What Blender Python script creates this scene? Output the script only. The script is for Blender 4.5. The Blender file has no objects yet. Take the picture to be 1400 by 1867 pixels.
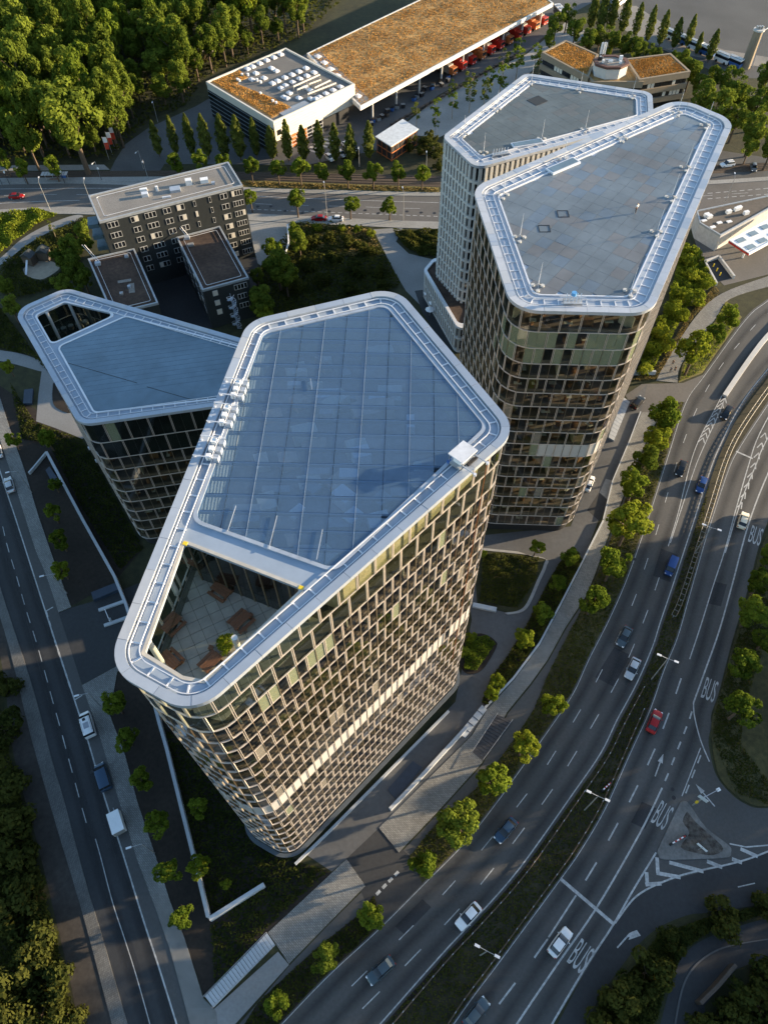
import bpy, bmesh, math, random
from mathutils import Vector, Matrix
from mathutils.geometry import tessellate_polygon

random.seed(7)
scene = bpy.context.scene
COL = scene.collection
rad = math.radians

# ------------------------------------------------------------------ camera
FPX, CX, CY, CAM_H = 1320.0, 700.0, 933.5, 125.0        # drone lens, 125 m above the street
RIGHT = Vector((0.99993, -0.00993, -0.00686))
DOWN = Vector((-0.01207, -0.82280, -0.56821))
FWD = Vector((0.0, 0.56825, -0.82286))
cam_d = bpy.data.cameras.new('camera')
cam_d.sensor_fit = 'HORIZONTAL'
cam_d.sensor_width = 36.0
cam_d.lens = 36.0 * FPX / 1400.0
cam_d.clip_start = 1.0
cam_d.clip_end = 8000.0
cam = bpy.data.objects.new('camera', cam_d)
COL.objects.link(cam)
M3 = Matrix((RIGHT, -DOWN, -FWD)).transposed()
cam.matrix_world = Matrix.Translation((0, 0, CAM_H)) @ M3.to_4x4()
scene.camera = cam

# ------------------------------------------------------------------ sky and sun
SUN_EL, SUN_AZ = rad(9.0), math.atan2(0.235, 0.972)       # low evening sun, off to the east
SUN_DIR = Vector((math.cos(SUN_EL) * math.cos(SUN_AZ), math.cos(SUN_EL) * math.sin(SUN_AZ), math.sin(SUN_EL)))
world = bpy.data.worlds.new('World')
scene.world = world
world.use_nodes = True
wn = world.node_tree
sky = wn.nodes.new('ShaderNodeTexSky')
sky.sky_type = 'NISHITA'
sky.sun_disc = False
sky.sun_elevation = SUN_EL
sky.sun_rotation = math.pi / 2 - SUN_AZ
sky.air_density = 1.0
sky.dust_density = 0.6
sky.ozone_density = 1.6
wn.links.new(sky.outputs[0], wn.nodes['Background'].inputs[0])
wn.nodes['Background'].inputs[1].default_value = 0.12
sun_d = bpy.data.lights.new('sun', 'SUN')
sun_d.energy = 5.0
sun_d.angle = rad(0.6)
sun_d.color = (1.0, 0.77, 0.50)
sun = bpy.data.objects.new('sun', sun_d)
sun.rotation_euler = SUN_DIR.to_track_quat('Z', 'Y').to_euler()
sun.location = (300, 100, 200)
COL.objects.link(sun)
scene.view_settings.view_transform = 'Standard'
scene.view_settings.look = 'None'
scene.view_settings.gamma = 1.0
scene.view_settings.exposure = 1.85
scene.render.engine = 'CYCLES'
scene.cycles.max_bounces = 6
scene.cycles.diffuse_bounces = 2
scene.cycles.glossy_bounces = 3
scene.cycles.transmission_bounces = 4
scene.cycles.transparent_max_bounces = 10
scene.cycles.use_denoising = True
scene.cycles.sample_clamp_indirect = 4.0

# ------------------------------------------------------------------ survey: photo point -> plan position at height z
def P(u, v, z=0.0):
    d = RIGHT * ((u - CX) / FPX) + DOWN * ((v - CY) / FPX) + FWD
    t = (CAM_H - z) / -d.z
    return Vector((d.x * t, d.y * t, z))
def PX(pts, z=0.0):
    return [P(u, v, z).xy for u, v in pts]
def project(p):
    q = Vector(p) - Vector((0, 0, CAM_H))
    w = q.dot(FWD)
    if w <= 0.1:
        return None
    return CX + FPX * q.dot(RIGHT) / w, CY + FPX * q.dot(DOWN) / w

# ------------------------------------------------------------------ materials
MATS = {}
def mat(name, col, rough=0.7, metal=0.0, var=0.15, scale=1.0, var2=0.0, scale2=0.05, col2=None, spec=0.4, bump=0.0, bscale=6.0):
    if name in MATS:
        return MATS[name]
    m = bpy.data.materials.new(name)
    m.use_nodes = True
    nt = m.node_tree
    b = nt.nodes['Principled BSDF']
    b.inputs['Roughness'].default_value = rough
    b.inputs['Metallic'].default_value = metal
    b.inputs['Specular IOR Level'].default_value = spec
    geo = nt.nodes.new('ShaderNodeNewGeometry')
    n1 = nt.nodes.new('ShaderNodeTexNoise')
    n1.inputs['Scale'].default_value = scale
    n1.inputs['Detail'].default_value = 6
    n1.inputs['Roughness'].default_value = 0.65
    nt.links.new(geo.outputs['Position'], n1.inputs['Vector'])
    ramp = nt.nodes.new('ShaderNodeValToRGB')
    c2 = col2 or tuple(min(1, c * (1 + var)) for c in col)
    c1 = col if col2 else tuple(c * (1 - var) for c in col)
    ramp.color_ramp.elements[0].color = (*c1, 1)
    ramp.color_ramp.elements[1].color = (*c2, 1)
    ramp.color_ramp.elements[0].position = 0.32
    ramp.color_ramp.elements[1].position = 0.68
    nt.links.new(n1.outputs['Fac'], ramp.inputs['Fac'])
    out = ramp.outputs['Color']
    if var2:
        n2 = nt.nodes.new('ShaderNodeTexNoise')
        n2.inputs['Scale'].default_value = scale2
        n2.inputs['Detail'].default_value = 3
        nt.links.new(geo.outputs['Position'], n2.inputs['Vector'])
        mr = nt.nodes.new('ShaderNodeMapRange')
        mr.inputs['From Min'].default_value = 0.3
        mr.inputs['From Max'].default_value = 0.7
        mr.inputs['To Min'].default_value = 1 - var2
        mr.inputs['To Max'].default_value = 1 + var2
        nt.links.new(n2.outputs['Fac'], mr.inputs['Value'])
        mx = nt.nodes.new('ShaderNodeVectorMath')
        mx.operation = 'SCALE'
        nt.links.new(out, mx.inputs[0])
        nt.links.new(mr.outputs[0], mx.inputs['Scale'])
        out = mx.outputs[0]
    nt.links.new(out, b.inputs['Base Color'])
    if bump:
        n3 = nt.nodes.new('ShaderNodeTexNoise')
        n3.inputs['Scale'].default_value = bscale
        n3.inputs['Detail'].default_value = 4
        nt.links.new(geo.outputs['Position'], n3.inputs['Vector'])
        bp = nt.nodes.new('ShaderNodeBump')
        bp.inputs['Strength'].default_value = bump
        bp.inputs['Distance'].default_value = 0.2
        nt.links.new(n3.outputs['Fac'], bp.inputs['Height'])
        nt.links.new(bp.outputs[0], b.inputs['Normal'])
    MATS[name] = m
    return m

def glass(name, tint, ior=1.6, rough=0.03, body=None, bodyfac=0.0):
    m = bpy.data.materials.new(name)
    m.use_nodes = True
    nt = m.node_tree
    nt.nodes.remove(nt.nodes['Principled BSDF'])
    tr = nt.nodes.new('ShaderNodeBsdfTransparent')
    tr.inputs[0].default_value = (*tint, 1)
    gl = nt.nodes.new('ShaderNodeBsdfGlossy')
    gl.inputs['Roughness'].default_value = rough
    gl.inputs['Color'].default_value = (0.95, 0.97, 1.0, 1)
    fr = nt.nodes.new('ShaderNodeFresnel')
    fr.inputs[0].default_value = ior
    mx = nt.nodes.new('ShaderNodeMixShader')
    geo = nt.nodes.new('ShaderNodeNewGeometry')        # only the outer face of a pane mirrors
    front = nt.nodes.new('ShaderNodeMath'); front.operation = 'SUBTRACT'; front.inputs[0].default_value = 1.0
    nt.links.new(geo.outputs['Backfacing'], front.inputs[1])
    mul = nt.nodes.new('ShaderNodeMath'); mul.operation = 'MULTIPLY'
    nt.links.new(fr.outputs[0], mul.inputs[0]); nt.links.new(front.outputs[0], mul.inputs[1])
    nt.links.new(mul.outputs[0], mx.inputs[0])
    base = tr
    if body:
        df = nt.nodes.new('ShaderNodeBsdfDiffuse')
        df.inputs[0].default_value = (*body, 1)
        m2 = nt.nodes.new('ShaderNodeMixShader')
        m2.inputs[0].default_value = bodyfac
        nt.links.new(tr.outputs[0], m2.inputs[1])
        nt.links.new(df.outputs[0], m2.inputs[2])
        base = m2
    nt.links.new(base.outputs[0], mx.inputs[1])
    nt.links.new(gl.outputs[0], mx.inputs[2])
    nt.links.new(mx.outputs[0], nt.nodes['Material Output'].inputs[0])
    MATS[name] = m
    return m

def leafmat(name, c1, c2, trans=0.35):
    m = bpy.data.materials.new(name)
    m.use_nodes = True
    nt = m.node_tree
    nt.nodes.remove(nt.nodes['Principled BSDF'])
    oi = nt.nodes.new('ShaderNodeObjectInfo')
    at = nt.nodes.new('ShaderNodeAttribute')
    at.attribute_name = 'tone'
    add = nt.nodes.new('ShaderNodeMath')
    add.operation = 'MULTIPLY_ADD'
    add.inputs[1].default_value = 0.45
    nt.links.new(oi.outputs['Random'], add.inputs[0])
    sc = nt.nodes.new('ShaderNodeMath')
    sc.operation = 'MULTIPLY'
    sc.inputs[1].default_value = 0.6
    nt.links.new(at.outputs['Fac'], sc.inputs[0])
    nt.links.new(sc.outputs[0], add.inputs[2])
    ramp = nt.nodes.new('ShaderNodeValToRGB')
    ramp.color_ramp.elements[0].color = (*c1, 1)
    ramp.color_ramp.elements[1].color = (*c2, 1)
    nt.links.new(add.outputs[0], ramp.inputs[0])
    df = nt.nodes.new('ShaderNodeBsdfDiffuse')
    tl = nt.nodes.new('ShaderNodeBsdfTranslucent')
    nt.links.new(ramp.outputs[0], df.inputs[0])
    nt.links.new(ramp.outputs[0], tl.inputs[0])
    mx = nt.nodes.new('ShaderNodeMixShader')
    mx.inputs[0].default_value = trans
    nt.links.new(df.outputs[0], mx.inputs[1])
    nt.links.new(tl.outputs[0], mx.inputs[2])
    nt.links.new(mx.outputs[0], nt.nodes['Material Output'].inputs[0])
    MATS[name] = m
    return m

A = mat
ASPH = A('asphalt', (0.070, 0.070, 0.069), 0.75, var=0.12, scale=2.0, var2=0.22, scale2=0.05, bump=0.05)
ASPH2 = A('asphalt_dark', (0.032, 0.034, 0.037), 0.8, var=0.15, scale=1.5, var2=0.2, scale2=0.08)  # darker than the main asphalt: dimness of the lower roads put into colour
YARD = A('yard_asphalt', (0.085, 0.088, 0.092), 0.8, var=0.12, scale=1.2, var2=0.25, scale2=0.06)
ROADT = A('street_asphalt', (0.11, 0.105, 0.10), 0.8, var=0.1, scale=1.5, var2=0.15, scale2=0.08)
PAINT = A('road_paint', (0.24, 0.25, 0.25), 0.6, col2=(0.52, 0.53, 0.53), scale=1.6, var2=.12, scale2=.15)
KERB = A('kerb_stone', (0.30, 0.30, 0.29), 0.8)
SIDEW = A('sidewalk_concrete', (0.20, 0.205, 0.205), 0.85, var=0.1, scale=2.5, var2=0.12, scale2=0.1)
SOIL = A('soil', (0.022, 0.017, 0.013), 0.95, var=0.3, scale=1.4, var2=0.3, scale2=0.12)
GRND = A('ground_grass', (0.018, 0.022, 0.010), 0.95, col2=(0.045, 0.045, 0.018), scale=0.5, var2=0.35, scale2=0.04, bump=0.3)
VERGE = A('verge_grass', (0.030, 0.034, 0.013), 0.95, col2=(0.075, 0.066, 0.025), scale=0.9, var2=0.3, scale2=0.08, bump=0.3)
DRYG = A('dry_grass', (0.16, 0.13, 0.045), 0.95, col2=(0.10, 0.10, 0.03), scale=0.8, var2=0.3, scale2=0.1)
SEDUM = A('dry_roof_grass', (0.22, 0.12, 0.04), 0.95, col2=(0.42, 0.26, 0.09), scale=0.55, var2=0.35, scale2=0.09, bump=0.6, bscale=3)
SEDUMD = A('dark_roof_moss', (0.035, 0.022, 0.018), 0.95, col2=(0.075, 0.05, 0.035), scale=1.2, var2=0.3, scale2=0.2)
GRAVEL = A('gravel', (0.20, 0.19, 0.175), 0.9, var=0.25, scale=3.0, var2=0.15, scale2=0.15)
LGRAV = A('light_gravel', (0.26, 0.26, 0.25), 0.9, var=0.15, scale=2.0, var2=0.15, scale2=0.1)
SAND = A('play_sand', (0.30, 0.26, 0.20), 0.9)
ALU = A('roof_aluminium', (0.36, 0.41, 0.48), 0.38, 0.25, var=0.05, scale=0.6, var2=0.06, scale2=0.2)
ALUW = A('bright_metal', (0.66, 0.68, 0.72), 0.42, 0.2, var=0.06, scale=1.0)
FRAME = A('champagne_frame', (0.56, 0.51, 0.47), 0.4, 0.25, var=0.06, scale=0.8)
FRAMEB = A('dark_bronze_frame', (0.16, 0.13, 0.09), 0.4, 0.4, var=0.1)
DECK = A('roof_deck_panel', (0.12, 0.15, 0.18), 0.40, 0.0, var=0.12, scale=0.35, var2=0.3, scale2=0.06)
DECKB = A('roof_deck_panel_brown', (0.135, 0.145, 0.16), 0.42, 0.0, var=0.12, scale=0.35, var2=0.3, scale2=0.06)
DECKC = A('roof_deck_panel_blue', (0.11, 0.15, 0.20), 0.40, 0.0, var=0.12, scale=0.35, var2=0.3, scale2=0.06)
MEMB = A('blue_roof_membrane', (0.11, 0.175, 0.235), 0.45, 0.0, var=0.1, scale=0.5, var2=0.15, scale2=0.12)
SLATE = A('slate_deck', (0.085, 0.105, 0.115), 0.5, 0.0, var=0.12, scale=0.6, var2=0.18, scale2=0.12)
DARK = A('dark_recess', (0.02, 0.022, 0.025), 0.6)
SLAB = A('office_floor', (0.11, 0.105, 0.095), 0.8, var=0.25, scale=0.4)
CASING = A('convector_casing', (.13, .12, .105), .7, var=.12, scale=.6)
CORE = A('core_wall', (0.16, 0.16, 0.15), 0.8)
DESK = A('desk_white', (0.42, 0.46, 0.40), 0.6, var=.3, scale=.5)
DESKW = A('furniture_wood', (0.06, 0.05, 0.045), 0.6, col2=(.22, .12, .05), scale=.3)
LOUV = A('white_louvre', (0.36, 0.36, 0.36), 0.5, var=0.04)
BLIND = glass('blind_glass', (0.6, 0.66, 0.56), 1.6, 0.03, (0.34, 0.38, 0.27), 0.38)
CONCW = A('white_concrete', (0.47, 0.47, 0.46), 0.75, var=0.06, scale=0.8, var2=0.06)
BLACKC = A('charcoal_cladding', (0.028, 0.033, 0.035), 0.55, var=0.12, scale=2.0)
WHITE = A('white_paint', (0.75, 0.76, 0.77), 0.5, var=0.05)
BEIGE = A('beige_precast', (0.25, 0.20, 0.14), 0.8, var=0.08, scale=1.2)
CLAD = A('cream_cladding', (0.62, 0.58, 0.50), 0.6, var=0.05, scale=0.4)
BRICKR = A('dark_red_tile', (0.10, 0.05, 0.04), 0.7)
ORANGE = A('orange_timber', (0.45, 0.14, 0.04), 0.7)
REDP = A('red_paint', (0.42, 0.03, 0.02), 0.45)
WOOD = A('terrace_wood', (0.17, 0.075, 0.04), 0.6, var=0.2, scale=4)
PAVE = A('terrace_paver', (0.31, 0.295, 0.27), 0.8, var=0.12, scale=0.8)
PAVE2 = A('terrace_paver_pale', (0.34, 0.325, 0.295), 0.8, var=0.12, scale=0.8)
BARK = A('bark', (0.09, 0.065, 0.045), 0.9, var=0.3, scale=5)
BARKL = A('pale_bark', (0.30, 0.24, 0.17), 0.9, var=0.3, scale=5)
RUBBER = A('tyre_rubber', (0.015, 0.015, 0.015), 0.8)
STEEL = A('galvanised_steel', (0.38, 0.39, 0.40), 0.45, 0.5)
RUST = A('weathered_steel', (0.09, 0.07, 0.055), 0.7, 0.2)
PLAST = A('black_plastic', (0.02, 0.02, 0.022), 0.5)
BLUEP = A('blue_plastic', (0.03, 0.10, 0.30), 0.5)
YEL = A('yellow_marker', (0.70, 0.50, 0.03), 0.6)
SKIN = A('skin', (0.45, 0.28, 0.20), 0.6)
GLS = glass('facade_glass', (0.87, 0.85, 0.80), 1.65)
GLS2 = glass('facade_glass_dark', (0.79, 0.78, 0.74), 1.75)
GLS3 = glass('facade_glass_clear', (0.90, 0.90, 0.86), 1.5)
BLINDW = glass('white_blind_glass', (0.6, 0.6, 0.58), 1.6, 0.03, (0.34, 0.32, 0.28), 0.4)
GLD = glass('dark_facade_glass', (0.55, 0.58, 0.56), 1.7)
GLR = glass('roof_glass', (0.77, 0.865, 0.965), 1.9, 0.05, (0.15, 0.255, 0.385), 0.21)
GLR2 = glass('roof_glass_hazy', (0.765, 0.86, 0.965), 1.91, 0.06, (0.155, 0.26, 0.39), 0.23)
GLC = glass('screen_glass', (0.78, 0.80, 0.74), 1.5)
CARG = mat('car_window', (0.012, 0.014, 0.017), 0.08, 0, spec=0.8)
LEAFA = leafmat('leaf_green', (0.036, 0.066, 0.010), (0.17, 0.225, 0.026), .42)
LEAFB = leafmat('leaf_wood', (0.026, 0.052, 0.010), (0.17, 0.215, 0.030), .4)
LEAFC = leafmat('leaf_yellow_green', (0.08, 0.125, 0.012), (0.24, 0.27, 0.03), .42)  # yellow-green leaf, also puts sunlight into the colour of some trees
LEAFD = leafmat('leaf_shrub', (0.022, 0.034, 0.010), (0.080, 0.085, 0.020))  # dark shrub green, with the shade of the lower corners put into it
LEAFP = leafmat('leaf_poplar', (0.055, 0.080, 0.018), (0.18, 0.20, 0.040), .42)
STRAW = leafmat('straw', (0.12, 0.09, 0.03), (0.26, 0.20, 0.08), 0.2)
STRAWR = leafmat('roof_straw', (0.24, 0.11, 0.03), (0.56, 0.31, 0.09), 0.2)

# ------------------------------------------------------------------ object helpers
def setp(o, label=None, cat=None, group=None, kind=None):
    if label: o['label'] = label
    if cat: o['category'] = cat
    if group: o['group'] = group
    if kind: o['kind'] = kind
    return o
def thing(name, label, cat, loc=(0, 0, 0), group=None, rz=0.0, sc=1.0):
    o = bpy.data.objects.new(name, None)
    o.empty_display_size = 0.5
    COL.objects.link(o)
    o.location = loc
    o.rotation_euler = (0, 0, rz)
    o.scale = (sc, sc, sc)
    return setp(o, label, cat, group)
def link(name, me, parent=None, loc=(0, 0, 0), rot=(0, 0, 0), sc=(1, 1, 1), local=False):
    o = bpy.data.objects.new(name, me)
    COL.objects.link(o)
    loc = Vector(loc)
    if parent is not None:
        o.parent = parent
        if not local:
            p = parent
            while p is not None:
                loc = loc - p.location
                p = p.parent
    o.location = loc
    o.rotation_euler = rot
    o.scale = sc
    return o
def mesh(name, verts, faces, m, smooth=False):
    me = bpy.data.meshes.new(name)
    me.from_pydata([tuple(v) for v in verts], [], faces)
    if m: me.materials.append(m)
    if smooth:
        for p in me.polygons: p.use_smooth = True
    me.update()
    return me
CUBEV = [(-.5, -.5, 0), (.5, -.5, 0), (.5, .5, 0), (-.5, .5, 0), (-.5, -.5, 1), (.5, -.5, 1), (.5, .5, 1), (-.5, .5, 1)]
CUBEF = [(3, 2, 1, 0), (4, 5, 6, 7), (0, 1, 5, 4), (1, 2, 6, 5), (2, 3, 7, 6), (3, 0, 4, 7)]
UNIT = {}
def unit_box(m):
    k = ('b', m.name)
    if k not in UNIT: UNIT[k] = mesh('box_' + m.name, CUBEV, CUBEF, m)
    return UNIT[k]
def unit_cyl(m, n=10, top=1.0):
    k = ('c', m.name, n, top)
    if k not in UNIT:
        vs, fs = [], []
        for i in range(n):
            a = 2 * math.pi * i / n
            vs += [(math.cos(a), math.sin(a), 0), (top * math.cos(a), top * math.sin(a), 1)]
        for i in range(n):
            j = (i + 1) % n
            fs.append((2 * i, 2 * j, 2 * j + 1, 2 * i + 1))
        fs.append(tuple(2 * i for i in reversed(range(n))))
        fs.append(tuple(2 * i + 1 for i in range(n)))
        UNIT[k] = mesh('cyl_' + m.name, vs, fs, m)
    return UNIT[k]
def box(name, m, loc, size, rz=0.0, parent=None, tilt=0.0, local=False):
    return link(name, unit_box(m), parent, loc, (tilt, 0, rz), size, local)
def cyl(name, m, loc, r, h, parent=None, rot=(0, 0, 0), top=1.0, n=10, local=False):
    return link(name, unit_cyl(m, n, top), parent, loc, rot, (r, r, h), local)
def bar(name, m, a, b, w, parent=None, h=None, local=False):
    """square bar from a to b"""
    a, b = Vector(a), Vector(b)
    d = b - a
    q = d.to_track_quat('Z', 'Y').to_euler()
    return link(name, unit_box(m), parent, a, q, (w, h or w, d.length), local)
class MB:
    """collects several simple shapes that make up ONE part"""
    def __init__(s): s.v, s.f = [], []
    def box(s, c, size, rz=0.0):
        n = len(s.v); ca, sa = math.cos(rz), math.sin(rz)
        for x, y, z in CUBEV:
            x, y, z = x * size[0], y * size[1], z * size[2]
            s.v.append((c[0] + x * ca - y * sa, c[1] + x * sa + y * ca, c[2] + z))
        s.f += [tuple(i + n for i in f) for f in CUBEF]
        return s
    def quad(s, a, b, c, d):
        n = len(s.v); s.v += [tuple(a), tuple(b), tuple(c), tuple(d)]; s.f.append((n, n + 1, n + 2, n + 3)); return s
    def tube(s, pts, r, n=6):
        pts = [Vector(p) for p in pts]
        rr = r if isinstance(r, (list, tuple)) else [r] * len(pts)
        rings = []
        for i, p in enumerate(pts):
            d = (pts[min(i + 1, len(pts) - 1)] - pts[max(i - 1, 0)]).normalized()
            u = d.orthogonal().normalized() if abs(d.z) > 0.99 else d.cross(Vector((0, 0, 1))).normalized()
            w = d.cross(u)
            k = len(s.v)
            for j in range(n):
                a = 2 * math.pi * j / n
                s.v.append(tuple(p + (u * math.cos(a) + w * math.sin(a)) * rr[i]))
            rings.append(k)
        for a, b in zip(rings, rings[1:]):
            for j in range(n):
                s.f.append((a + j, a + (j + 1) % n, b + (j + 1) % n, b + j))
        s.f.append(tuple(rings[0] + j for j in reversed(range(n))))
        s.f.append(tuple(rings[-1] + j for j in range(n)))
        return s
    def build(s, name, m, parent=None, smooth=False, origin=None, local=False):
        o = Vector(origin) if origin is not None else Vector((0, 0, 0))
        if origin is None and not local and s.v:
            o = Vector([sum(c) / len(s.v) for c in zip(*s.v)])
        me = mesh(name, [Vector(v) - o for v in s.v], s.f, m, smooth)
        return link(name, me, parent, o, local=local)

def area(poly):
    return 0.5 * sum(a.x * b.y - b.x * a.y for a, b in zip(poly, poly[1:] + poly[:1]))
def ccw(poly):
    poly = [Vector((p[0], p[1])) for p in poly]
    return poly if area(poly) > 0 else poly[::-1]
def prism(name, poly, z0, z1, m, parent=None, holes=(), kind=None):
    poly = ccw(poly)
    loops = [poly] + [ccw(h)[::-1] for h in holes]
    c = Vector((sum(p.x for p in poly) / len(poly), sum(p.y for p in poly) / len(poly), z0))
    flat = [p for l in loops for p in l]
    tris = tessellate_polygon([[Vector((p.x, p.y, 0)) for p in l] for l in loops])
    n = len(flat)
    vs = [(p.x - c.x, p.y - c.y, z1 - z0) for p in flat]
    fs = []
    for t in tris:
        a, b, d = (flat[i] for i in t)
        s = (b.x - a.x) * (d.y - a.y) - (b.y - a.y) * (d.x - a.x)
        fs.append(tuple(t) if s > 0 else tuple(reversed(t)))
    if z1 > z0 + 0.02:
        vs += [(p.x - c.x, p.y - c.y, 0) for p in flat]
        k = 0
        for l in loops:
            for i in range(len(l)):
                j = (i + 1) % len(l)
                fs.append((k + i + n, k + j + n, k + j, k + i))
            k += len(l)
        fs += [tuple(x + n for x in reversed(f)) for f in fs[:len(tris)]]
    o = link(name, mesh(name, vs, fs, m), parent, c)
    if kind: o['kind'] = kind
    return o
def inset(poly, d):
    poly = ccw(poly)
    n = len(poly)
    ds = d if isinstance(d, (list, tuple)) else [d] * n
    lines = []
    for i in range(n):
        a, b = poly[i], poly[(i + 1) % n]
        t = (b - a).normalized()
        nrm = Vector((-t.y, t.x))
        lines.append((a + nrm * ds[i], t))
    out = []
    for i in range(n):
        (p, t), (q, s) = lines[i - 1], lines[i]
        den = t.x * s.y - t.y * s.x
        k = ((q.x - p.x) * s.y - (q.y - p.y) * s.x) / den
        out.append(p + t * k)
    return out
def fillet(poly, r, seg=7):
    poly = ccw(poly)
    n = len(poly)
    out = []
    for i in range(n):
        p, a, b = poly[i], poly[i - 1], poly[(i + 1) % n]
        u, v = (a - p), (b - p)
        lu, lv = u.length, v.length
        u.normalize(); v.normalize()
        ang = math.acos(max(-1, min(1, u.dot(v))))
        rr = r[i] if isinstance(r, (list, tuple)) else r
        cut = min(rr / math.tan(ang / 2), 0.45 * lu, 0.45 * lv)
        rr = cut * math.tan(ang / 2)
        c = p + (u + v).normalized() * (rr / math.sin(ang / 2))
        s0, s1 = p + u * cut - c, p + v * cut - c
        a0 = math.atan2(s0.y, s0.x)
        da = math.atan2(s1.y, s1.x) - a0
        while da < -math.pi: da += 2 * math.pi
        while da > math.pi: da -= 2 * math.pi
        for k in range(seg + 1):
            t = a0 + da * k / seg
            out.append(c + Vector((math.cos(t), math.sin(t))) * rr)
    return out
def ring_outline(poly, d, r, seg=7):
    return fillet(inset(poly, d) if d else ccw(poly), max(0.3, r - d), seg)
def along(path, step, closed=True):
    """points spaced evenly along a path, returns (points, spacing)"""
    pts = path + ([path[0]] if closed else [])
    L = [0]
    for a, b in zip(pts, pts[1:]): L.append(L[-1] + (b - a).length)
    n = max(1, round(L[-1] / step))
    out, j = [], 0
    for i in range(n if closed else n + 1):
        s = L[-1] * i / n
        while j < len(L) - 2 and L[j + 1] < s: j += 1
        t = (s - L[j]) / max(1e-9, L[j + 1] - L[j])
        out.append(pts[j].lerp(pts[j + 1], min(1, t)))
    return out, L[-1] / n
def clip(poly, a, b):
    """keep the part of a convex polygon left of a->b"""
    out = []
    n = len(poly)
    side = lambda p: (b.x - a.x) * (p.y - a.y) - (b.y - a.y) * (p.x - a.x)
    for i in range(n):
        p, q = poly[i], poly[(i + 1) % n]
        sp, sq = side(p), side(q)
        if sp >= 0: out.append(p)
        if (sp > 0 > sq) or (sp < 0 < sq): out.append(p.lerp(q, sp / (sp - sq)))
    return out
def grid_cells(field, ang, sx, sy, gap):
    """cut a convex field into rectangular panels, each with its own joint"""
    f = ccw(field)
    ca, sa = math.cos(ang), math.sin(ang)
    to = lambda p: Vector((p.x * ca + p.y * sa, -p.x * sa + p.y * ca))
    bk = lambda p: Vector((p.x * ca - p.y * sa, p.x * sa + p.y * ca))
    g = [to(p) for p in f]
    x0, x1 = min(p.x for p in g), max(p.x for p in g)
    y0, y1 = min(p.y for p in g), max(p.y for p in g)
    cells = []
    nx, ny = math.ceil((x1 - x0) / sx), math.ceil((y1 - y0) / sy)
    for i in range(nx):
        for j in range(ny):
            c = [Vector((x0 + i * sx + gap, y0 + j * sy + gap)), Vector((x0 + (i + 1) * sx - gap, y0 + j * sy + gap)),
                 Vector((x0 + (i + 1) * sx - gap, y0 + (j + 1) * sy - gap)), Vector((x0 + i * sx + gap, y0 + (j + 1) * sy - gap))]
            for a, b in zip(g, g[1:] + g[:1]):
                if len(c) < 3: break
                c = clip(c, a, b)
            if len(c) >= 3 and abs(area(c)) > 0.12 * sx * sy:
                cells.append(([bk(p) for p in c], i, j))
    return cells
def inside(p, poly):
    r = False
    n = len(poly)
    for i in range(n):
        a, b = poly[i], poly[i - 1]
        if (a.y > p.y) != (b.y > p.y) and p.x < (b.x - a.x) * (p.y - a.y) / (b.y - a.y) + a.x: r = not r
    return r
ORD = 'first second third fourth fifth sixth seventh eighth ninth tenth eleventh twelfth thirteenth fourteenth fifteenth sixteenth seventeenth eighteenth nineteenth twentieth'.split()
def struct(name, px, z, m, z0=None):
    """a piece of ground, traced in plan; thick ones get kerb sides"""
    return prism(name, PX(px), z if z0 is None else z0, z, m, kind='structure')
def smoothpx(pts, n=5):
    """catmull-rom through photo points"""
    out = []
    for i in range(len(pts) - 1):
        p0, p1, p2, p3 = pts[max(i - 1, 0)], pts[i], pts[i + 1], pts[min(i + 2, len(pts) - 1)]
        for k in range(n):
            t = k / n
            out.append(tuple(0.5 * (2 * b + (c - a) * t + (2 * a - 5 * b + 4 * c - d) * t * t + (3 * b - a - 3 * c + d) * t ** 3)
                             for a, b, c, d in zip(p0, p1, p2, p3)))
    out.append(pts[-1])
    return out

# ================================================================== THE SETTING: ground, roads, pavements
o = link('ground', mesh('ground', [(-2500, -1500, 0), (2500, -1500, 0), (2500, 3500, 0), (-2500, 3500, 0)], [(0, 1, 2, 3)], GRND))
o['kind'] = 'structure'

L1 = smoothpx([(470, 1910), (589, 1785), (684, 1697), (768, 1613), (843, 1537), (904, 1460), (932, 1421), (1004, 1320), (1043, 1261), (1071, 1200), (1109, 1125), (1143, 1046), (1180, 940), (1215, 830), (1247, 733), (1282, 682), (1357, 580), (1400, 544), (1500, 470)])
R1 = smoothpx([(660, 1915), (807, 1748), (868, 1683), (950, 1590), (1050, 1450), (1100, 1377), (1130, 1316), (1165, 1251), (1194, 1184), (1208, 1140), (1231, 1072), (1267, 962), (1300, 860), (1318, 815), (1353, 745), (1400, 682), (1500, 570)])
M1 = smoothpx([(790, 1915), (854, 1824), (900, 1763), (954, 1690), (1018, 1603), (1054, 1552), (1100, 1474), (1146, 1372), (1182, 1293), (1207, 1222), (1232, 1161), (1253, 1088), (1270, 1028), (1291, 957), (1325, 855), (1345, 815), (1388, 749), (1430, 690), (1520, 590)])
K1 = smoothpx([(980, 1915), (1068, 1771), (1121, 1686), (1196, 1560), (1240, 1467), (1293, 1339), (1296, 1305), (1311, 1260), (1334, 1171), (1364, 1072), (1381, 1004), (1400, 950), (1450, 830), (1530, 680)])
highway_a = prism('road', PX(L1 + R1[::-1]), 0.012, 0.012, ASPH, kind='structure')
highway_b = prism('road', PX(M1 + K1[::-1]), 0.012, 0.012, ASPH, kind='structure')
highway_a['label'] = 'dark asphalt carriageway running towards the lower left beside the tree strip'
highway_b['label'] = 'dark asphalt carriageway with the bus lane'
median = prism('grass_median', PX(R1 + M1[::-1]), 0.0, 0.10, A('median_soil', (.020, .020, .012), .95, col2=(.045, .040, .022), scale=.9, var2=.3, scale2=.1), kind='structure')
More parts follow.
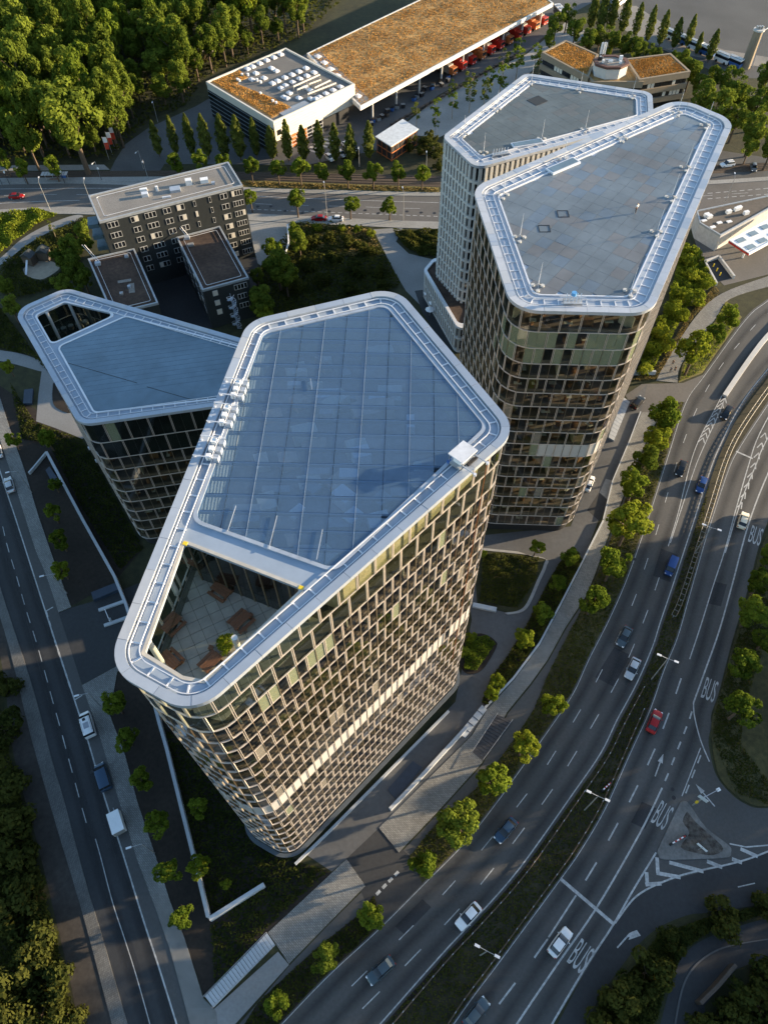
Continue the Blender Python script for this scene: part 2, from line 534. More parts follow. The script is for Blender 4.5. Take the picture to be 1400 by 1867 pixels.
struct('soil_strip', R1[2:18] + [(x + 6, y + 5) for x, y in R1[2:18]][::-1], 0.104, SOIL)
# slip road, ramp and triangular junction
struct('slip_road', smoothpx([(1293, 1339), (1292, 1360), (1305, 1413), (1334, 1449), (1360, 1467), (1386, 1474), (1450, 1470)]) + [(1450, 1535)] + smoothpx([(1400, 1552), (1357, 1571), (1284, 1589), (1196, 1616), (1149, 1648), (1121, 1687)]) + [(1196, 1560), (1240, 1467)], 0.008, ASPH)
ramp = struct('ramp_road', smoothpx([(1000, 1900), (1068, 1771), (1121, 1687), (1149, 1648), (1196, 1616), (1284, 1589), (1357, 1571), (1400, 1552), (1480, 1500)]) + smoothpx([(1480, 1610), (1400, 1644), (1357, 1655), (1288, 1665), (1258, 1668), (1222, 1681), (1192, 1698), (1160, 1728), (1100, 1809), (1050, 1900)]), 0.016, ASPH2)
struct('underpass_road', smoothpx([(1195, 1900), (1220, 1807), (1233, 1766), (1254, 1734), (1293, 1709), (1368, 1683), (1450, 1665)]) + [(1450, 1725), (1342, 1768), (1284, 1835), (1290, 1900)], 0.010, ASPH2)
kp = smoothpx([(1224, 1900), (1240, 1810), (1262, 1765), (1300, 1735), (1350, 1720), (1450, 1705)])
struct('kerb', kp + [(x + 3, y + 2) for x, y in kp][::-1], 0.10, A('dark_kerb', (.10, .10, .10), .8), 0.0)
island = struct('traffic_island', smoothpx([(1240, 1463), (1251, 1462), (1263, 1477), (1287, 1510), (1328, 1542), (1332, 1555), (1326, 1564), (1278, 1567), (1210, 1568), (1200, 1559), (1199, 1550), (1219, 1507), (1240, 1463)], 3), 0.13, A('island_concrete', (.15, .15, .145), .85, var=.2, scale=2, var2=.25, scale2=.3), 0.0)
struct('soil_patch', smoothpx([(1252, 1480), (1268, 1500), (1296, 1525), (1318, 1548), (1300, 1560), (1268, 1556), (1240, 1545), (1256, 1520), (1244, 1498), (1252, 1480)], 3), 0.136, A('scrubby_soil', (.030, .022, .018), .95, col2=(.12, .115, .105), scale=1.3, var2=.3, scale2=.4))
struct('side_path', [(1450, 1120), (1396, 1164), (1371, 1236), (1358, 1295), (1349, 1330), (1352, 1358), (1375, 1394), (1450, 1440)], 0.012, SIDEW)
verge = struct('grass_verge', smoothpx([(1450, 850), (1405, 960), (1384, 1010), (1367, 1078), (1337, 1173), (1314, 1262), (1299, 1306), (1297, 1345), (1309, 1412), (1337, 1447), (1362, 1464), (1390, 1471), (1450, 1466)]), 0.11, VERGE, 0.0)
struct('grass_verge', smoothpx([(1110, 1812), (1166, 1733), (1197, 1703), (1226, 1687), (1260, 1674), (1290, 1671), (1357, 1661), (1450, 1630)]) + smoothpx([(1450, 1658), (1366, 1678), (1290, 1703), (1248, 1730), (1228, 1764), (1214, 1805), (1190, 1900)]) + [(1060, 1900)], 0.09, GRND, 0.0)

# tree strip, cycle path, pavers between towers and highway
strip1 = [(420, 1910), (471, 1828), (571, 1735), (650, 1672), (682, 1634)]
struct('planted_strip', strip1 + [(690, 1660), (684, 1695), (589, 1783), (470, 1908)], 0.07, SOIL, 0.0)
S2L = [(746, 1563), (800, 1496), (868, 1438), (900, 1400), (946, 1336), (975, 1290), (996, 1236), (1032, 1164), (1055, 1121), (1092, 1040), (1125, 950), (1150, 885), (1185, 810), (1207, 735)]
strip2 = [(768, 1590)] + S2L + [(1245, 733)] + [p for p in L1 if 745 < p[1] < 1600][::-1]
planted = struct('planted_strip', strip2, 0.07, VERGE, 0.0)
struct('planted_strip', [(1237, 697), (1245, 662), (1303, 585), (1324, 548), (1352, 578), (1280, 680)], 0.08, DRYG, 0.0)
pav = [(691, 1510), (760, 1441), (860, 1342), (888, 1295), (937, 1240), (985, 1176), (1023, 1105), (1056, 1041), (1100, 950), (1117, 880), (1149, 803), (1170, 752), (1205, 752), (1180, 800), (1146, 880), (1120, 945), (1084, 1048), (1068, 1087), (1030, 1145), (998, 1203), (966, 1248), (924, 1299), (878, 1392), (800, 1478), (727, 1555)]
def paver_mat(name, c, sx, rot):
    m = mat(name, c, 0.85, var=0.06, scale=3)
    nt = m.node_tree
    b = nt.nodes['Principled BSDF']
    geo = nt.nodes.new('ShaderNodeNewGeometry')
    mp = nt.nodes.new('ShaderNodeMapping')
    mp.inputs['Rotation'].default_value = (0, 0, rot)
    br = nt.nodes.new('ShaderNodeTexBrick')
    br.inputs['Color1'].default_value = (c[0] * 0.82, c[1] * 0.82, c[2] * 0.82, 1)
    br.inputs['Color2'].default_value = (c[0] * 1.15, c[1] * 1.15, c[2] * 1.15, 1)
    br.inputs['Mortar'].default_value = (c[0] * 0.45, c[1] * 0.45, c[2] * 0.45, 1)
    br.inputs['Scale'].default_value = sx
    br.inputs['Mortar Size'].default_value = 0.03
    nt.links.new(geo.outputs['Position'], mp.inputs[0])
    nt.links.new(mp.outputs[0], br.inputs['Vector'])
    nz = nt.nodes.new('ShaderNodeTexNoise')
    nz.inputs['Scale'].default_value = 0.25
    nz.inputs['Detail'].default_value = 5
    nt.links.new(geo.outputs['Position'], nz.inputs['Vector'])
    mr = nt.nodes.new('ShaderNodeMapRange')
    mr.inputs['To Min'].default_value = 0.6
    mr.inputs['To Max'].default_value = 1.4
    nt.links.new(nz.outputs['Fac'], mr.inputs['Value'])
    mx = nt.nodes.new('ShaderNodeVectorMath'); mx.operation = 'SCALE'
    nt.links.new(br.outputs[0], mx.inputs[0]); nt.links.new(mr.outputs[0], mx.inputs['Scale'])
    nt.links.new(mx.outputs[0], b.inputs['Base Color'])
    return m
PAVER = paver_mat('sidewalk_paver', (0.21, 0.21, 0.20), 1.0, rad(43))
SETT = paver_mat('granite_sett', (0.13, 0.13, 0.125), 1.3, rad(-70))
paver_walk = struct('sidewalk', pav, 0.10, PAVER, 0.0)
struct('sidewalk', [(632, 1567), (666, 1616), (600, 1683), (527, 1758), (489, 1701)], 0.10, PAVER, 0.0)
struct('sidewalk', [(507, 1736), (527, 1760), (400, 1900), (355, 1900), (389, 1842)], 0.10, SIDEW, 0.0)
struct('cycle_path', [(405, 1905), (527, 1762), (600, 1686), (668, 1618), (729, 1557), (802, 1480), (880, 1394), (926, 1301), (968, 1250), (1000, 1205), (1032, 1147), (1070, 1089), (1087, 1050), (1122, 947), (1148, 882), (1182, 802), (1207, 752), (1245, 735), (1207, 738), (1185, 812), (1150, 888), (1125, 953), (1092, 1043), (1057, 1124), (1034, 1166), (998, 1238), (977, 1292), (948, 1338), (902, 1402), (870, 1440), (802, 1498), (748, 1565), (684, 1637), (652, 1676), (573, 1739), (473, 1832), (424, 1910)], 0.014, ASPH)
struct('driveway', [(632, 1565), (691, 1508), (748, 1563), (770, 1612), (690, 1692), (664, 1640)], 0.018, ASPH2)
struct('cycle_path', smoothpx([(1196, 694), (1215, 658), (1266, 580), (1314, 536), (1410, 500)]) + smoothpx([(1410, 520), (1330, 545), (1302, 584), (1243, 662), (1235, 698)]), 0.10, PAVER, 0.0)
struct('driveway', [(1140, 720), (1170, 700), (1245, 698), (1284, 682), (1250, 732), (1160, 760)], 0.019, ROADT)

# plaza round the towers
plaza = struct('plaza', [(560, 1560), (830, 1280), (860, 1130), (840, 980), (1040, 960), (1120, 760), (1180, 700), (1168, 752), (1117, 880), (1056, 1040), (985, 1176), (888, 1295), (858, 1342), (691, 1510), (632, 1566), (605, 1590)], 0.020, YARD)
lawn1 = struct('lawn', smoothpx([(862, 1010), (880, 1004), (984, 1016), (991, 1030), (978, 1060), (960, 1100), (945, 1113), (922, 1117), (870, 1100)], 3), 0.16, GRND, 0.0)
lk = smoothpx([(880, 1004), (984, 1016), (991, 1030), (978, 1060), (960, 1100), (945, 1114), (920, 1118)])
struct('kerb', lk + [(x + (5 if y > 1012 else 0), y + (3 if y > 1012 else -4)) for x, y in lk][::-1], 0.20, KERB, 0.0)
struct('planting_bed', smoothpx([(845, 1170), (870, 1156), (890, 1160), (903, 1170), (905, 1180), (885, 1215), (868, 1228), (850, 1228), (838, 1215)], 3), 0.18, SOIL, 0.0)
hedge_bed = [(878, 1282), (893, 1240), (930, 1190), (960, 1140), (1000, 1060), (1022, 1024), (1052, 1005), (1060, 1024), (1020, 1100), (982, 1170), (934, 1234), (890, 1288)]
struct('planting_bed', hedge_bed, 0.2, SOIL, 0.0)
struct('paved_bay', [(1104, 873), (1131, 880), (1112, 915), (1093, 898)], 0.026, LGRAV)
struct('paved_bay', [(1092, 898), (1112, 917), (1092, 950), (1070, 930)], 0.024, ASPH2)

# left street
SWL = smoothpx([(-60, 610), (0, 801), (17, 853), (36, 911), (64, 1000), (82, 1043), (107, 1116), (150, 1250), (180, 1335), (211, 1440), (250, 1567), (286, 1663), (311, 1735), (358, 1910)])
STL = smoothpx([(-60, 860), (0, 1068), (43, 1200), (71, 1293), (96, 1390), (118, 1463), (154, 1599), (189, 1717), (245, 1910)])
street_l = prism('road', PX(SWL + STL[::-1]), 0.012, 0.012, ASPH2, kind='structure')
street_l['label'] = 'dark two lane street along the lower left with parked cars'
PKL = smoothpx([(-60, 660), (2, 865), (30, 950), (83, 1115), (137, 1280), (160, 1350), (190, 1452), (225, 1560), (262, 1680), (290, 1765), (335, 1910)])
pk = [p for p in PKL]
struct('parking_lane', SWL + pk[::-1], 0.016, ASPH)
SWR = [(-60, 545), (0, 724), (19, 784), (45, 857), (71, 943), (98, 1021), (130, 1107)]
struct('sidewalk', [p for p in SWL if p[1] < 1112] + [(107, 1117), (130, 1107)] + SWR[::-1], 0.12, PAVER, 0.0)
SW2 = [(214, 1226), (200, 1303), (229, 1379), (250, 1460), (282, 1556), (311, 1646), (336, 1710), (371, 1821), (395, 1845), (400, 1910)]
struct('sidewalk', [(150, 1250), (180, 1335), (211, 1440), (250, 1567), (286, 1663), (311, 1735), (358, 1910)] + SW2[::-1] + [(250, 1195)], 0.12, PAVER, 0.0)
struct('driveway', [(107, 1118), (131, 1108), (166, 1098), (262, 1060), (275, 1190), (250, 1195), (180, 1232), (150, 1249)], 0.022, ASPH2)
COB = smoothpx([(-60, 960), (0, 1125), (29, 1229), (57, 1345), (104, 1510), (154, 1678), (215, 1910)])
struct('sett_shoulder', STL + COB[::-1], 0.09, SETT, 0.0)
TRK = smoothpx([(-60, 1000), (0, 1195), (25, 1377), (68, 1538), (100, 1670), (129, 1796), (150, 1910)])
struct('dirt_track', COB + TRK[::-1], 0.006, mat('track_dirt', (0.045, 0.040, 0.036), 0.95, var=0.25, scale=1.0, var2=0.3, scale2=0.1))
lot_l = struct('embankment', [(-20, 690), (130, 790), (260, 1000), (210, 1060), (131, 1105), (98, 1021), (71, 943), (45, 857), (19, 784)], 0.03, SOIL)
struct('embankment', [(214, 1230), (250, 1200), (400, 1380), (540, 1570), (605, 1592), (489, 1700), (372, 1818), (336, 1710), (311, 1646), (282, 1556), (250, 1460), (229, 1379), (201, 1303)], 0.03, SOIL)
garden = struct('garden_path', smoothpx([(-40, 628), (0, 638), (40, 645), (82, 660)]) + [(110, 680), (140, 730), (170, 790), (150, 800), (100, 780), (66, 768), (70, 720), (76, 677)] + smoothpx([(70, 676), (20, 662), (-40, 650)]), 0.034, SIDEW)
struct('planting_bed', smoothpx([(97, 700), (96, 730), (105, 745), (130, 752), (112, 715), (100, 697)], 3), 0.15, SOIL, 0.0)

# top street, tramway, depot yard, gravel court, far car park
TU = smoothpx([(-80, 339), (100, 334), (260, 338), (468, 349), (640, 354), (800, 357), (1000, 352), (1290, 336), (1500, 322)])
TD = smoothpx([(-80, 388), (0, 382), (92, 377), (170, 378), (300, 384), (457, 389), (640, 398), (800, 404), (1000, 402), (1276, 383), (1500, 362)])
street_t = prism('road', PX(TU + TD[::-1]), 0.012, 0.012, ROADT, kind='structure')
street_t['label'] = 'pale sunlit street with lane markings crossing behind the towers'
struct('sidewalk', TD + [(x, y + 13) for x, y in TD][::-1], 0.12, LGRAV, 0.0)
struct('sidewalk', TU + [(x, y - 7) for x, y in TU][::-1], 0.11, LGRAV, 0.0)
struct('platform', [(-80, 334), (-80, 326), (330, 322), (330, 331)], 0.25, LGRAV, 0.0)
struct('sidewalk', [(-80, 312), (-80, 302), (190, 300), (200, 309)], 0.12, LGRAV, 0.0)
struct('tram_bed', [(-80, 325), (-80, 313), (330, 310), (800, 320), (1500, 292), (1500, 306), (800, 340), (330, 323)], 0.02, mat('ballast', (0.075, 0.055, 0.04), 0.95, var=0.3, scale=2.0))
struct('dry_grass_strip', [(330, 324), (800, 341), (800, 352), (468, 343), (330, 334)], 0.05, DRYG)
yard = struct('depot_yard', [(196, 320), (210, 292), (229, 262), (271, 232), (357, 193), (430, 150), (700, 40), (900, -45), (1170, -45), (1030, 30), (960, 95), (880, 130), (800, 172), (742, 218), (700, 270), (560, 300), (300, 298), (280, 330)], 0.014, YARD)
struct('gravel_court', [(742, 222), (800, 176), (880, 133), (960, 98), (1030, 40), (1080, 60), (985, 112), (900, 200), (800, 250), (745, 245)], 0.018, LGRAV)
struct('car_park', [(1100, 10), (1190, -60), (1560, -60), (1560, 150), (1330, 140), (1240, 105), (1150, 60)], 0.010, ASPH)
struct('gravel_margin', [(1120, 8), (1160, 10), (1240, 62), (1320, 90), (1500, 120), (1500, 135), (1320, 112), (1230, 95), (1140, 55)], 0.016, GRAVEL)
struct('forecourt', [(1255, 400), (1500, 362), (1500, 470), (1400, 500), (1320, 520), (1290, 490), (1270, 450)], 0.022, ROADT)
struct('access_road', [(1200, 300), (1290, 270), (1420, 290), (1500, 290), (1500, 322), (1290, 336), (1210, 340)], 0.009, ASPH)
struct('access_road', [(680, 418), (735, 414), (722, 440), (745, 462), (800, 475), (830, 520), (850, 640), (800, 620), (770, 560), (740, 530), (722, 500)], 0.024, SIDEW)
struct('garden_path', smoothpx([(-40, 490), (0, 470), (40, 435), (85, 410), (135, 392), (150, 397), (95, 420), (50, 445), (8, 478), (-40, 505)]), 0.024, SIDEW)
struct('courtyard', [(170, 470), (330, 450), (470, 470), (470, 560), (380, 600), (240, 620)], 0.018, ASPH2)
struct('forecourt', [(440, 402), (530, 405), (525, 470), (500, 500), (470, 480), (455, 420)], 0.026, LGRAV)
struct('play_area', smoothpx([(42, 490), (60, 478), (90, 475), (107, 484), (106, 492), (80, 508), (60, 507), (46, 500), (42, 490)], 3), 0.03, SAND)

# ---- tram rails
TRAM = [(-80, 325), (330, 323)]
for k, dy in enumerate((1.5, 4.5, 8.0, 11.0)):
    pts = [P(u, v, 0.05) for u, v in smoothpx([(-80, 313 + dy), (330, 311 + dy), (560, 317 + dy + (dy - 6) * 0.35), (800, 321 + dy + (dy - 6) * 0.5), (1100, 308 + dy), (1500, 290 + dy)], 4)]
    o = MB().tube(pts, 0.09, 4).build('tram_rail', RUST)
    setp(o, ['steel tram rail farthest from the street', 'second steel tram rail from the wood side', 'third steel tram rail from the wood side', 'steel tram rail nearest the street'][k], 'rail', 'tram rails')

# ---- painted markings: every dash is a piece of its road
def stripe(road, a, b, w, z=0.02, name='lane_marking', m=None):
    a, b = Vector((a[0], a[1])), Vector((b[0], b[1]))
    d = b - a
    if d.length < 0.05: return
    me = UNIT.setdefault(('s', (m or PAINT).name), mesh('stripe', [(0, -.5, 0), (1, -.5, 0), (1, .5, 0), (0, .5, 0)], [(0, 1, 2, 3)], m or PAINT))
    return link(name, me, road, (a.x, a.y, z), (0, 0, math.atan2(d.y, d.x)), (d.length, w, 1))
def ribbon(road, px, w, z=0.02, name='lane_line'):
    pts = PX(px)
    l, r = [], []
    for i, p in enumerate(pts):
        d = (pts[min(i + 1, len(pts) - 1)] - pts[max(i - 1, 0)]).normalized()
        n = Vector((-d.y, d.x)) * w / 2
        l.append(p + n); r.append(p - n)
    n = len(pts)
    vs = [(p.x - pts[0].x, p.y - pts[0].y, 0) for p in l + r]
    fs = [(n + i, n + i + 1, i + 1, i) for i in range(n - 1)]
    return link(name, mesh(name, vs, fs, PAINT), road, (pts[0].x, pts[0].y, z))
def dashes(road, px, w, on, off, z=0.02, start=0.0):
    pts = PX(smoothpx(px, 6))
    L = [0]
    for a, b in zip(pts, pts[1:]): L.append(L[-1] + (b - a).length)
    def at(s):
        for i in range(len(L) - 1):
            if L[i + 1] >= s: return pts[i].lerp(pts[i + 1], (s - L[i]) / (L[i + 1] - L[i]))
        return pts[-1]
    s = start
    while s + on < L[-1]:
        stripe(road, at(s), at(s + on), w, z)
        s += on + off
def wear(road, px, w, z, strength=.5):
    """a tyre-polished or oil-darkened track, fading to its edges"""
    pts = PX(smoothpx(px, 4)); n = len(pts)
    vs, at = [], []
    for i, p in enumerate(pts):
        d = (pts[min(i + 1, n - 1)] - pts[max(i - 1, 0)]).normalized(); q = Vector((-d.y, d.x)) * w / 2
        for k, a in ((1, 0), (0, 1), (-1, 0)): vs.append((p.x + q.x * k - pts[0].x, p.y + q.y * k - pts[0].y, 0)); at.append(a * strength)
    fs = [(3 * i + k + 1, 3 * i + k + 4, 3 * i + k + 3, 3 * i + k) for i in range(n - 1) for k in (0, 1)]
    me = mesh('tyre_track', vs, fs, WEAR)
    me.attributes.new('worn', 'FLOAT', 'POINT').data.foreach_set('value', at)
    return link('tyre_track', me, road, (pts[0].x, pts[0].y, z))
WEAR = bpy.data.materials.new('tyre_wear'); WEAR.use_nodes = True
_n = WEAR.node_tree; _b = _n.nodes['Principled BSDF']
_b.inputs['Base Color'].default_value = (.016, .017, .019, 1); _b.inputs['Roughness'].default_value = .6
_a = _n.nodes.new('ShaderNodeAttribute'); _a.attribute_name = 'worn'
_g = _n.nodes.new('ShaderNodeNewGeometry'); _z = _n.nodes.new('ShaderNodeTexNoise'); _z.inputs['Scale'].default_value = .12; _z.inputs['Detail'].default_value = 6
_n.links.new(_g.outputs['Position'], _z.inputs['Vector'])
_m = _n.nodes.new('ShaderNodeMath'); _m.operation = 'MULTIPLY'; _n.links.new(_a.outputs['Fac'], _m.inputs[0]); _n.links.new(_z.outputs['Fac'], _m.inputs[1])
_n.links.new(_m.outputs[0], _b.inputs['Alpha'])
def mixpx(a, b, t):
    A_, B_ = [a[int(i * (len(a) - 1) / 24)] for i in range(25)], [b[int(i * (len(b) - 1) / 24)] for i in range(25)]
    return [(p[0] + (q[0] - p[0]) * t, p[1] + (q[1] - p[1]) * t) for p, q in zip(A_, B_)]
for t_ in (.17, .50, .82): wear(highway_a, mixpx(L1, R1, t_), 2.2, .0155, .7)
for t_ in (.16, .48, .80): wear(highway_b, mixpx(M1, K1, t_), 2.2, .0155, .75)
for t_ in (.30, .70): wear(street_l, mixpx(STL, SWL, t_), 2.4, .0158, 1.2)
PATCH = A('asphalt_patch', (.030, .032, .036), .8, var=.15, scale=2)
for r_, px in ((highway_a, [(1085, 1235), (1120, 1180), (1150, 1195), (1118, 1252)]), (highway_a, [(1190, 1050), (1205, 1000), (1236, 1012), (1222, 1062)]), (highway_a, [(720, 1690), (770, 1640), (786, 1655), (738, 1705)]), (highway_b, [(1150, 1500), (1170, 1462), (1196, 1474), (1176, 1512)]), (highway_b, [(1290, 1100), (1300, 1060), (1325, 1066), (1314, 1106)]), (street_l, [(150, 1440), (163, 1437), (176, 1490), (164, 1494)])):
    prism('asphalt_patch', PX(px), .0142, .0142, PATCH, r_)
W1_ = 0.16
ribbon(highway_a, [(x - 5, y - 3.5) for x, y in R1], 0.18)
ribbon(highway_a, [(x + 3, y + 2) for x, y in L1], 0.11)
dashes(highway_a, [(641, 1799), (664, 1776), (732, 1710), (796, 1644), (855, 1578), (875, 1554), (971, 1434), (1040, 1325), (1094, 1229), (1152, 1104), (1178, 1027), (1196, 973), (1213, 914), (1227, 866), (1243, 815), (1262, 764), (1280, 725), (1302, 686), (1327, 650), (1357, 615), (1384, 585), (1440, 540)], 0.13, 2.9, 6.1)
dashes(highway_a, [(620, 1880), (689, 1812), (766, 1733), (839, 1656), (902, 1581), (1000, 1450), (1055, 1364), (1098, 1291), (1134, 1225), (1162, 1161), (1187, 1096), (1207, 1036), (1218, 998)], 0.15, 3.2, 4.8, start=4.0)
HA = [(1218, 996), (1236, 936), (1258, 847), (1275, 800), (1300, 752), (1316, 721)]
HB = [(1222, 990), (1243, 925), (1268, 850), (1288, 803), (1309, 757), (1322, 724)]
ribbon(highway_a, smoothpx(HA), 0.16)
ribbon(highway_a, smoothpx(HB), 0.16)
for k in range(9):
    t = k / 9
    a, b = HA[3], HA[5]
    u, v = 1272 + (1317 - 1272) * t, 806 + (724 - 806) * t
    q = P(u, v).xy; r = P(u + 12, v + 2).xy; top = P(u + 10, v - 8).xy
    stripe(highway_a, q, top, 0.22, 0.022, 'hatch_bar'); stripe(highway_a, top, r, 0.22, 0.023, 'hatch_bar')
sep = smoothpx([(1316, 721), (1345, 678), (1372, 640), (1400, 606), (1500, 500)])
sepo = prism('separator', PX(sep + [(x + 8, y + 4) for x, y in sep][::-1]), 0.0, 0.55, CONCW)
setp(sepo, 'pale concrete barrier dividing the exit lane from the highway', 'barrier')
# carriageway with bus lane
ribbon(highway_b, [(x + 3, y + 2) for x, y in M1], 0.11)
dashes(highway_b, [(900, 1845), (914, 1826), (980, 1739), (1012, 1692)], 0.24, 3.6, 4.4, start=1.2)
ribbon(highway_b, [(998, 1713), (1050, 1633)], 0.24)
dashes(highway_b, [(1060, 1618), (1088, 1572), (1116, 1520), (1144, 1469), (1170, 1417), (1193, 1368), (1212, 1320), (1230, 1271), (1246, 1225), (1257, 1202)], 0.24, 3.3, 4.0, start=1.2)
ribbon(highway_b, smoothpx([(1257, 1202), (1278, 1139), (1300, 1068), (1321, 1004), (1340, 934), (1364, 850), (1385, 790), (1440, 690)]), 0.2)
ribbon(highway_b, smoothpx([(1322, 1008), (1344, 934), (1360, 890), (1377, 850), (1396, 805), (1450, 715)]), 0.2)
for k in range(8):
    t = k / 8
    u, v = 1344 + (1392 - 1344) * t, 925 + (780 - 925) * t
    q = P(u, v).xy; r = P(u + 7 + 5 * t, v + 3).xy; top = P(u + 9, v - 9).xy
    stripe(highway_b, q, top, 0.22, 0.022, 'hatch_bar'); stripe(highway_b, top, r, 0.22, 0.023, 'hatch_bar')
ribbon(highway_b, smoothpx([(915, 1915), (943, 1867), (1018, 1756), (1086, 1658), (1164, 1524), (1207, 1437)]), 0.26)
dashes(highway_b, [(1209, 1432), (1218, 1411), (1236, 1365), (1257, 1311), (1262, 1295)], 0.26, 1.5, 1.6, start=0.8)
ribbon(highway_b, smoothpx([(1264, 1282), (1286, 1221), (1311, 1150), (1336, 1061), (1364, 957), (1400, 863), (1450, 760)]), 0.26)
ribbon(highway_b, smoothpx([(1264, 1282), (1266, 1307), (1277, 1350), (1293, 1389)]), 0.2)
ribbon(highway_b, smoothpx([(985, 1905), (1063, 1771), (1117, 1688), (1155, 1622), (1196, 1555)]), 0.26)
ribbon(highway_b, [(1243, 1452), (1277, 1364)], 0.16)
ribbon(highway_b, [(1021.4, 1602.7), (1119, 1686)], 0.5, 0.024, 'stop_line')
ribbon(highway_b, [(1342, 823), (1372, 836)], 0.4, 0.024, 'stop_line')
dashes(highway_b, [(1250, 1447), (1282, 1366)], 0.22, 1.6, 1.3, 0.018)
ribbon(ramp, smoothpx([(1121, 1684), (1149, 1646), (1168, 1629), (1196, 1614), (1237, 1598), (1284, 1586), (1318, 1579), (1357, 1569), (1385, 1559), (1420, 1545)]), 0.25, 0.024)
ribbon(ramp, [(1330, 1539), (1360, 1545), (1410, 1541)], 0.2, 0.024)
ribbon(ramp, [(1345, 1618), (1376, 1611)], 0.16, 0.024)
def zz(l): return [(1100 + x / 4.667, 1550 + y / 4.667) for x, y in l]
for l in ([(366, 190), (373, 292)], [(357, 296), (492, 288)], [(455, 65), (463, 200)], [(450, 197), (655, 235)], [(560, 108), (850, 185)], [(880, 98), (1010, 150)], [(1093, 78), (1178, 110)], [(1165, -8), (1312, 58)]):
    ribbon(ramp, zz(l), 0.55, 0.026 + 0.002 * random.random(), 'hatch_bar')
def arrow(road, tail, head, bend=0):
    a, b = P(*tail).xy, P(*head).xy
    d = (b - a).normalized(); n = Vector((-d.y, d.x)); L = (b - a).length
    pts = [(0, -.1), (L * .62, -.1), (L * .62, -.42), (L, 0), (L * .62, .42), (L * .62, .1), (0, .1)]
    if bend:
        s = bend
        pts = [(0, -.1), (L * .55, -.1), (L * .62, .1 + .35 * s), (L * .5, .1 + .5 * s), (L * .95, .1 + 1.3 * s), (L * .98, .0 + .35 * s), (L * .82, .18 + .25 * s), (L * .68, .12), (0, .1)]
    vs = [(*(d * x + n * y), 0) for x, y in pts]
    return link('turn_arrow', mesh('turn_arrow', vs, [tuple(range(len(vs)))], PAINT), road, (a.x, a.y, 0.025))
arrow(highway_b, (1194, 1416), (1209, 1375))
arrow(ramp, (1125, 1729), (1158, 1692), -1)
arrow(ramp, (1303, 1471), (1268, 1430))
def road_text(road, s, u, v, ahead, w, h):
    c = bpy.data.curves.new('txt', 'FONT')
    c.body = s
    c.align_x = 'CENTER'; c.align_y = 'CENTER'
    o = bpy.data.objects.new('txt', c)
    COL.objects.link(o)
    bpy.context.view_layer.update()
    me = bpy.data.meshes.new_from_object(o.evaluated_get(bpy.context.evaluated_depsgraph_get()))
    bpy.data.objects.remove(o)
    me.materials.clear(); me.materials.append(PAINT)
    xs = [p.co.x for p in me.vertices]; ys = [p.co.y for p in me.vertices]
    p, q = P(u, v), P(*ahead)
    d = (q - p)
    return link('lane_lettering', me, road, (p.x, p.y, 0.026), (0, 0, math.atan2(d.y, d.x) - math.pi / 2), (w / (max(xs) - min(xs)), h / (max(ys) - min(ys)), 1))
road_text(highway_b, 'BUS', 1057, 1746, (1115, 1655), 2.35, 4.1)
road_text(highway_b, 'BUS', 1206, 1489, (1240, 1425), 2.2, 4.3)
road_text(highway_b, 'BUS', 1293, 1260, (1313, 1195), 2.2, 4.4)
road_text(highway_b, 'BUS', 1377, 978, (1398, 905), 2.3, 4.6)
# left street
ribbon(street_l, PKL, 0.22)
dashes(street_l, [(5, 960), (14, 998), (30, 1050), (47, 1110), (66, 1170), (83, 1230), (95, 1275), (108, 1320), (120, 1365), (135, 1420), (150, 1475), (166, 1530), (172, 1545)], 0.13, 2.6, 1.9)
ribbon(street_l, smoothpx([(174, 1530), (184, 1565), (205, 1645), (228, 1715), (250, 1785), (285, 1910)]), 0.13)
dashes(street_l, [(84, 1115), (100, 1168), (118, 1222), (131, 1262)], 0.3, 1.3, 1.0, 0.024)
ribbon(street_l, [(83, 1115), (97, 1107)], 0.2, 0.024)
ribbon(street_l, [(137, 1276), (150, 1268)], 0.2, 0.024)
for px in ([(48, 1130), (62, 1180), (78, 1240)], [(112, 1300), (128, 1356), (140, 1400), (150, 1440)], [(185, 1480), (200, 1530), (222, 1600)], [(215, 1640), (240, 1720), (265, 1800)]):
    o = ribbon(street_l, px, .06, .017, 'tar_seam'); o.data.materials.clear(); o.data.materials.append(PLAST)
# driveway dashes beside the lower trees
dashes(plaza, [(686, 1632), (732, 1584)], 0.45, 0.8, 0.5, 0.03)
# top street
dashes(street_t, [(-60, 358), (0, 356), (110, 354), (250, 356), (330, 362), (470, 371), (640, 376), (800, 380), (1000, 376), (1290, 356), (1450, 345)], 0.16, 5.0, 6.0)
ribbon(street_t, smoothpx([(-80, 345), (100, 343), (260, 344), (468, 357), (640, 364), (800, 369)]), 0.2)
ribbon(street_t, smoothpx([(-60, 374), (60, 367), (145, 365)]), 0.2)
dashes(street_t, [(457, 381), (640, 388), (800, 394)], 0.25, 1.2, 0.8)
dashes(street_t, [(1290, 352), (1350, 347), (1420, 341)], 0.25, 1.5, 1.0)
dashes(street_t, [(1290, 362), (1350, 357), (1420, 352)], 0.25, 1.5, 1.0)
for u, v in ((470, 376), (494, 376), (520, 384), (551, 388), (570, 381), (600, 385), (666, 383), (690, 388), (742, 385), (768, 387), (792, 388)):
    q = P(u, v); cyl('manhole_cover', PLAST, (q.x, q.y, 0.016), 0.5, 0.02, street_t, n=12)
for k in range(5):
    ribbon(yard, [(558 + k * 7, 272 - k * 5), (583 + k * 7, 278 - k * 5.5)], 0.9, 0.022, 'crossing_bar')
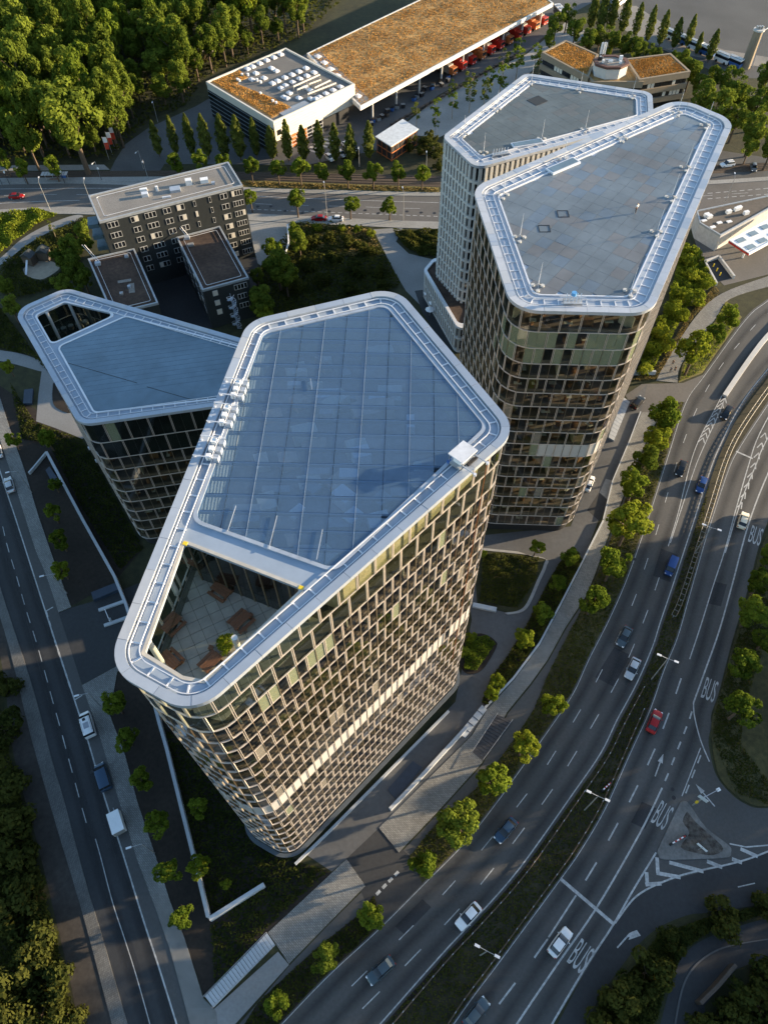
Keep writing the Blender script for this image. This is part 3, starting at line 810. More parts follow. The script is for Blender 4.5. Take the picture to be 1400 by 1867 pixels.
for (u, v, r) in ((1228, 1455, 0.35), (1226, 1440, 0.3), (1157, 1020, 0.35), (167, 1408, 0.3)):
    q = P(u, v); cyl('manhole_cover', PLAST, (q.x, q.y, 0.016), r, 0.016, highway_b if u > 300 else street_l, n=12)

# ================================================================== THE FOUR TOWERS
def ring(name, outer, inner, z0, z1, m, parent):
    """closed band between two outlines with matching points"""
    n = len(outer)
    vs = [(p.x, p.y, z) for z in (z0, z1) for l in (outer, inner) for p in l]
    fs = []
    for i in range(n):
        j = (i + 1) % n
        fs += [(2 * n + i, 2 * n + j, 3 * n + j, 3 * n + i), (j, i, n + i, n + j), (i, j, 2 * n + j, 2 * n + i), (n + j, n + i, 3 * n + i, 3 * n + j)]
    b = MB(); b.v, b.f = vs, fs
    return b.build(name, m, parent)
def seen_area(c):
    q = [project(p) for p in c]
    if any(x is None for x in q): return 0
    a = 0.5 * sum(q[i][0] * q[i - 1][1] - q[i - 1][0] * q[i][1] for i in range(4))
    cx = sum(x[0] for x in q) / 4; cy = sum(x[1] for x in q) / 4
    if not (-20 < cx < 1420 and -20 < cy < 1887): return 0
    return a
DBL = mesh('double_mullion', [(x * .05 + s * .095, y * .16 - .03, z) for s in (-1, 1) for x, y, z in CUBEV], [tuple(i + 8 * s for i in f) for s in (0, 1) for f in CUBEF], FRAME)
def place(name, items, parent, limit=300):
    """items: (size on screen, mesh or material, loc, rz, scale); the largest become objects, the rest one joined part per material"""
    items.sort(key=lambda t: -t[0])
    for a, me, loc, rz, sc in items[:limit]:
        link(name, me, parent, loc, (0, 0, rz), sc)
    rest = {}
    for a, me, loc, rz, sc in items[limit:]:
        b = rest.setdefault(me.name, (MB(), me.materials[0]))[0]
        n = len(b.v); ca, sa = math.cos(rz), math.sin(rz)
        for v in me.vertices:
            x, y, z = v.co.x * sc[0], v.co.y * sc[1], v.co.z * sc[2]
            b.v.append((loc[0] + x * ca - y * sa, loc[1] + x * sa + y * ca, loc[2] + z))
        b.f += [tuple(i + n for i in p.vertices) for p in me.polygons]
    for b, m in rest.values():
        b.build(name + '_field', m, parent)['kind'] = 'stuff'
def curtain_wall(t, poly, r, levels, bay, kinds, seed, inner=0.45):
    """storeys of glass panes with staggered double mullions, one transom per storey"""
    rnd = random.Random(seed)
    path = ring_outline(poly, inner, r)
    nb = 2 * max(1, round(sum((b - a).length for a, b in zip(path, path[1:] + path[:1])) / bay / 2))
    tot = sum((b - a).length for a, b in zip(path, path[1:] + path[:1]))
    pts, _ = along(path, tot / nb)
    pts = pts[:nb]
    n = len(pts)
    panes, dbl, thin = [], [], []
    for row, (z0, z1) in enumerate(zip(levels, levels[1:])):
        for i in range(n):
            a, b = pts[i], pts[(i + 1) % n]
            d = b - a
            rz = math.atan2(d.y, d.x)
            c = (a + b) / 2
            sz = seen_area([(a.x, a.y, z0), (b.x, b.y, z0), (b.x, b.y, z1), (a.x, a.y, z1)])
            m = kinds(row, i, n, c, rnd)
            panes.append((sz, unit_box(m), (c.x, c.y, z0 + 0.1), rz + rnd.uniform(-.007, .007), (d.length - 0.04, 0.05, z1 - z0 - 0.14)))
            rm = rz - math.atan2((a - pts[i - 1]).y, (a - pts[i - 1]).x)
            rm = rz - (rm - 2 * math.pi * round(rm / 2 / math.pi)) / 2
            if (i + row) % 2 == 0:
                dbl.append((sz, DBL, (a.x, a.y, z0), rm, (1, 1, z1 - z0)))
            elif row < len(levels) - 3 or len(levels) < 4:
                thin.append((sz, unit_box(FRAMEB), (a.x, a.y, z0), rm, (0.07, 0.16, z1 - z0)))
    place('window_pane', panes, t)
    place('double_mullion', dbl, t)
    place('thin_mullion', thin, t, 0)
    for z in levels:
        ring('transom', ring_outline(poly, inner - 0.075, r), ring_outline(poly, inner + 0.06, r), z - 0.04, z + 0.065, FRAME, t)
    return path
def interior(t, poly, r, levels, seed, core=8.0, dens=0.9, skip_top=0):
    rnd = random.Random(seed)
    lv = levels[:len(levels) - skip_top]
    for z in lv:
        prism('floor_slab', ring_outline(poly, 0.7, r), z - 0.28, z, SLAB, t)
        if z < lv[-1]: ring('convector_casing', ring_outline(poly, .74, r), ring_outline(poly, 1.1, r), z + .002, z + .5, CASING, t)
    prism('core', inset(poly, core), 0.5, lv[-1] - 0.3, CORE, t)
    desks, wood = MB(), MB()
    for z in lv[:-1]:
        for d in (2.0, 4.0):
            pts, _ = along(ring_outline(poly, d, r), 2.7)
            for p, p2 in zip(pts, pts[1:] + pts[:1]):
                tz = math.atan2((p2 - p).y, (p2 - p).x)
                if rnd.random() < dens * 0.5:
                    (desks if rnd.random() < 0.75 else wood).box((p.x + rnd.uniform(-.4, .4), p.y + rnd.uniform(-.4, .4), z + rnd.choice((0.7, 0.75, 1.1))), (rnd.uniform(.8, 1.5), rnd.uniform(.5, .75), .06), tz + rnd.choice((0, 0, 1.571)))
                    wood.box((p.x, p.y, z + .02), (.5, .5, .85), tz + rnd.uniform(0, 1))
                if rnd.random() < 0.12:
                    wood.box((p.x, p.y, z), (1.4, .5, rnd.uniform(.7, 1.9)), tz + rnd.choice((0, 1.571)))
                if rnd.random() < 0.10:
                    desks.box((p.x, p.y, z + .02), (.08, 2.4, 2.3), tz)
    desks.build('office_desks', DESK, t)['kind'] = 'stuff'
    wood.build('office_cabinets', DESKW, t)['kind'] = 'stuff'
def roof_edge(t, poly, r, h, cop=1.15, rails=(1.55, 2.75), step=3.4, tie=1.9, deck=None, holes=(), m=None):
    """coping plates, a pair of crane rails with ties, the walkway deck"""
    n = 0
    o_, i_ = ring_outline(poly, 0, r, 9), ring_outline(poly, cop, r, 9)
    tot = sum((b - a).length for a, b in zip(o_, o_[1:] + o_[:1]))
    L = [0]
    for a, b in zip(o_, o_[1:] + o_[:1]): L.append(L[-1] + (b - a).length)
    k = max(8, round(tot / step))
    cuts = sorted(set([round(tot * i / k, 4) for i in range(k + 1)]))
    def at(s):
        for i in range(len(L) - 1):
            if L[i + 1] >= s - 1e-6:
                f = (s - L[i]) / max(1e-9, L[i + 1] - L[i])
                return o_[i].lerp(o_[(i + 1) % len(o_)], f), i_[i].lerp(i_[(i + 1) % len(i_)], f)
    for a, b in zip(cuts, cuts[1:]):
        ss = [a + 0.015] + [x for x in L if a + .03 < x < b - .03] + [b - 0.015]
        pr = [at(s) for s in ss]
        mb = MB()
        m_ = len(pr)
        dz = random.uniform(-.012, .012)
        mb.v = [(p[0].x, p[0].y, h - .55) for p in pr] + [(p[0].x, p[0].y, h + dz) for p in pr] + [(p[1].x, p[1].y, h + dz - .04) for p in pr] + [(p[1].x, p[1].y, h - .55) for p in pr]
        for q in range(3):
            for i in range(m_ - 1): mb.f.append((q * m_ + i, q * m_ + i + 1, (q + 1) * m_ + i + 1, (q + 1) * m_ + i))
        mb.f += [(0, m_, 2 * m_, 3 * m_), (4 * m_ - 1, 3 * m_ - 1, 2 * m_ - 1, m_ - 1)]
        mb.build('coping_plate', (m or ALU) if random.random() < .6 else random.choice((A('coping_cool', (.34, .39, .46), .34, .25, var=.07, scale=.5), A('coping_warm', (.39, .42, .46), .45, .2, var=.07, scale=.5))), t)
    prism('roof_walkway', ring_outline(poly, cop + .02, r), h - .7, h - .42, deck or ALU, t, holes)
    for d in rails:
        ring('crane_rail', ring_outline(poly, d - .04, r, 9), ring_outline(poly, d + .04, r, 9), h - .28, h - .17, ALUW, t)
    pa, _ = along(ring_outline(poly, rails[0], r, 9), tie)
    inn = ring_outline(poly, rails[1], r, 9)
    for p in pa:
        q = min((closest(p, inn[i - 1], inn[i]) for i in range(len(inn))), key=lambda c: (c - p).length)
        d = q - p
        box('rail_tie', ALUW, ((p.x + q.x) / 2, (p.y + q.y) / 2, h - .40), (d.length + .1, .13, .11), math.atan2(d.y, d.x), t)
def closest(p, a, b):
    d = b - a
    return a + d * max(0, min(1, (p - a).dot(d) / max(1e-9, d.length_squared)))

BLUW0 = A('pale_wall_concrete', (.40, .43, .46), .7, var=.06)
# ---------------------------------------------------------------- near tower with the glass roof and sunken terrace
NH = 70.0
near_poly = ccw(PX([(192, 1218), (352, 1307), (945, 784), (722, 522), (452, 584)], NH))
nc = sum(near_poly, Vector((0, 0))) / 5
near = thing('office_tower', 'tall glass tower with sunken roof terrace and blue glass roof, nearest in view', 'tower', (nc.x, nc.y, 0))
NR = 3.6
NL = [4.6 + 3.2 * i for i in range(19)] + [66.0, 69.4]
def anyglass(rnd):
    x = rnd.random()
    return BLIND if x < .012 else BLINDW if x < .035 else GLS2 if x < .30 else GLS3 if x < .42 else GLS
def near_kinds(row, i, n, c, rnd):
    if row >= 18: return GLC
    if row == 8: return LOUV if rnd.random() < 0.93 else GLS
    if row == 17 and -14 < c.x < -4 and c.y < 33: return BLIND if rnd.random() < .6 else GLS
    return anyglass(rnd)
curtain_wall(near, near_poly, NR, NL, 1.16, near_kinds, 3)
interior(near, near_poly, NR, NL, 5, core=9, skip_top=2)
NG = ccw(PX([(355, 947), (480, 608), (703, 557), (884, 778), (608, 1037)], NH - .3))
NT = ccw(PX([(337, 991), (549, 1074), (372, 1240), (335, 1233), (265, 1190)], NH - .4))
ngf, ntf = fillet(NG, 1.2, 5), fillet(NT, [0.3] * 5, 3)
roof_edge(near, near_poly, NR, NH, cop=.85, rails=(1.08, 1.95), deck=mat('blue_grey_roof_coating', (0.27, 0.33, 0.41), 0.5, 0, var=0.06, scale=0.6, var2=0.08, scale2=0.2), holes=(ngf, ntf))
ring('roof_kerb', fillet(inset(NG, -.35), 1.5, 5), fillet(inset(NG, 0.02), 1.2, 5), NH - .5, NH - .24, A('roof_kerb_metal', (.34, .39, .46), .45, .2), near)
ring('terrace_rim', fillet(inset(NT, -.30), .3, 3), fillet(inset(NT, 0.0), .3, 3), NH - .55, NH - .34, mat('terrace_rim_stone', (.42, .40, .36), .8), near)
# ground storey behind the curtain wall, with its dark plinth
prism('ground_storey', ring_outline(near_poly, 1.3, NR), 0.02, 4.5, DARK, near)
ring('ground_glazing', ring_outline(near_poly, .9, NR), ring_outline(near_poly, 1.0, NR), 0.3, 4.4, GLD, near)
ring('base_canopy', ring_outline(near_poly, -.35, NR + .35), ring_outline(near_poly, .3, NR), 3.85, 4.05, A('slate_canopy', (.07, .085, .10), .5), near)
# under the glass roof: penthouse wall, plant deck and its machines, beams
PW = fillet(inset(NG, -.2), 1.2, 4)
ring('penthouse_wall', PW, fillet(inset(NG, 0.05), 1.2, 4), 62.3, NH - .72, mat('cream_wall', (.50, .44, .34), .7), near)
prism('plant_deck', fillet(inset(NG, 0.06), 1.2, 4), 64.9, 65.2, mat('plant_deck_grey', (.24, .23, .24), .8, var=.4, scale=.4), near)
rn = random.Random(12)

gx = [p.x for p in NG]; gy = [p.y for p in NG]
for k in range(110):
    p = Vector((rn.uniform(min(gx), max(gx)), rn.uniform(min(gy), max(gy))))
    if inside(p, inset(NG, 2.0)):
        w, l, hh_ = rn.uniform(.8, 3.0), rn.uniform(.8, 2.2), rn.uniform(.5, 1.9)
        box('plant_unit', rn.choice((WHITE, CLAD, STEEL, mat('peach_housing', (.55, .42, .34), .6))), (p.x, p.y, 65.2), (w, l, hh_), rn.choice((0.0, .28, .8)), near)
ang = rad(-2.5)
cells = grid_cells(ngf_cv := inset(NG, .08), ang, 2.45, 1.95, 0.03)
for c, i, j in cells:
    prism('roof_pane', c, NH - .36, NH - .31 + random.uniform(0, .008), random.choice((GLR, GLR, GLR2)), near)
# beams and bars under the panes
f = inset(NG, .1)
ca, sa = math.cos(ang), math.sin(ang)
def cut_line(poly, p, d):
    """where a line crosses a convex polygon"""
    hits = []
    for a, b in zip(poly, poly[1:] + poly[:1]):
        e = b - a
        den = d.x * e.y - d.y * e.x
        if abs(den) < 1e-9: continue
        t = ((a.x - p.x) * e.y - (a.y - p.y) * e.x) / den
        s = ((a.x - p.x) * d.y - (a.y - p.y) * d.x) / den
        if 0 <= s <= 1: hits.append(t)
    return (p + d * min(hits), p + d * max(hits)) if len(hits) >= 2 else None
to = lambda p: Vector((p.x * ca + p.y * sa, -p.x * sa + p.y * ca))
bk = lambda p: Vector((p.x * ca - p.y * sa, p.x * sa + p.y * ca))
g0 = [to(p) for p in inset(NG, .08)]
x0, y0 = min(p.x for p in g0), min(p.y for p in g0)
for j in range(1, 22):
    s = cut_line(f, bk(Vector((x0, y0 + j * 1.95))), Vector((ca, sa)))
    if s and (s[1] - s[0]).length > .5: bar('roof_beam', A('blue_beam', (.10, .14, .20), .5, .2), (*s[0], NH - .62), (*s[1], NH - .62), .2, near, .42)
for i in range(1, 8):
    s = cut_line(f, bk(Vector((x0 + i * 4.9, y0))), Vector((-sa, ca)))
    if s and (s[1] - s[0]).length > .5: bar('glazing_bar', A('blue_grey_bar', (.22, .28, .36), .4, .2), (*s[0], NH - .30), (*s[1], NH - .30), .045, near, .04)
for u, v, u2, v2 in ((415, 968, 430, 922), (490, 1000, 505, 940), (577, 1020, 588, 965), (566, 690, 569, 710)):
    bar('maintenance_rail', ALU, P(u, v, NH - .18), P(u2, v2, NH - .18), .055, near)
# terrace: pavers, dark glazed wall, columns
TZ = 62.45
terr = inset(NT, -.9)
for c, i, j in grid_cells(terr, rad(28), 1.15, 1.15, 0.02):
    prism('terrace_paver', c, TZ, TZ + .06 + random.uniform(0, .006), PAVE if random.random() < .6 else PAVE2, near)
tw0, tw1 = P(337, 991, NH - .4).xy, P(549, 1074, NH - .4).xy
d = (tw1 - tw0); rz = math.atan2(d.y, d.x)
for k in range(8):
    c = tw0.lerp(tw1, (k + .5) / 8)
    nrm = Vector((d.y, -d.x)).normalized()
    cc = c - nrm * .25
    box('terrace_window', GLD, (cc.x, cc.y, TZ + .1), (d.length / 8 - .12, .06, 6.4), rz, near)
    box('terrace_window_post', FRAMEB, (tw0.lerp(tw1, k / 8).x - nrm.x * .25, tw0.lerp(tw1, k / 8).y - nrm.y * .25, TZ), (.14, .2, 6.8), rz, near)
mid = (tw0 + tw1) / 2 - Vector((d.y, -d.x)).normalized() * 1.2
box('terrace_back_wall', DARK, (mid.x, mid.y, TZ), (d.length, .3, 6.7), rz, near)
for u, v in ((323, 1083), (560, 1128), (452, 1222), (300, 1215)):
    q = P(u, v, TZ); cyl('terrace_column', CONCW, (q.x, q.y, TZ), .27, 7.0, near, n=12)
for u, v in ((337, 991), (549, 1072)):
    q = P(u - 1, v - 4, NH); box('yellow_marker', YEL, (q.x, q.y, NH - .41), (.42, .36, .1), rad(-20), near)
ring('terrace_balustrade', fillet(inset(near_poly, 1.4), 2.4, 7), fillet(inset(near_poly, 1.46), 2.34, 7), TZ, TZ + 1.1, GLC, near)

# terrace furniture, each its own thing
def picnic(u, v, rz, label):
    q = P(u, v, TZ + .07)
    t = thing('picnic_table', label, 'picnic table', (q.x, q.y, TZ + .07), 'wooden picnic sets on the terrace', rz)
    for k in range(4): box('table_plank', WOOD, (0, -.36 + .24 * k, .70), (2.0, .22, .05), 0, t, local=True)
    for s in (-1, 1):
        b = box('bench', WOOD, (0, s * .82, .42), (2.0, .32, .06), 0, t, local=True)
        for e in (-.8, .8): box('leg', WOOD, (e, s * .55, 0), (.09, .5, .42), 0, t, local=True)
    for e in (-.75, .75): box('trestle', WOOD, (e, 0, .06), (.09, .6, .62), 0, t, local=True)
picnic(405, 1081, rad(-35), 'dark wooden picnic table near the glazed terrace wall')
picnic(316, 1142, rad(52), 'dark wooden picnic table beside the terrace column')
picnic(441, 1136, rad(48), 'dark wooden picnic table with loose stools behind the potted shrub')
picnic(313, 1208, rad(-42), 'sunlit wooden picnic table in the terrace corner farthest left')
picnic(388, 1213, rad(50), 'sunlit wooden picnic table in front of the potted shrub')
q = P(354, 1031, TZ + .07)
t = thing('bench', 'long dark wooden bench in the top corner of the terrace', 'bench', (q.x, q.y, TZ + .07), None, rad(-26))
for k in range(3): box('seat_plank', WOOD, (0, -.2 + .2 * k, .4), (2.4, .17, .05), 0, t, local=True)
for e in (-1, 1): box('leg', WOOD, (e, 0, 0), (.1, .5, .4), 0, t, local=True)

# facade hoist units along the parapet
def hoist_unit(u0, v0, u1, v1, label):
    a, b = P(u0 + 11, v0 + 2, NH), P(u1 + 11, v1 + 2, NH)
    t = thing('hoist_unit', label, 'hoist unit', ((a.x + b.x) / 2, (a.y + b.y) / 2, NH), 'white hoist units on the parapet')
    d = (b - a).normalized(); n = Vector((-d.y, d.x, 0)); L = (b - a).length
    for e in (0.05, .95):
        p = a.lerp(b, e)
        bar('cross_arm', ALUW, p - n * .35 + Vector((0, 0, .4)), p + n * 2.2 + Vector((0, 0, .4)), .08, t)
        for w in (-.3, 1.2, 2.1): bar('post', STEEL, p + n * w + Vector((0, 0, -.42)), p + n * w + Vector((0, 0, .4)), .06, t)
    bar('long_rail', ALUW, a + n * 1.6 + Vector((0, 0, .5)), b + n * 1.6 + Vector((0, 0, .5)), .06, t)
    rzz = math.atan2(d.y, d.x)
    for k, e in enumerate((.15, .5, .85)):
        p = a.lerp(b, e) + n * 1.1
        box('white_housing', WHITE, (p.x, p.y, NH - .2), (.55, .45, .5), rzz + .1 * k, t)
        p = a.lerp(b, e) + n * 1.9
        box('grey_housing', ALU, (p.x, p.y, NH - .42), (.6, .5, .65), rzz, t)
    p = a.lerp(b, .35) - n * .45
    for k in range(4):
        p = a.lerp(b, .12 + .25 * k) - n * .25
        cyl('floodlight', ALUW, (p.x, p.y, NH - .25), .13, .3, t, n=8)
hoist_unit(407, 690, 394, 722, 'white hoist unit on the parapet, farthest of three')
hoist_unit(387, 735, 372, 772, 'white hoist unit on the parapet, middle one of three')
hoist_unit(363, 795, 347, 835, 'white hoist unit on the parapet, nearest of three')
# facade crane with white canopy
q = P(842, 838, NH)
t = thing('facade_crane', 'white facade access crane with flat canopy on the roof rails', 'crane', (q.x, q.y, NH - .4))
dr = (P(905, 822, NH) - P(412, 1264, NH)).normalized(); rz = math.atan2(dr.y, dr.x); no = Vector((dr.y, -dr.x, 0))
box('canopy', A('canopy_sheet', (.58, .60, .64), .5), (q.x, q.y, NH + 1.1), (2.25, 1.8, .12), rz, t)
box('chassis', STEEL, (q.x, q.y, NH - .2), (2.2, 1.3, .3), rz, t)
box('machine_housing', WHITE, (q.x, q.y, NH + .1), (1.5, 1.0, .9), rz, t)
for s in (-1, 1):
    for w in (-.8, .8):
        p = q + dr * (1.0 * s) + no * w
        bar('canopy_post', STEEL, (p.x, p.y, NH - .1), (p.x, p.y, NH + 1.1), .07, t)
    p = q + dr * (.95 * s) + no * .6
    e = p + no * 1.75
    bar('jib_arm', ALU, (p.x, p.y, NH + .6), (e.x, e.y, NH + .62), .11, t)
    cyl('jib_sheave', ALUW, (e.x, e.y, NH + .48), .16, .25, t, n=10)
    box('blue_wheel', BLUEP, (p.x - no.x * 1.4, p.y - no.y * 1.4, NH - .25), (.35, .3, .35), rz, t)
e = q + dr * .95 + no * 2.3
bar('hoist_cable', ORANGE, (e.x, e.y, 24.0), (e.x, e.y, NH + .55), .07, t)
bar('tool_rack', PLAST, q + dr * 1.2 + no * .9 + Vector((0, 0, .1)), q - dr * .2 + no * .9 + Vector((0, 0, .1)), .25, t)

# ---------------------------------------------------------------- far tower with the tiled grey roof
FH = 57.5
far_poly = ccw(PX([(861, 341), (934, 565), (1188, 571), (1339, 219), (1240, 177)], FH))
fc = sum(far_poly, Vector((0, 0))) / 5
far = thing('office_tower', 'glass tower with pale tiled roof and lightning rods, right of centre', 'tower', (fc.x, fc.y, 0))
FL = [3.2 + 3.13 * i for i in range(17)] + [56.9]
def far_kinds(row, i, n, c, rnd):
    if row in (14, 15) and c.y < 86 and rnd.random() < .85: return BLIND
    if row == 7 and c.y < 84 and 27 < c.x < 40: return LOUV
    return anyglass(rnd)
curtain_wall(far, far_poly, 4.6, FL, 1.45, far_kinds, 8)
interior(far, far_poly, 4.6, FL, 9, core=10, dens=1.15)
roof_edge(far, far_poly, 4.6, FH, rails=(1.6, 3.0), step=3.0, tie=2.0, deck=ALU, m=A('pale_coping', (.43, .46, .51), .4, .2, var=.06))
prism('ground_storey', ring_outline(far_poly, 1.2, 4.6), 0.02, 3.1, DARK, far)
ff = fillet(inset(far_poly, 3.7), 1.6, 5)
ring('roof_kerb', ff, fillet(inset(far_poly, 3.9), 1.4, 5), FH - .42, FH - .22, ALUW, far)
a, b = P(932, 434, FH).xy, P(1031, 341, FH).xy
fa = math.atan2((b - a).y, (b - a).x)
for c, i, j in grid_cells(inset(far_poly, 4.1), fa, 2.5, 2.1, 0.015):
    prism('roof_panel', c, FH - .40, FH - .33 + random.uniform(0, .012), random.choice((DECK, DECK, DECK, DECKB, DECKC)), far)
q = P(1027, 300, FH); rz = rad(34)
box('skylight', ALUW, (q.x, q.y, FH - .35), (6.2, 1.9, .35), rz, far)
box('skylight_pane', MEMB, (q.x, q.y, FH + .003), (5.6, 1.4, .04), rz, far)
for u, v in ((1027, 386), (993, 413)):
    q = P(u, v, FH)
    ring('roof_hatch', [Vector((q.x + x, q.y + y)) for x, y in ((-.9, -.9), (.9, -.9), (.9, .9), (-.9, .9))], [Vector((q.x + x, q.y + y)) for x, y in ((-.8, -.8), (.8, -.8), (.8, .8), (-.8, .8))], FH - .33, FH - .27, PLAST, far)

# ---------------------------------------------------------------- white tower behind it
WH = 43.0
white_poly = ccw(PX([(806, 248), (868, 306), (1192, 217), (1189, 167), (958, 132)], WH))
wc = sum(white_poly, Vector((0, 0))) / 5
white = thing('hotel_tower', 'white concrete tower with slit windows behind the tiled roof tower', 'tower', (wc.x, wc.y, 0))
def slit_facade(t, poly, r, levels, bay, m, sill=.5):
    path = ring_outline(poly, .25, r)
    pts, sp = along(path, bay)
    n = len(pts)
    win, pier = [], MB()
    for z0, z1 in zip(levels, levels[1:]):
        for i in range(n):
            a, b = pts[i], pts[(i + 1) % n]
            d = b - a; rz = math.atan2(d.y, d.x); c = (a + b) / 2
            sz = seen_area([(a.x, a.y, z0), (b.x, b.y, z0), (b.x, b.y, z1), (a.x, a.y, z1)])
            nn = Vector((-d.y, d.x)).normalized() * .28
            win.append((sz, unit_box(CARG), (c.x + nn.x, c.y + nn.y, z0 + sill), rz, (d.length * .5, .05, z1 - z0 - sill - .05)))
            pier.box((a.x, a.y, z0 + sill - .02), (d.length * .52, .55, z1 - z0 - sill + .04), rz)
        ring('storey_band', ring_outline(poly, .0, r), ring_outline(poly, .6, r), z0 - .04, z0 + sill, m, t)
    place('window_pane', win, t)
    pier.build('facade_piers', m, t)['kind'] = 'stuff'
    prism('inner_wall', ring_outline(poly, .62, r), levels[0], levels[-1], DARK, t)
WL = [0.05 + 2.78 * i for i in range(16)]
WL[-1] = 42.3
slit_facade(white, white_poly, 2.6, WL, 1.25, CONCW)
roof_edge(white, white_poly, 2.6, WH, rails=(1.5, 2.7), step=3.0, tie=2.2, m=A('pale_coping', (.52, .53, .57)))
wf = fillet(inset(white_poly, 3.4), 1.2, 5)
ring('roof_kerb', wf, fillet(inset(white_poly, 3.6), 1.0, 5), WH - .42, WH - .2, ALUW, white)
for c, i, j in grid_cells(inset(white_poly, 3.8), rad(36), 2.4, 2.0, 0.015):
    prism('roof_panel', c, WH - .40, WH - .33 + random.uniform(0, .012), random.choice((SLATE, SLATE, SLATE, A('slate_deck_brown', (.095, .105, .11), .5, 0, var=.12))), white)
q = P(980, 180, WH); box('roof_opening', DARK, (q.x, q.y, WH - .34), (3.6, 3.2, .06), rad(36), white)
q = P(962, 259, WH); box('skylight', ALUW, (q.x, q.y, WH - .34), (7, 1.9, .3), rad(15), white)
box('skylight_pane', MEMB, (q.x, q.y, WH - .03), (6.4, 1.4, .04), rad(15), white)
pod = ccw(PX([(774, 492), (799, 463), (866, 560), (846, 614)], 8.0))
podt = slit_facade(white, inset(pod, -.2), 2.2, [0.1, 4.0, 7.6], 1.25, CONCW)
ring('podium_coping', fillet(inset(pod, -.3), 2.3, 5), fillet(inset(pod, .5), 1.5, 5), 7.5, 8.1, ALUW, white)
prism('podium_roof', fillet(inset(pod, .45), 1.5, 5), 7.3, 7.7, SEDUMD, white)

# ---------------------------------------------------------------- low tower on the left with the blue membrane roof
LH = 38.0
left_poly = ccw(PX([(24, 566), (144, 775), (535, 720), (508, 636), (120, 524)], LH))
lc = sum(left_poly, Vector((0, 0))) / 5
left = thing('office_tower', 'lower glass tower with plain blue roof and corner light well, at the left', 'tower', (lc.x, lc.y, 0))
LL = [3.0 + 3.18 * i for i in range(9)] + [32.6, 37.3]
curtain_wall(left, left_poly, 3.4, LL, 1.75, lambda row, i, n, c, rnd: (GLD if row >= 8 else GLS) if rnd.random() > .03 else BLIND, 21)
interior(left, left_poly, 3.4, LL[:-1], 22, core=8, skip_top=1)
LF = ccw(PX([(107, 632), (229, 577), (492, 647), (512, 712), (173, 751)], LH - .3))
LT = ccw(PX([(66, 575), (118, 551), (211, 573), (95, 626)], LH - .4))
roof_edge(left, left_poly, 3.4, LH, cop=.9, rails=(1.3, 2.4), step=3.4, tie=1.8, deck=A('blue_grey_roof_coating', (0.27, 0.33, 0.41)), holes=(fillet(LT, .8, 4),))
prism('roof_membrane', fillet(LF, 1.0, 5), LH - .41, LH - .33, MEMB, left)
ring('roof_kerb', fillet(inset(LF, -.3), 1.3, 5), fillet(inset(LF, .0), 1.0, 5), LH - .41, LH - .25, ALUW, left)
prism('ground_storey', ring_outline(left_poly, 1.1, 3.4), 0.02, 2.9, DARK, left)
prism('light_well_floor', inset(LT, -1.0), 30.0, 30.2, A('well_floor', (.10, .105, .11), .8), left)
ring('light_well_rim', fillet(inset(LT, -.3), .9, 4), fillet(LT, .8, 4), LH - .55, LH - .3, ALUW, left)
ring('light_well_glazing', fillet(inset(LT, -.5), .9, 4), fillet(inset(LT, -.44), .9, 4), 30.2, LH - .7, GLD, left)
for u, v, in ((112, 624), (150, 606), (172, 596)):
    q = P(u, v, 30.2); cyl('light_well_column', CONCW, (q.x, q.y, 30.2), .28, 7.2, left, n=10)
for k in range(5):
    q = P(105 + k * 13, 606 - k * 4, 30.2); cyl('light_well_table', STEEL, (q.x, q.y, 30.2), .55, .7, left, n=10)
for l in ([(122, 661), (250, 698)], [(268, 705), (355, 730)]):
    bar('roof_seam', PLAST, P(*l[0], LH - .33), P(*l[1], LH - .33), .09, left, .05)
for c in range(1, 26):
    s = cut_line(inset(LF, .4), P(107, 632, LH).xy.lerp(P(229, 577, LH).xy, 0) + Vector((0.0, -14 + c * 1.15)), Vector((math.cos(rad(10)), math.sin(rad(10)))))
    if s and (s[1] - s[0]).length > 1: bar('membrane_seam', A('seam_blue', (.085, .13, .175), .4), (*s[0], LH - .335), (*s[1], LH - .335), .05, left, .03)
for u, v in ((165, 818), (178, 841)):
    q = P(u, v); box('vent_box', ALUW, (q.x, q.y, 0.0), (.8, .6, .6), .5, left)

# ---------------------------------------------------------------- lightning rods on the two tiled roofs
def lightning_rod(u, v, h, label):
    q = P(u, v, h - .32)
    t = thing('lightning_rod', label, 'lightning rod', (q.x, q.y, h - .32), 'lightning rods on the tower roofs')
    cyl('rod', ALUW, (q.x, q.y, h + .1), .06, 3.9, t, top=.35, n=6)
    for k in range(3):
        a = 2.1 * k + .4
        e = Vector((q.x + .8 * math.cos(a), q.y + .8 * math.sin(a), h - .28))
        bar('tripod_leg', STEEL, e, (q.x, q.y, h + .4), .08, t)
        cyl('ballast_weight', CONCW, (e.x, e.y, h - .32), .3, .22, t, n=10)
fr_l = [((917, 357), 'at the left corner of the pale tiled roof'), ((947, 435), 'by the left edge of the pale tiled roof halfway down'), ((980, 524), 'by the front left corner of the pale tiled roof'),
        ((1148, 533), 'by the front right corner of the pale tiled roof'), ((1196, 425), 'on the right edge of the pale tiled roof, second from the front'), ((1223, 362), 'on the right edge of the pale tiled roof, third from the front'),
        ((1249, 307), 'on the right edge of the pale tiled roof, fourth from the front'), ((1285, 230), 'at the far right corner of the pale tiled roof'), ((1234, 207), 'at the far tip of the pale tiled roof'), ((1134, 254), 'along the far left edge of the pale tiled roof'), ((1027, 292), 'on the skylight of the pale tiled roof')]
for (u, v), l in fr_l: lightning_rod(u, v, FH, 'thin lightning rod ' + l)
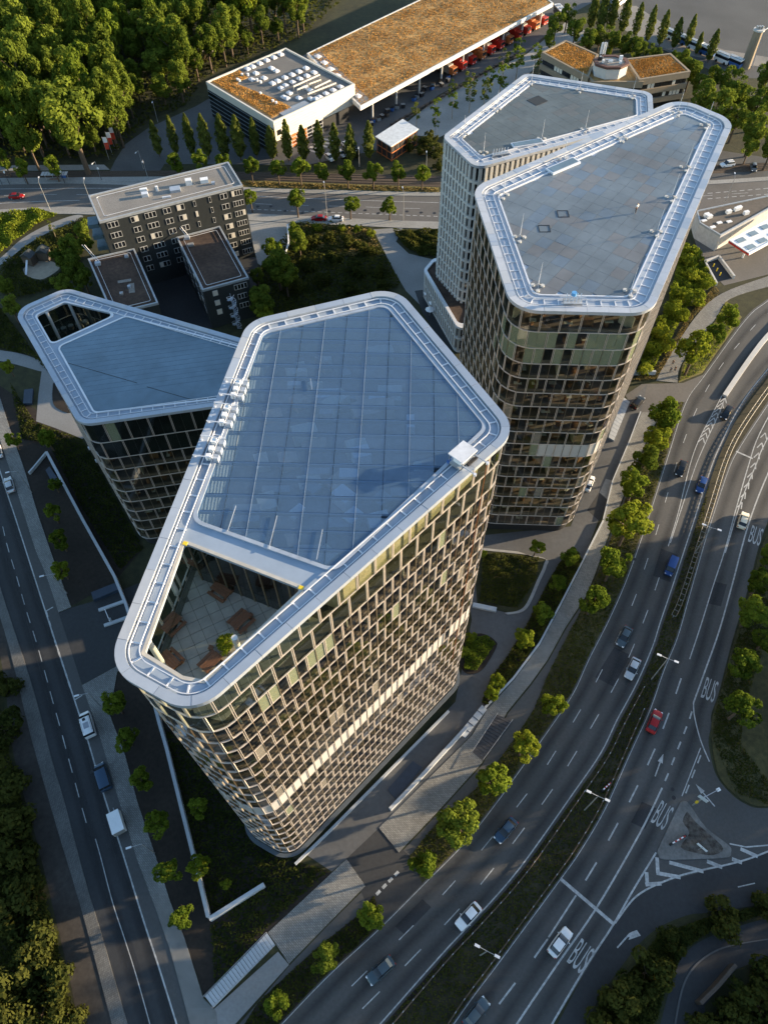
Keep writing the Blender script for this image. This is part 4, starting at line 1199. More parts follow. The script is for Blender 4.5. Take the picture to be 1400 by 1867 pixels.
for (u, v), l in [((881, 279), 'at the near left corner of the slate grey roof'), ((987, 254), 'behind the skylight of the slate grey roof'), ((1066, 237), 'near the parapet crossing on the slate grey roof'), ((905, 200), 'along the left edge of the slate grey roof'), ((845, 246), 'at the left corner of the slate grey roof'), ((968, 151), 'at the far left tip of the slate grey roof'), ((1056, 165), 'along the far edge of the slate grey roof'), ((1151, 176), 'at the far right corner of the slate grey roof')]:
    lightning_rod(u, v, WH, 'thin lightning rod ' + l)
q = P(1044, 549, FH)
t = thing('roof_crane', 'folded maintenance crane with blue cover on the front parapet', 'crane', (q.x, q.y, FH - .4))
box('chassis', STEEL, (q.x, q.y, FH - .3), (2.6, 1.2, .35), rad(-3), t)
for k in range(5): bar('strut', ALUW, (q.x - 1.1 + .5 * k, q.y - .4, FH), (q.x - .9 + .5 * k, q.y + .4, FH + 1.1), .1, t)
for k in range(2): bar('handrail', ALUW, (q.x - 1.8, q.y - .7 + 1.3 * k, FH + .3), (q.x + 1.9, q.y - .8 + 1.3 * k, FH + .3), .07, t)
cyl('blue_cover', A('sky_blue_cover', (.10, .32, .62), .5), (q.x, q.y + .2, FH + .9), .38, .5, t, n=10)
q = P(912, 279, WH)
t = thing('roof_crane', 'small maintenance crane parked on the slate grey roof edge', 'crane', (q.x, q.y, WH - .4))
box('chassis', STEEL, (q.x, q.y, WH - .3), (3.6, 1.0, .35), rad(14), t)
for k in range(6): bar('strut', ALUW, (q.x - 1.6 + .6 * k, q.y - .5 + .15 * k, WH), (q.x - 1.4 + .6 * k, q.y + .1 + .15 * k, WH + .9), .1, t)

# ================================================================== OTHER BUILDINGS
def wall_windows(t, a, b, zs, cols, h=1.5, frame=A('window_frame_grey', (.50, .50, .48), .5), off=.02):
    """windows on the wall from a to b (plan), cols = (fraction, width, lights)"""
    d = (b - a); L = d.length; d = d.normalized(); rz = math.atan2(d.y, d.x); n = Vector((d.y, -d.x))
    for z in zs:
        for fr, w, k in cols:
            c = a + d * (L * fr) + n * off
            win = box('window', frame, (c.x, c.y, z), (w, .16, h), rz, t)
            for i in range(k):
                e = c + d * (-w / 2 + (i + .5) * w / k) + n * .075
                o = link('pane', unit_box(CARG if random.random() < .86 else CLAD), win, (0, 0, 0), (0, 0, 0), ((1 / k) * .80, .1, .86), True)
                o.location = ((-w / 2 + (i + .5) * w / k) / w, -.47, .08)
def block(t, poly, z0, z1, wall, roofm, trim, par=.5, tw=.35, name='wall'):
    prism(name, poly, z0, z1 - .35, wall, t)
    ring('parapet', inset(poly, -.06), inset(poly, tw), z1 - .6, z1, trim, t)
    prism('roof', inset(poly, tw - .02), z1 - .36, z1 - .3, roofm, t)

# ---------------------------------------------------------------- dark block with white window frames
TRIM = A('pale_trim', (.30, .33, .36), .5)
mp = ccw(PX([(161, 355.5), (416, 294), (442, 336.5), (181, 403)], 21))
c0 = sum(mp, Vector((0, 0))) / 4
dark = thing('apartment_building', 'dark clad seven storey building with white framed windows and two low wings', 'building', (c0.x, c0.y, 0))
block(dark, mp, 0, 21, BLACKC, GRAVEL, TRIM)
a, b = P(181, 403, 21).xy, P(442, 336.5, 21).xy
wall_windows(dark, a, b, [18.6 - 2.85 * i for i in range(6)], [(.078, 2.7, 3), (.225, 1.9, 2), (.335, 2.8, 3), (.45, 1.9, 2), (.545, 1.9, 2), (.855, 1.9, 2), (.95, 2.8, 4)])
wall_windows(dark, a, b, [18.6, 15.75, 12.9], [(.645, .6, 1), (.755, .6, 1)])
wall_windows(dark, a, b, [1.5], [(.855, 1.9, 2), (.95, 2.8, 4)])
ri = inset(mp, 1.6)
ring('roof_rail', fillet(ri, .6, 3), fillet(inset(ri, .08), .55, 3), 20.95, 21.05, ALUW, dark)
for u, v, sx, sy, h, m in ((265, 357, 1.6, 1.2, .9, ALUW), (262, 347, 1.8, .8, .6, WHITE), (287, 347, .6, .6, 1.2, WHITE), (320, 347, 2.6, 2.0, .7, ALU), (345, 335, 1.6, 1.4, 1.3, WHITE), (373, 331, 2.0, 1.4, .9, WHITE), (389, 335, .9, .7, .6, ALU), (304, 360, 2.2, .4, .4, ALUW)):
    q = P(u, v, 20.7); box('roof_unit', m, (q.x, q.y, 20.7), (sx, sy, h), rad(14), dark)
rw = ccw(PX([(322, 431.5), (400.6, 411), (453, 505), (369.4, 528)], 12))
lw = ccw(PX([(160.4, 471), (244.5, 452), (288, 551), (204, 571)], 12))
for k, wp in enumerate((rw, lw)):
    block(dark, wp, 0, 12, BLACKC, SEDUMD, TRIM, name='wing_wall')
    ri = inset(wp, 1.3)
    ring('roof_rail', fillet(ri, .5, 3), fillet(inset(ri, .08), .45, 3), 11.9, 12.0, ALUW, dark)
a, b = P(369.4, 528, 12).xy, P(453, 505, 12).xy
wall_windows(dark, a, b, [9.4], [(.24, 1.3, 1), (.8, 3.3, 4)])
wall_windows(dark, a, b, [6.5, 3.7], [(.24, 1.3, 1), (.8, 2.4, 3)])
a, b = P(322, 431.5, 12).xy, P(369.4, 528, 12).xy
wall_windows(dark, a, b, [9.2, 6.3, 3.4], [(.15, 1.8, 2), (.4, 1.8, 2), (.65, 1.8, 2), (.88, 1.8, 2)])
a, b = P(244.5, 452, 12).xy, P(288, 551, 12).xy
wall_windows(dark, b, a, [9.2, 6.3, 3.4], [(.15, 1.8, 2), (.4, 1.8, 2), (.65, 1.8, 2), (.88, 1.8, 2)], off=-.02)
for u, v, sx, sy, h, m in ((348, 447, 1.6, 1.0, .5, SIDEW), (227, 512, 3.2, 1.0, .06, GRAVEL), (240, 525, 1.4, 3.6, .08, GRAVEL), (222, 536, .8, .8, .5, STEEL), (231, 468, .9, .9, .5, ALU), (236, 524, .7, .7, .6, ALU)):
    q = P(u, v, 11.7); box('roof_unit', m, (q.x, q.y, 11.7), (sx, sy, h), rad(14), dark)
for u, v in ((338, 428), (176, 475)):
    q = P(u, v, 12)
    for k in range(2):
        bar('roof_ladder', ALUW, (q.x - 2.6 + k * .6, q.y + 1.2, 15.8), (q.x + .6 + k * .6, q.y - .8, 12.0), .09, dark)
    box('ladder_platform', ALU, (q.x + .6, q.y - 1.2, 11.75), (1.3, 1.0, .7), .2, dark)
# spiral escape stair on the right wing
q = P(424, 556, 7.5)
mb = MB()
for k in range(40):
    an = k * .62; z = .2 + k * .25
    mb.box((q.x + .55 * math.cos(an), q.y + .55 * math.sin(an), z), (1.0, .34, .06), an)
mb.tube([(q.x, q.y, 0), (q.x, q.y, 11)], .09)
mb.build('spiral_stair', ALU, dark)
hel = MB().tube([(q.x + 1.05 * math.cos(k * .31), q.y + 1.05 * math.sin(k * .31), .9 + k * .125) for k in range(81)], .05, 5).build('stair_handrail', ALUW, dark)
# glazed lean-to at the left end
q = P(168, 425, 12)
for k in range(3): box('balcony', A('blue_grey_glass_panel', (.10, .15, .18), .2), (q.x + 1.4 + .3 * k, q.y - k * .3, 14.6 - 3 * k), (2.6, 3.6, 1.1), rad(14), dark)
# ---------------------------------------------------------------- white retaining wall and other low walls
def wall(px, h, w, m, label, name='retaining_wall', cat='wall', z0=0.0, grp=None):
    pts = PX(px, h)
    l, r = [], []
    for i, p in enumerate(pts):
        d = (pts[min(i + 1, len(pts) - 1)] - pts[max(i - 1, 0)]).normalized()
        n = Vector((-d.y, d.x)) * w / 2
        l.append(p + n); r.append(p - n)
    o = prism(name, l + r[::-1], z0, h, m)
    return setp(o, label, cat, grp)
BLUW = A('pale_wall_concrete', (.40, .43, .46), .7, var=.06)
wall([(84, 823), (152, 950), (208, 1050), (230, 1104), (262, 1210), (290, 1318), (304, 1367), (327, 1460), (350, 1552), (379, 1672)], 1.5, .55, BLUW, 'long pale concrete retaining wall running down beside the left street')
wall([(381, 1676), (430, 1645), (481, 1613)], 1.5, .6, BLUW, 'short pale concrete wall joining the retaining wall at its lower corner')
wall([(84, 823), (60, 852), (52, 861)], .8, .35, BLUW, 'low concrete wing wall at the upper end of the retaining wall')
wall([(538, 1576), (600, 1516), (700, 1415), (818, 1296)], .55, .4, BLUW, 'pale kerb wall along the foot of the nearest tower')
wall([(711, 1475), (760, 1424), (850, 1326)], 1.0, .55, BLUW, 'pale concrete wall between loading ramp and paver walk', )
wall([(884, 1290), (936, 1236), (984, 1172), (1022, 1101), (1055, 1037), (1100, 948)], .6, .3, BLUW, 'long low concrete wall along the paver walk beside the hedge')
wall([(1100, 946), (1117, 876), (1149, 800), (1168, 750)], .4, .25, BLUW, 'low concrete kerb wall beside the far tower driveway')
wall([(524, 408), (526, 440), (520, 462), (505, 475), (488, 480)], 1.3, .35, WHITE, 'curved white garage ramp wall right of the dark building')
wall([(862, 1102), (905, 1111)], .6, .9, BLUW, 'white concrete bench wall at the lower edge of the lawn', 'bench_wall', 'bench')
wall([(1148, 676), (1196, 676)], 1.2, .5, BLUW, 'concrete planter wall beside the driveway of the far tower')
wall([(1278, 1830), (1310, 1798), (1342, 1760)], 2.2, .5, RUST, 'dark parapet wall of the underpass at the lower right')
q = P(196, 1078); q2 = P(170, 1096)
# garage ramp entrance at the left driveway
t = thing('parking_barrier', 'pale car park barrier on two concrete islands by the left driveway', 'barrier', P(198, 1122))
for (u, v, u2, v2) in ((180, 1113, 225, 1097), (190, 1141, 232, 1126)):
    bar('island', BLUW, P(u, v, .2), P(u2, v2, .2), .6, t, .4)
bar('barrier_arm', WHITE, P(191, 1111, 1.0), P(200, 1133, 1.0), .12, t)
q = P(203, 1133); box('barrier_post', STEEL, (q.x, q.y, 0), (.4, .4, 1.1), .3, t)
def deck_roof(px, z, m, label, name, cat):
    return setp(prism(name, PX(px, z), 0, z, m), label, cat)
deck_roof([(166, 1080), (211, 1062), (217, 1074), (170, 1094)], .9, A('blue_black_deck', (.03, .045, .07), .5), 'dark flat deck over the garage ramp beside the retaining wall', 'ramp_cover', 'ramp cover')
deck_roof([(83, 857), (98, 886), (112, 882), (90, 850)], .8, A('blue_black_deck', (.03, .045, .07)), 'small dark flat hatch beside the upper retaining wall', 'hatch_cover', 'hatch')
deck_roof([(44, 710), (60, 708), (58, 735), (42, 735)], .6, A('blue_black_deck', (.03, .045, .07)), 'dark square shaft cover in the planting by the left path', 'shaft_cover', 'hatch')
deck_roof([(706, 1440), (752, 1388), (770, 1400), (722, 1458)], .12, A('blue_black_deck', (.03, .045, .07)), 'dark grating in the loading lane beside the nearest tower', 'ventilation_grating', 'grating')
# stairs
def stairs(px, n, rise, m, label, rails=True):
    a0, a1, b0, b1 = [P(u, v) for u, v in px]       # a0-a1 first step edge, b0-b1 last step edge
    t = thing('outdoor_stair', label, 'stair', (a0 + b1) / 2)
    for k in range(n):
        e0, e1 = a0.lerp(b0, k / n), a1.lerp(b1, k / n)
        f0, f1 = a0.lerp(b0, (k + .9) / n), a1.lerp(b1, (k + .9) / n)
        prism('step', [e0.xy, e1.xy, f1.xy, f0.xy], 0, .12 + rise * k, m, t)
    if rails:
        for s, e in ((a0, b0), (a1, b1)):
            bar('handrail', STEEL, s + Vector((0, 0, 1.0)), e + Vector((0, 0, 1.0 + rise * n)), .07, t)
            for k in range(5):
                p = s.lerp(e, k / 4)
                bar('rail_post', STEEL, p, p + Vector((0, 0, 1.0 + rise * n * k / 4)), .06, t)
stairs([(487, 1702), (502, 1724), (375, 1818), (390, 1838)], 22, .03, BLUW, 'long flight of pale steps with handrails at the lower left sidewalk')
stairs([(836, 1338), (848, 1346), (879, 1286), (888, 1294)], 5, .08, BLUW, 'short pale steps beside the paver walk near the nearest tower', False)
stairs([(861, 1372), (880, 1388), (906, 1304), (933, 1316)], 14, .02, A('dark_step', (.05, .05, .055), .7), 'dark sunken subway steps framed by railings in the paver walk')
stairs([(1133, 722), (1148, 733), (1108, 800), (1118, 806)], 12, .03, BLUW, 'curved flight of grey steps at the foot of the far tower', False)
t = thing('subway_entrance', 'concrete subway stair entrance beside the petrol station', 'stair entrance', P(1312, 495))
for px in ([(1284, 477), (1306, 518)], [(1310, 468), (1338, 505)], [(1284, 477), (1310, 468)]):
    bar('side_wall', CONCW, P(*px[0], .5), P(*px[1], .5), .5, t, 1.0)
prism('stair_floor', PX([(1287, 480), (1310, 471), (1335, 505), (1308, 515)]), .03, .06, DARK, t)
for k in range(3):
    q = P(1300 + 6 * k, 486 + 8 * k); box('yellow_post', YEL, (q.x, q.y, 0), (.25, .25, 1.0), 0, t)

# ---------------------------------------------------------------- depot: admin block, vehicle shed, kiosk
DZ = 11.4
dp = [P(u, v, DZ).xy for u, v in ((376, 147.7), (498.3, 220.9), (646.2, 151.8), (520.7, 86))]
dpc = ccw(dp); c0 = sum(dpc, Vector((0, 0))) / 4
depot = thing('depot_office', 'cream clad depot office with many skylight domes on its roof', 'building', (c0.x, c0.y, 0))
prism('upper_wall', dpc, 5.2, DZ - .5, CLAD, depot)
ring('parapet', inset(dpc, -.08), inset(dpc, .5), DZ - .9, DZ, CLAD, depot)
prism('roof', inset(dpc, .45), DZ - .55, DZ - .5, GRAVEL, depot)
prism('ground_storey', inset(dpc, [.4, 1.6, 1.6, .4] if True else 1), 0, 5.2, DARK, depot)
L_, F_, R_ = dp[0], dp[1], dp[2]
for k in range(7):
    for a, b in ((F_, R_),):
        d = (b - a).normalized(); n = Vector((d.y, -d.x))
        p, q = a + n * .03, b + n * .03
        bar('cladding_board', CLAD, (*p, 5.6 + .78 * k), (*q, 5.6 + .78 * k), .10, depot, .72)
d = (F_ - L_).normalized(); n = Vector((d.y, -d.x)); Ln = (F_ - L_).length
for k in range(12):
    c = L_ + d * (Ln * (k + .5) / 12) + n * .05
    box('glass_bay', CARG, (c.x, c.y, .3), (Ln / 12 - .12, .12, 8.7), math.atan2(d.y, d.x), depot)
for k in range(6):
    p, q = L_ + n * .18, F_ + n * .18
    bar('sun_louvre', A('teal_grey_metal', (.20, .25, .26), .5, .2), (*p, 1.6 + 1.4 * k), (*q, 1.6 + 1.4 * k), .14, depot, .10)
wall_windows(depot, F_, R_, [6.8], [(.05, 1.6, 1)], 1.6, PLAST, .1)
d = (R_ - F_).normalized(); n = Vector((d.y, -d.x))
for k in range(7):
    c = F_ + d * (6.0 + 2.2 * k) - n * 1.45
    box('entrance_bay', ORANGE if 1 <= k <= 3 else CARG, (c.x, c.y, .2), (2.0, .12, 4.6), math.atan2(d.y, d.x), depot)
    box('entrance_mullion', ALUW, (c.x + d.x * 1.1, c.y + d.y * 1.1, .1), (.12, .2, 5.0), math.atan2(d.y, d.x), depot)
for k in range(4):
    p, q = F_ + d * 5 - n * 1.35, F_ + d * 20.5 - n * 1.35
    bar('entrance_rail', ALUW, (*p, 1.0 + 1.1 * k), (*q, 1.0 + 1.1 * k), .1, depot)
prism('roof_grass', PX([(384, 148), (437, 126), (452, 140), (430, 152), (505, 180), (535, 196), (495, 214)], DZ - .4), DZ - .5, DZ - .38, SEDUM, depot)
Zd = lambda x, y: (360 + x / 4.375, 70 + y / 4.375)
DOME = MB().box((0, 0, 0), (1, 1, .35))
DOME.v += [(-.45, -.45, .35), (.45, -.45, .35), (.45, .45, .35), (-.45, .45, .35), (-.22, -.22, .6), (.22, -.22, .6), (.22, .22, .6), (-.22, .22, .6)]
DOME.f += [(8, 9, 13, 12), (9, 10, 14, 13), (10, 11, 15, 14), (11, 8, 12, 15), (12, 13, 14, 15)]
DOMEM = mesh('skylight_dome', DOME.v, DOME.f, A('dome_acrylic', (.66, .66, .68), .3))
drz = math.atan2((F_ - L_).y, (F_ - L_).x)
for x, y in ((665, 123), (610, 148), (553, 170), (498, 195), (440, 221), (398, 238), (466, 274), (532, 312), (590, 233), (628, 255), (866, 233), (810, 260), (755, 285), (697, 308), (641, 335), (598, 354), (873, 294), (930, 268), (816, 318), (760, 346), (703, 372), (667, 394), (735, 432), (810, 472), (435, 325), (690, 465), (715, 475), (905, 478), (945, 480), (975, 465), (1025, 437), (1083, 410), (1140, 383), (860, 388), (900, 410)):
    q = P(*Zd(x, y), DZ - .3); link('skylight_dome', DOMEM, depot, (q.x, q.y, DZ - .5), (0, 0, drz), (1.9, 1.5, 1.3))
for x, y in ((357, 290), (403, 290), (320, 330), (476, 332), (503, 347), (503, 440), (601, 500), (628, 515), (335, 338)):
    q = P(*Zd(x, y), DZ - .3); cyl('roof_vent', WHITE, (q.x, q.y, DZ - .5), .4, .8, depot, n=8)
for (x0_, y0_, x1_, y1_) in ((765, 380, 975, 285), (890, 360, 985, 325), (935, 390, 1060, 330), (880, 440, 1105, 352), (795, 405, 880, 370)):
    a, b = P(*Zd(x0_, y0_), DZ + .6), P(*Zd(x1_, y1_), DZ + .6)
    bar('pergola_beam', CLAD, a, b, .22, depot, .4)
    for k in range(5):
        p = a.lerp(b, k / 4); bar('pergola_post', CLAD, (p.x, p.y, DZ - .5), (p.x, p.y, DZ + .5), .14, depot)
q = [P(*Zd(x, y), DZ - .3) for x, y in ((640, 585), (855, 490), (895, 515), (690, 615))]
prism('metal_roof_strip', [p.xy for p in q], DZ - .5, DZ - .3, STEEL, depot)

SZ = 7.6
sp = [P(u, v, SZ).xy for u, v in ((560, 96), (657, 193), (1008, 4), (912, -72))]
spc = ccw(sp); c0 = sum(spc, Vector((0, 0))) / 4
shed = thing('vehicle_shed', 'long open vehicle shed with dry golden grass roof', 'shed', (c0.x, c0.y, 0))
prism('roof_slab', spc, SZ - .9, SZ - .25, CLAD, shed)
ring('fascia', inset(spc, -.1), inset(spc, .45), SZ - 1.3, SZ, A('white_fascia', (.60, .60, .58), .6), shed)
prism('roof_grass', inset(spc, [.44] * 4), SZ - .26, SZ - .1, SEDUM, shed)
prism('roof_gravel', [sp[0].lerp(sp[1], .05), sp[0].lerp(sp[1], .97), sp[0].lerp(sp[1], .97) + (sp[2] - sp[1]).normalized() * 5, sp[0].lerp(sp[1], .05) + (sp[2] - sp[1]).normalized() * 5], SZ - .12, SZ - .06, GRAVEL, shed)
for k in range(7):
    p = sp[0].lerp(sp[1], .12 + .125 * k) + (sp[2] - sp[1]).normalized() * 2.4
    link('skylight_dome', DOMEM, shed, (p.x, p.y, SZ - .06), (0, 0, drz), (2.2, 1.8, 1.0))
bk_ = [sp[0] + (sp[1] - sp[0]) * .45, sp[3] + (sp[2] - sp[3]) * .45]
bar('back_wall', CORE, (*bk_[0], 3.4), (*bk_[1], 3.4), .4, shed, 6.6)
fd = (sp[2] - sp[1]).normalized(); fn = Vector((fd.y, -fd.x)); FLn = (sp[2] - sp[1]).length
for k in range(9):
    p = sp[1] + fd * (FLn * (k + .6) / 9) - fn * 1.5
    cyl('column', CONCW, (p.x, p.y, 0), .35, SZ - 1, shed, n=10)
# red lorries in the shed
for k in range(11):
    p = sp[1] + fd * (FLn * (.46 + .052 * k)) - fn * 4.3
    rz = math.atan2(fn.y, fn.x)
    t = thing('red_lorry', 'red refuse lorry parked in the open shed, %s from the near end' % ORD[k], 'lorry', (p.x, p.y, .02), 'red lorries under the shed roof', rz)
    m = REDP if k % 3 else ORANGE
    box('cab', m, (3.0, 0, .8), (1.9, 2.4, 2.3), 0, t, local=True)
    box('windscreen', CARG, (3.97, 0, 1.9), (.06, 2.1, .95), 0, t, local=True)
    box('body', m if k % 2 else A('grey_body', (.30, .28, .26), .6), (-.6, 0, .9), (5.0, 2.45, 2.6), 0, t, local=True)
    for s in (-1, 1):
        for xx in (2.9, -.9, -2.2): cyl('wheel', RUBBER, (xx, s * 1.2, .5), .5, .3, t, rot=(rad(90), 0, 0), n=12, local=True).location.y = s * 1.2 + .15
        box('headlight', WHITE, (3.97, s * .9, 1.0), (.06, .4, .25), 0, t, local=True)
rn = random.Random(31)
for k in range(22):
    p = sp[1] + fd * (4 + 2.0 * k) - fn * rn.uniform(-.8, 2.0)
    if k in (9, 10): continue
    t = thing('waste_container', 'wheeled waste container under the shed edge, %s from the office' % (ORD + ['twenty first', 'twenty second'])[k], 'container', (p.x, p.y, .02), 'waste containers stored at the shed', rn.uniform(0, 3))
    m = (PLAST, BLUEP, STEEL, PLAST, RUST)[k % 5]
    box('bin_body', m, (0, 0, .15), (1.3, 1.0, 1.1), 0, t, local=True)
    box('lid', PLAST if m is not PLAST else STEEL, (0, 0, 1.26), (1.4, 1.08, .1), 0, t, local=True)
# low rack fence of the depot yard
for k in range(26):
    a, b = P(712 + k * 9.0, 232 - k * 5.1), P(712 + (k + .8) * 9.0, 232 - (k + .8) * 5.1)
    t = thing('storage_rack', 'dark steel storage rack, %s along the depot yard edge' % (ORD[k] if k < 20 else ['twenty first', 'twenty second', 'twenty third', 'twenty fourth', 'twenty fifth', 'twenty sixth'][k - 20]), 'rack', a, 'steel racks along the yard')
    for z in (.5, 1.2): bar('shelf_beam', RUST, a + Vector((0, 0, z)), b + Vector((0, 0, z)), .5, t, .12)
    for p in (a, b): bar('upright', PLAST, p, p + Vector((0, 0, 1.5)), .14, t)
    c = a.lerp(b, .5); box('stored_load', (PLAST, RUST, BARK)[k % 3], (c.x, c.y, .6), (1.0, .8, .55), .6, t)

kz = 5.2
kp_ = [P(u, v, kz).xy for u, v in ((684, 248), (713, 266), (763, 234), (734, 216))]
kc = sum(kp_, Vector((0, 0))) / 4
kiosk = thing('timber_kiosk', 'small dark kiosk with orange timber frame and flat white roof', 'kiosk', (kc.x, kc.y, 0))
prism('wall', inset(ccw(kp_), .6), 0, kz - .3, DARK, kiosk)
prism('roof', kp_, kz - .3, kz, A('pale_roof_sheet', (.55, .58, .60), .45), kiosk)
for a, b, nn in ((kp_[0], kp_[1], 3), (kp_[1], kp_[2], 5)):
    a2, b2 = a.lerp(kc, .08), b.lerp(kc, .08)
    for k in range(nn + 1):
        p = a2.lerp(b2, k / nn); bar('timber_post', ORANGE, (*p, 0), (*p, kz - .3), .2, kiosk)
    for z in (.3, 2.6, 4.6): bar('timber_beam', ORANGE, (*a2, z), (*b2, z), .16, kiosk, .2)

# ---------------------------------------------------------------- beige office with dry grass roofs
BZ = 11.0
bw = thing('precast_office', 'beige precast office with two dry grass roofs and white octagonal penthouse', 'building', P(1120, 125))
def precast(px, z, segs):
    poly = [P(u, v, z).xy for u, v in px]; pc = ccw(poly)
    for k in range(3):
        zb = z - 1.6 - 3.3 * k
        prism('spandrel', inset(pc, -.1), max(0, zb), zb + 1.6, BEIGE, bw)
        if zb > 1: prism('window_band', inset(pc, .45), max(0, zb - 1.7), zb, CARG, bw)
    prism('roof_grass', inset(pc, .7), z, z + .06, SEDUM, bw)
    ring('parapet', inset(pc, -.12), inset(pc, .6), z, z + .35, BEIGE, bw)
    for a, b in segs:
        a, b = poly[a], poly[b]
        d = (b - a); L = d.length; d.normalize(); n = Vector((d.y, -d.x))
        if n.dot(((a + b) / 2) - sum(poly, Vector((0, 0))) / 4) < 0: n = -n
        for zb in (z - 3.3, z - 6.6):
            for k in range(int(L / 1.3)):
                c = a + d * (.7 + 1.3 * k) - n * .42
                if random.random() < .75: box('window', CARG if random.random() < .45 else CLAD, (c.x, c.y, zb + .06), (1.05, .1, 1.5), math.atan2(d.y, d.x), bw)
precast([(988, 96), (1031, 74), (1090, 100), (1072, 141)], BZ, [(3, 0)])
precast([(1140, 108), (1222, 98), (1258, 131), (1165, 146)], BZ, [(3, 2)])
precast([(1060, 125), (1100, 105), (1165, 112), (1172, 150), (1080, 150)], BZ - .6, [])
cen = P(1113, 118, 13)
oc = [Vector((cen.x + 5.6 * math.cos(rad(22.5 + 45 * k)), cen.y + 4.4 * math.sin(rad(22.5 + 45 * k)))) for k in range(8)]
prism('penthouse_wall', oc, BZ - .6, 13.6, CONCW, bw)
ring('penthouse_eaves', inset(oc, -.3), inset(oc, .8), 13.6, 14.3, BRICKR, bw)
prism('penthouse_roof', inset(oc, .7), 13.6, 14.0, GRAVEL, bw)
for k in range(8):
    p = cen.xy + Vector((random.uniform(-4, 4), random.uniform(-3, 3)))
    box('roof_unit', random.choice((WHITE, STEEL, PLAST)), (p.x, p.y, 14.0), (random.uniform(.5, 1.4), .7, random.uniform(.6, 1.6)), 0, bw)
q = P(1098, 98, 14)
for k in range(5): bar('antenna_panel', WHITE, (q.x - .8 + .4 * k, q.y + .3 * (k % 2), 14), (q.x - .8 + .4 * k, q.y + .3 * (k % 2), 17.5), .25, bw)

# ---------------------------------------------------------------- petrol station
gs = thing('petrol_station_shop', 'low white petrol station shop with dark flat roof and rooftop units', 'shop', P(1330, 405))
gp = ccw(PX([(1270, 383), (1276, 405), (1314, 428), (1450, 352), (1450, 345)], 5.0))
block(gs, gp, 0, 5.0, A('shop_wall', (.45, .45, .45), .6), A('shop_roof', (.10, .085, .07), .8, var=.2), TRIM)
for u, v in ((1288, 392), (1293, 395), (1284, 400), (1328, 386), (1343, 381), (1347, 379), (1360, 388), (1330, 402), (1300, 412), (1312, 404)):
    q = P(u, v, 5); box('roof_unit', WHITE, (q.x, q.y, 4.7), (1.5, .9, .9 if v < 400 else .2), rad(20), gs)
cn = thing('petrol_canopy', 'white petrol station canopy with red edge stripe', 'canopy', P(1390, 430))
cp = [P(u, v, 5.4).xy for u, v in ((1330, 437), (1366, 461), (1460, 410), (1430, 382))]
prism('canopy_roof', cp, 4.6, 5.2, WHITE, cn)
ring('canopy_edge', inset(ccw(cp), -.08), inset(ccw(cp), .3), 4.7, 5.4, WHITE, cn)
bar('red_stripe', REDP, (*(cp[0].lerp(cp[1], 0) + Vector((-.25, -.25))), 5.05), (*(cp[1] + Vector((-.1, -.3))), 5.05), .12, cn, .5)
for k in range(8):
    p = cp[0].lerp(cp[1], .25 + .5 * (k % 2)).lerp(cp[3].lerp(cp[2], .25 + .5 * (k % 2)), .12 + .22 * (k // 2))
    box('canopy_skylight', A('skylight_blue', (.2, .26, .30), .3), (p.x, p.y, 5.2), (2.6, 1.6, .12), rad(28), cn)
for f_ in (.2, .5, .8):
    p = cp[0].lerp(cp[3], f_).lerp(cp[1].lerp(cp[2], f_), .5); cyl('canopy_column', WHITE, (p.x, p.y, 0), .25, 4.7, cn)

# ================================================================== VEGETATION
import numpy as np
def leaf_mesh(name, pts, nrm, size, tone, m):
    """one mesh of leaf-sized faces"""
    rs = np.random.RandomState(len(pts))
    n = len(pts)
    up = rs.normal(size=(n, 3))
    t1 = np.cross(nrm, up); t1 /= np.linalg.norm(t1, axis=1)[:, None] + 1e-9
    t2 = np.cross(nrm, t1)
    s = size[:, None]
    v = np.stack([pts - t1 * s, pts - t2 * s * .7, pts + t1 * s, pts + t2 * s * .7], 1).reshape(-1, 3)
    me = bpy.data.meshes.new(name)
    me.vertices.add(4 * n)
    me.vertices.foreach_set('co', v.astype(np.float32).ravel())
    me.loops.add(4 * n)
    me.loops.foreach_set('vertex_index', np.arange(4 * n, dtype=np.int32))
    me.polygons.add(n)
    me.polygons.foreach_set('loop_start', np.arange(0, 4 * n, 4, dtype=np.int32))
    me.update(calc_edges=True)
    at = me.attributes.new('tone', 'FLOAT', 'FACE')
    at.data.foreach_set('value', tone.astype(np.float32))
    me.materials.append(m)
    return me
def crown_mesh(name, seed, rx, rz, zc, nl, n, leaf, m, lo=.34, hi=.52, flat=0.0):
    rs = np.random.RandomState(seed)
    d = rs.normal(size=(nl, 3)); d /= np.linalg.norm(d, axis=1)[:, None]
    rr = rs.uniform(.35, .86, nl)[:, None]
    lc = d * rr * np.array([rx, rx, rz])
    lr = rs.uniform(lo, hi, nl) * rx
    w = lr ** 2; w /= w.sum()
    k = rs.choice(nl, n, p=w)
    q = rs.normal(size=(n, 3)); q /= np.linalg.norm(q, axis=1)[:, None]
    out = lc[k] / (np.linalg.norm(lc[k], axis=1)[:, None] + 1e-9)
    q = q + out * .55 + np.array([0, 0, .18]); q /= np.linalg.norm(q, axis=1)[:, None]
    rad_ = lr[k] * (1 - .35 * rs.rand(n) ** 2) * rs.uniform(.85, 1.12, n)
    p = lc[k] + q * rad_[:, None] + np.array([0, 0, zc])
    nr = q + rs.normal(size=(n, 3)) * .45; nr /= np.linalg.norm(nr, axis=1)[:, None]
    tone = np.clip(rs.rand(nl)[k] * .6 + rs.rand(n) * .5, 0, 1)
    return leaf_mesh(name, p, nr, leaf * rs.uniform(.6, 1.35, n), tone, m)
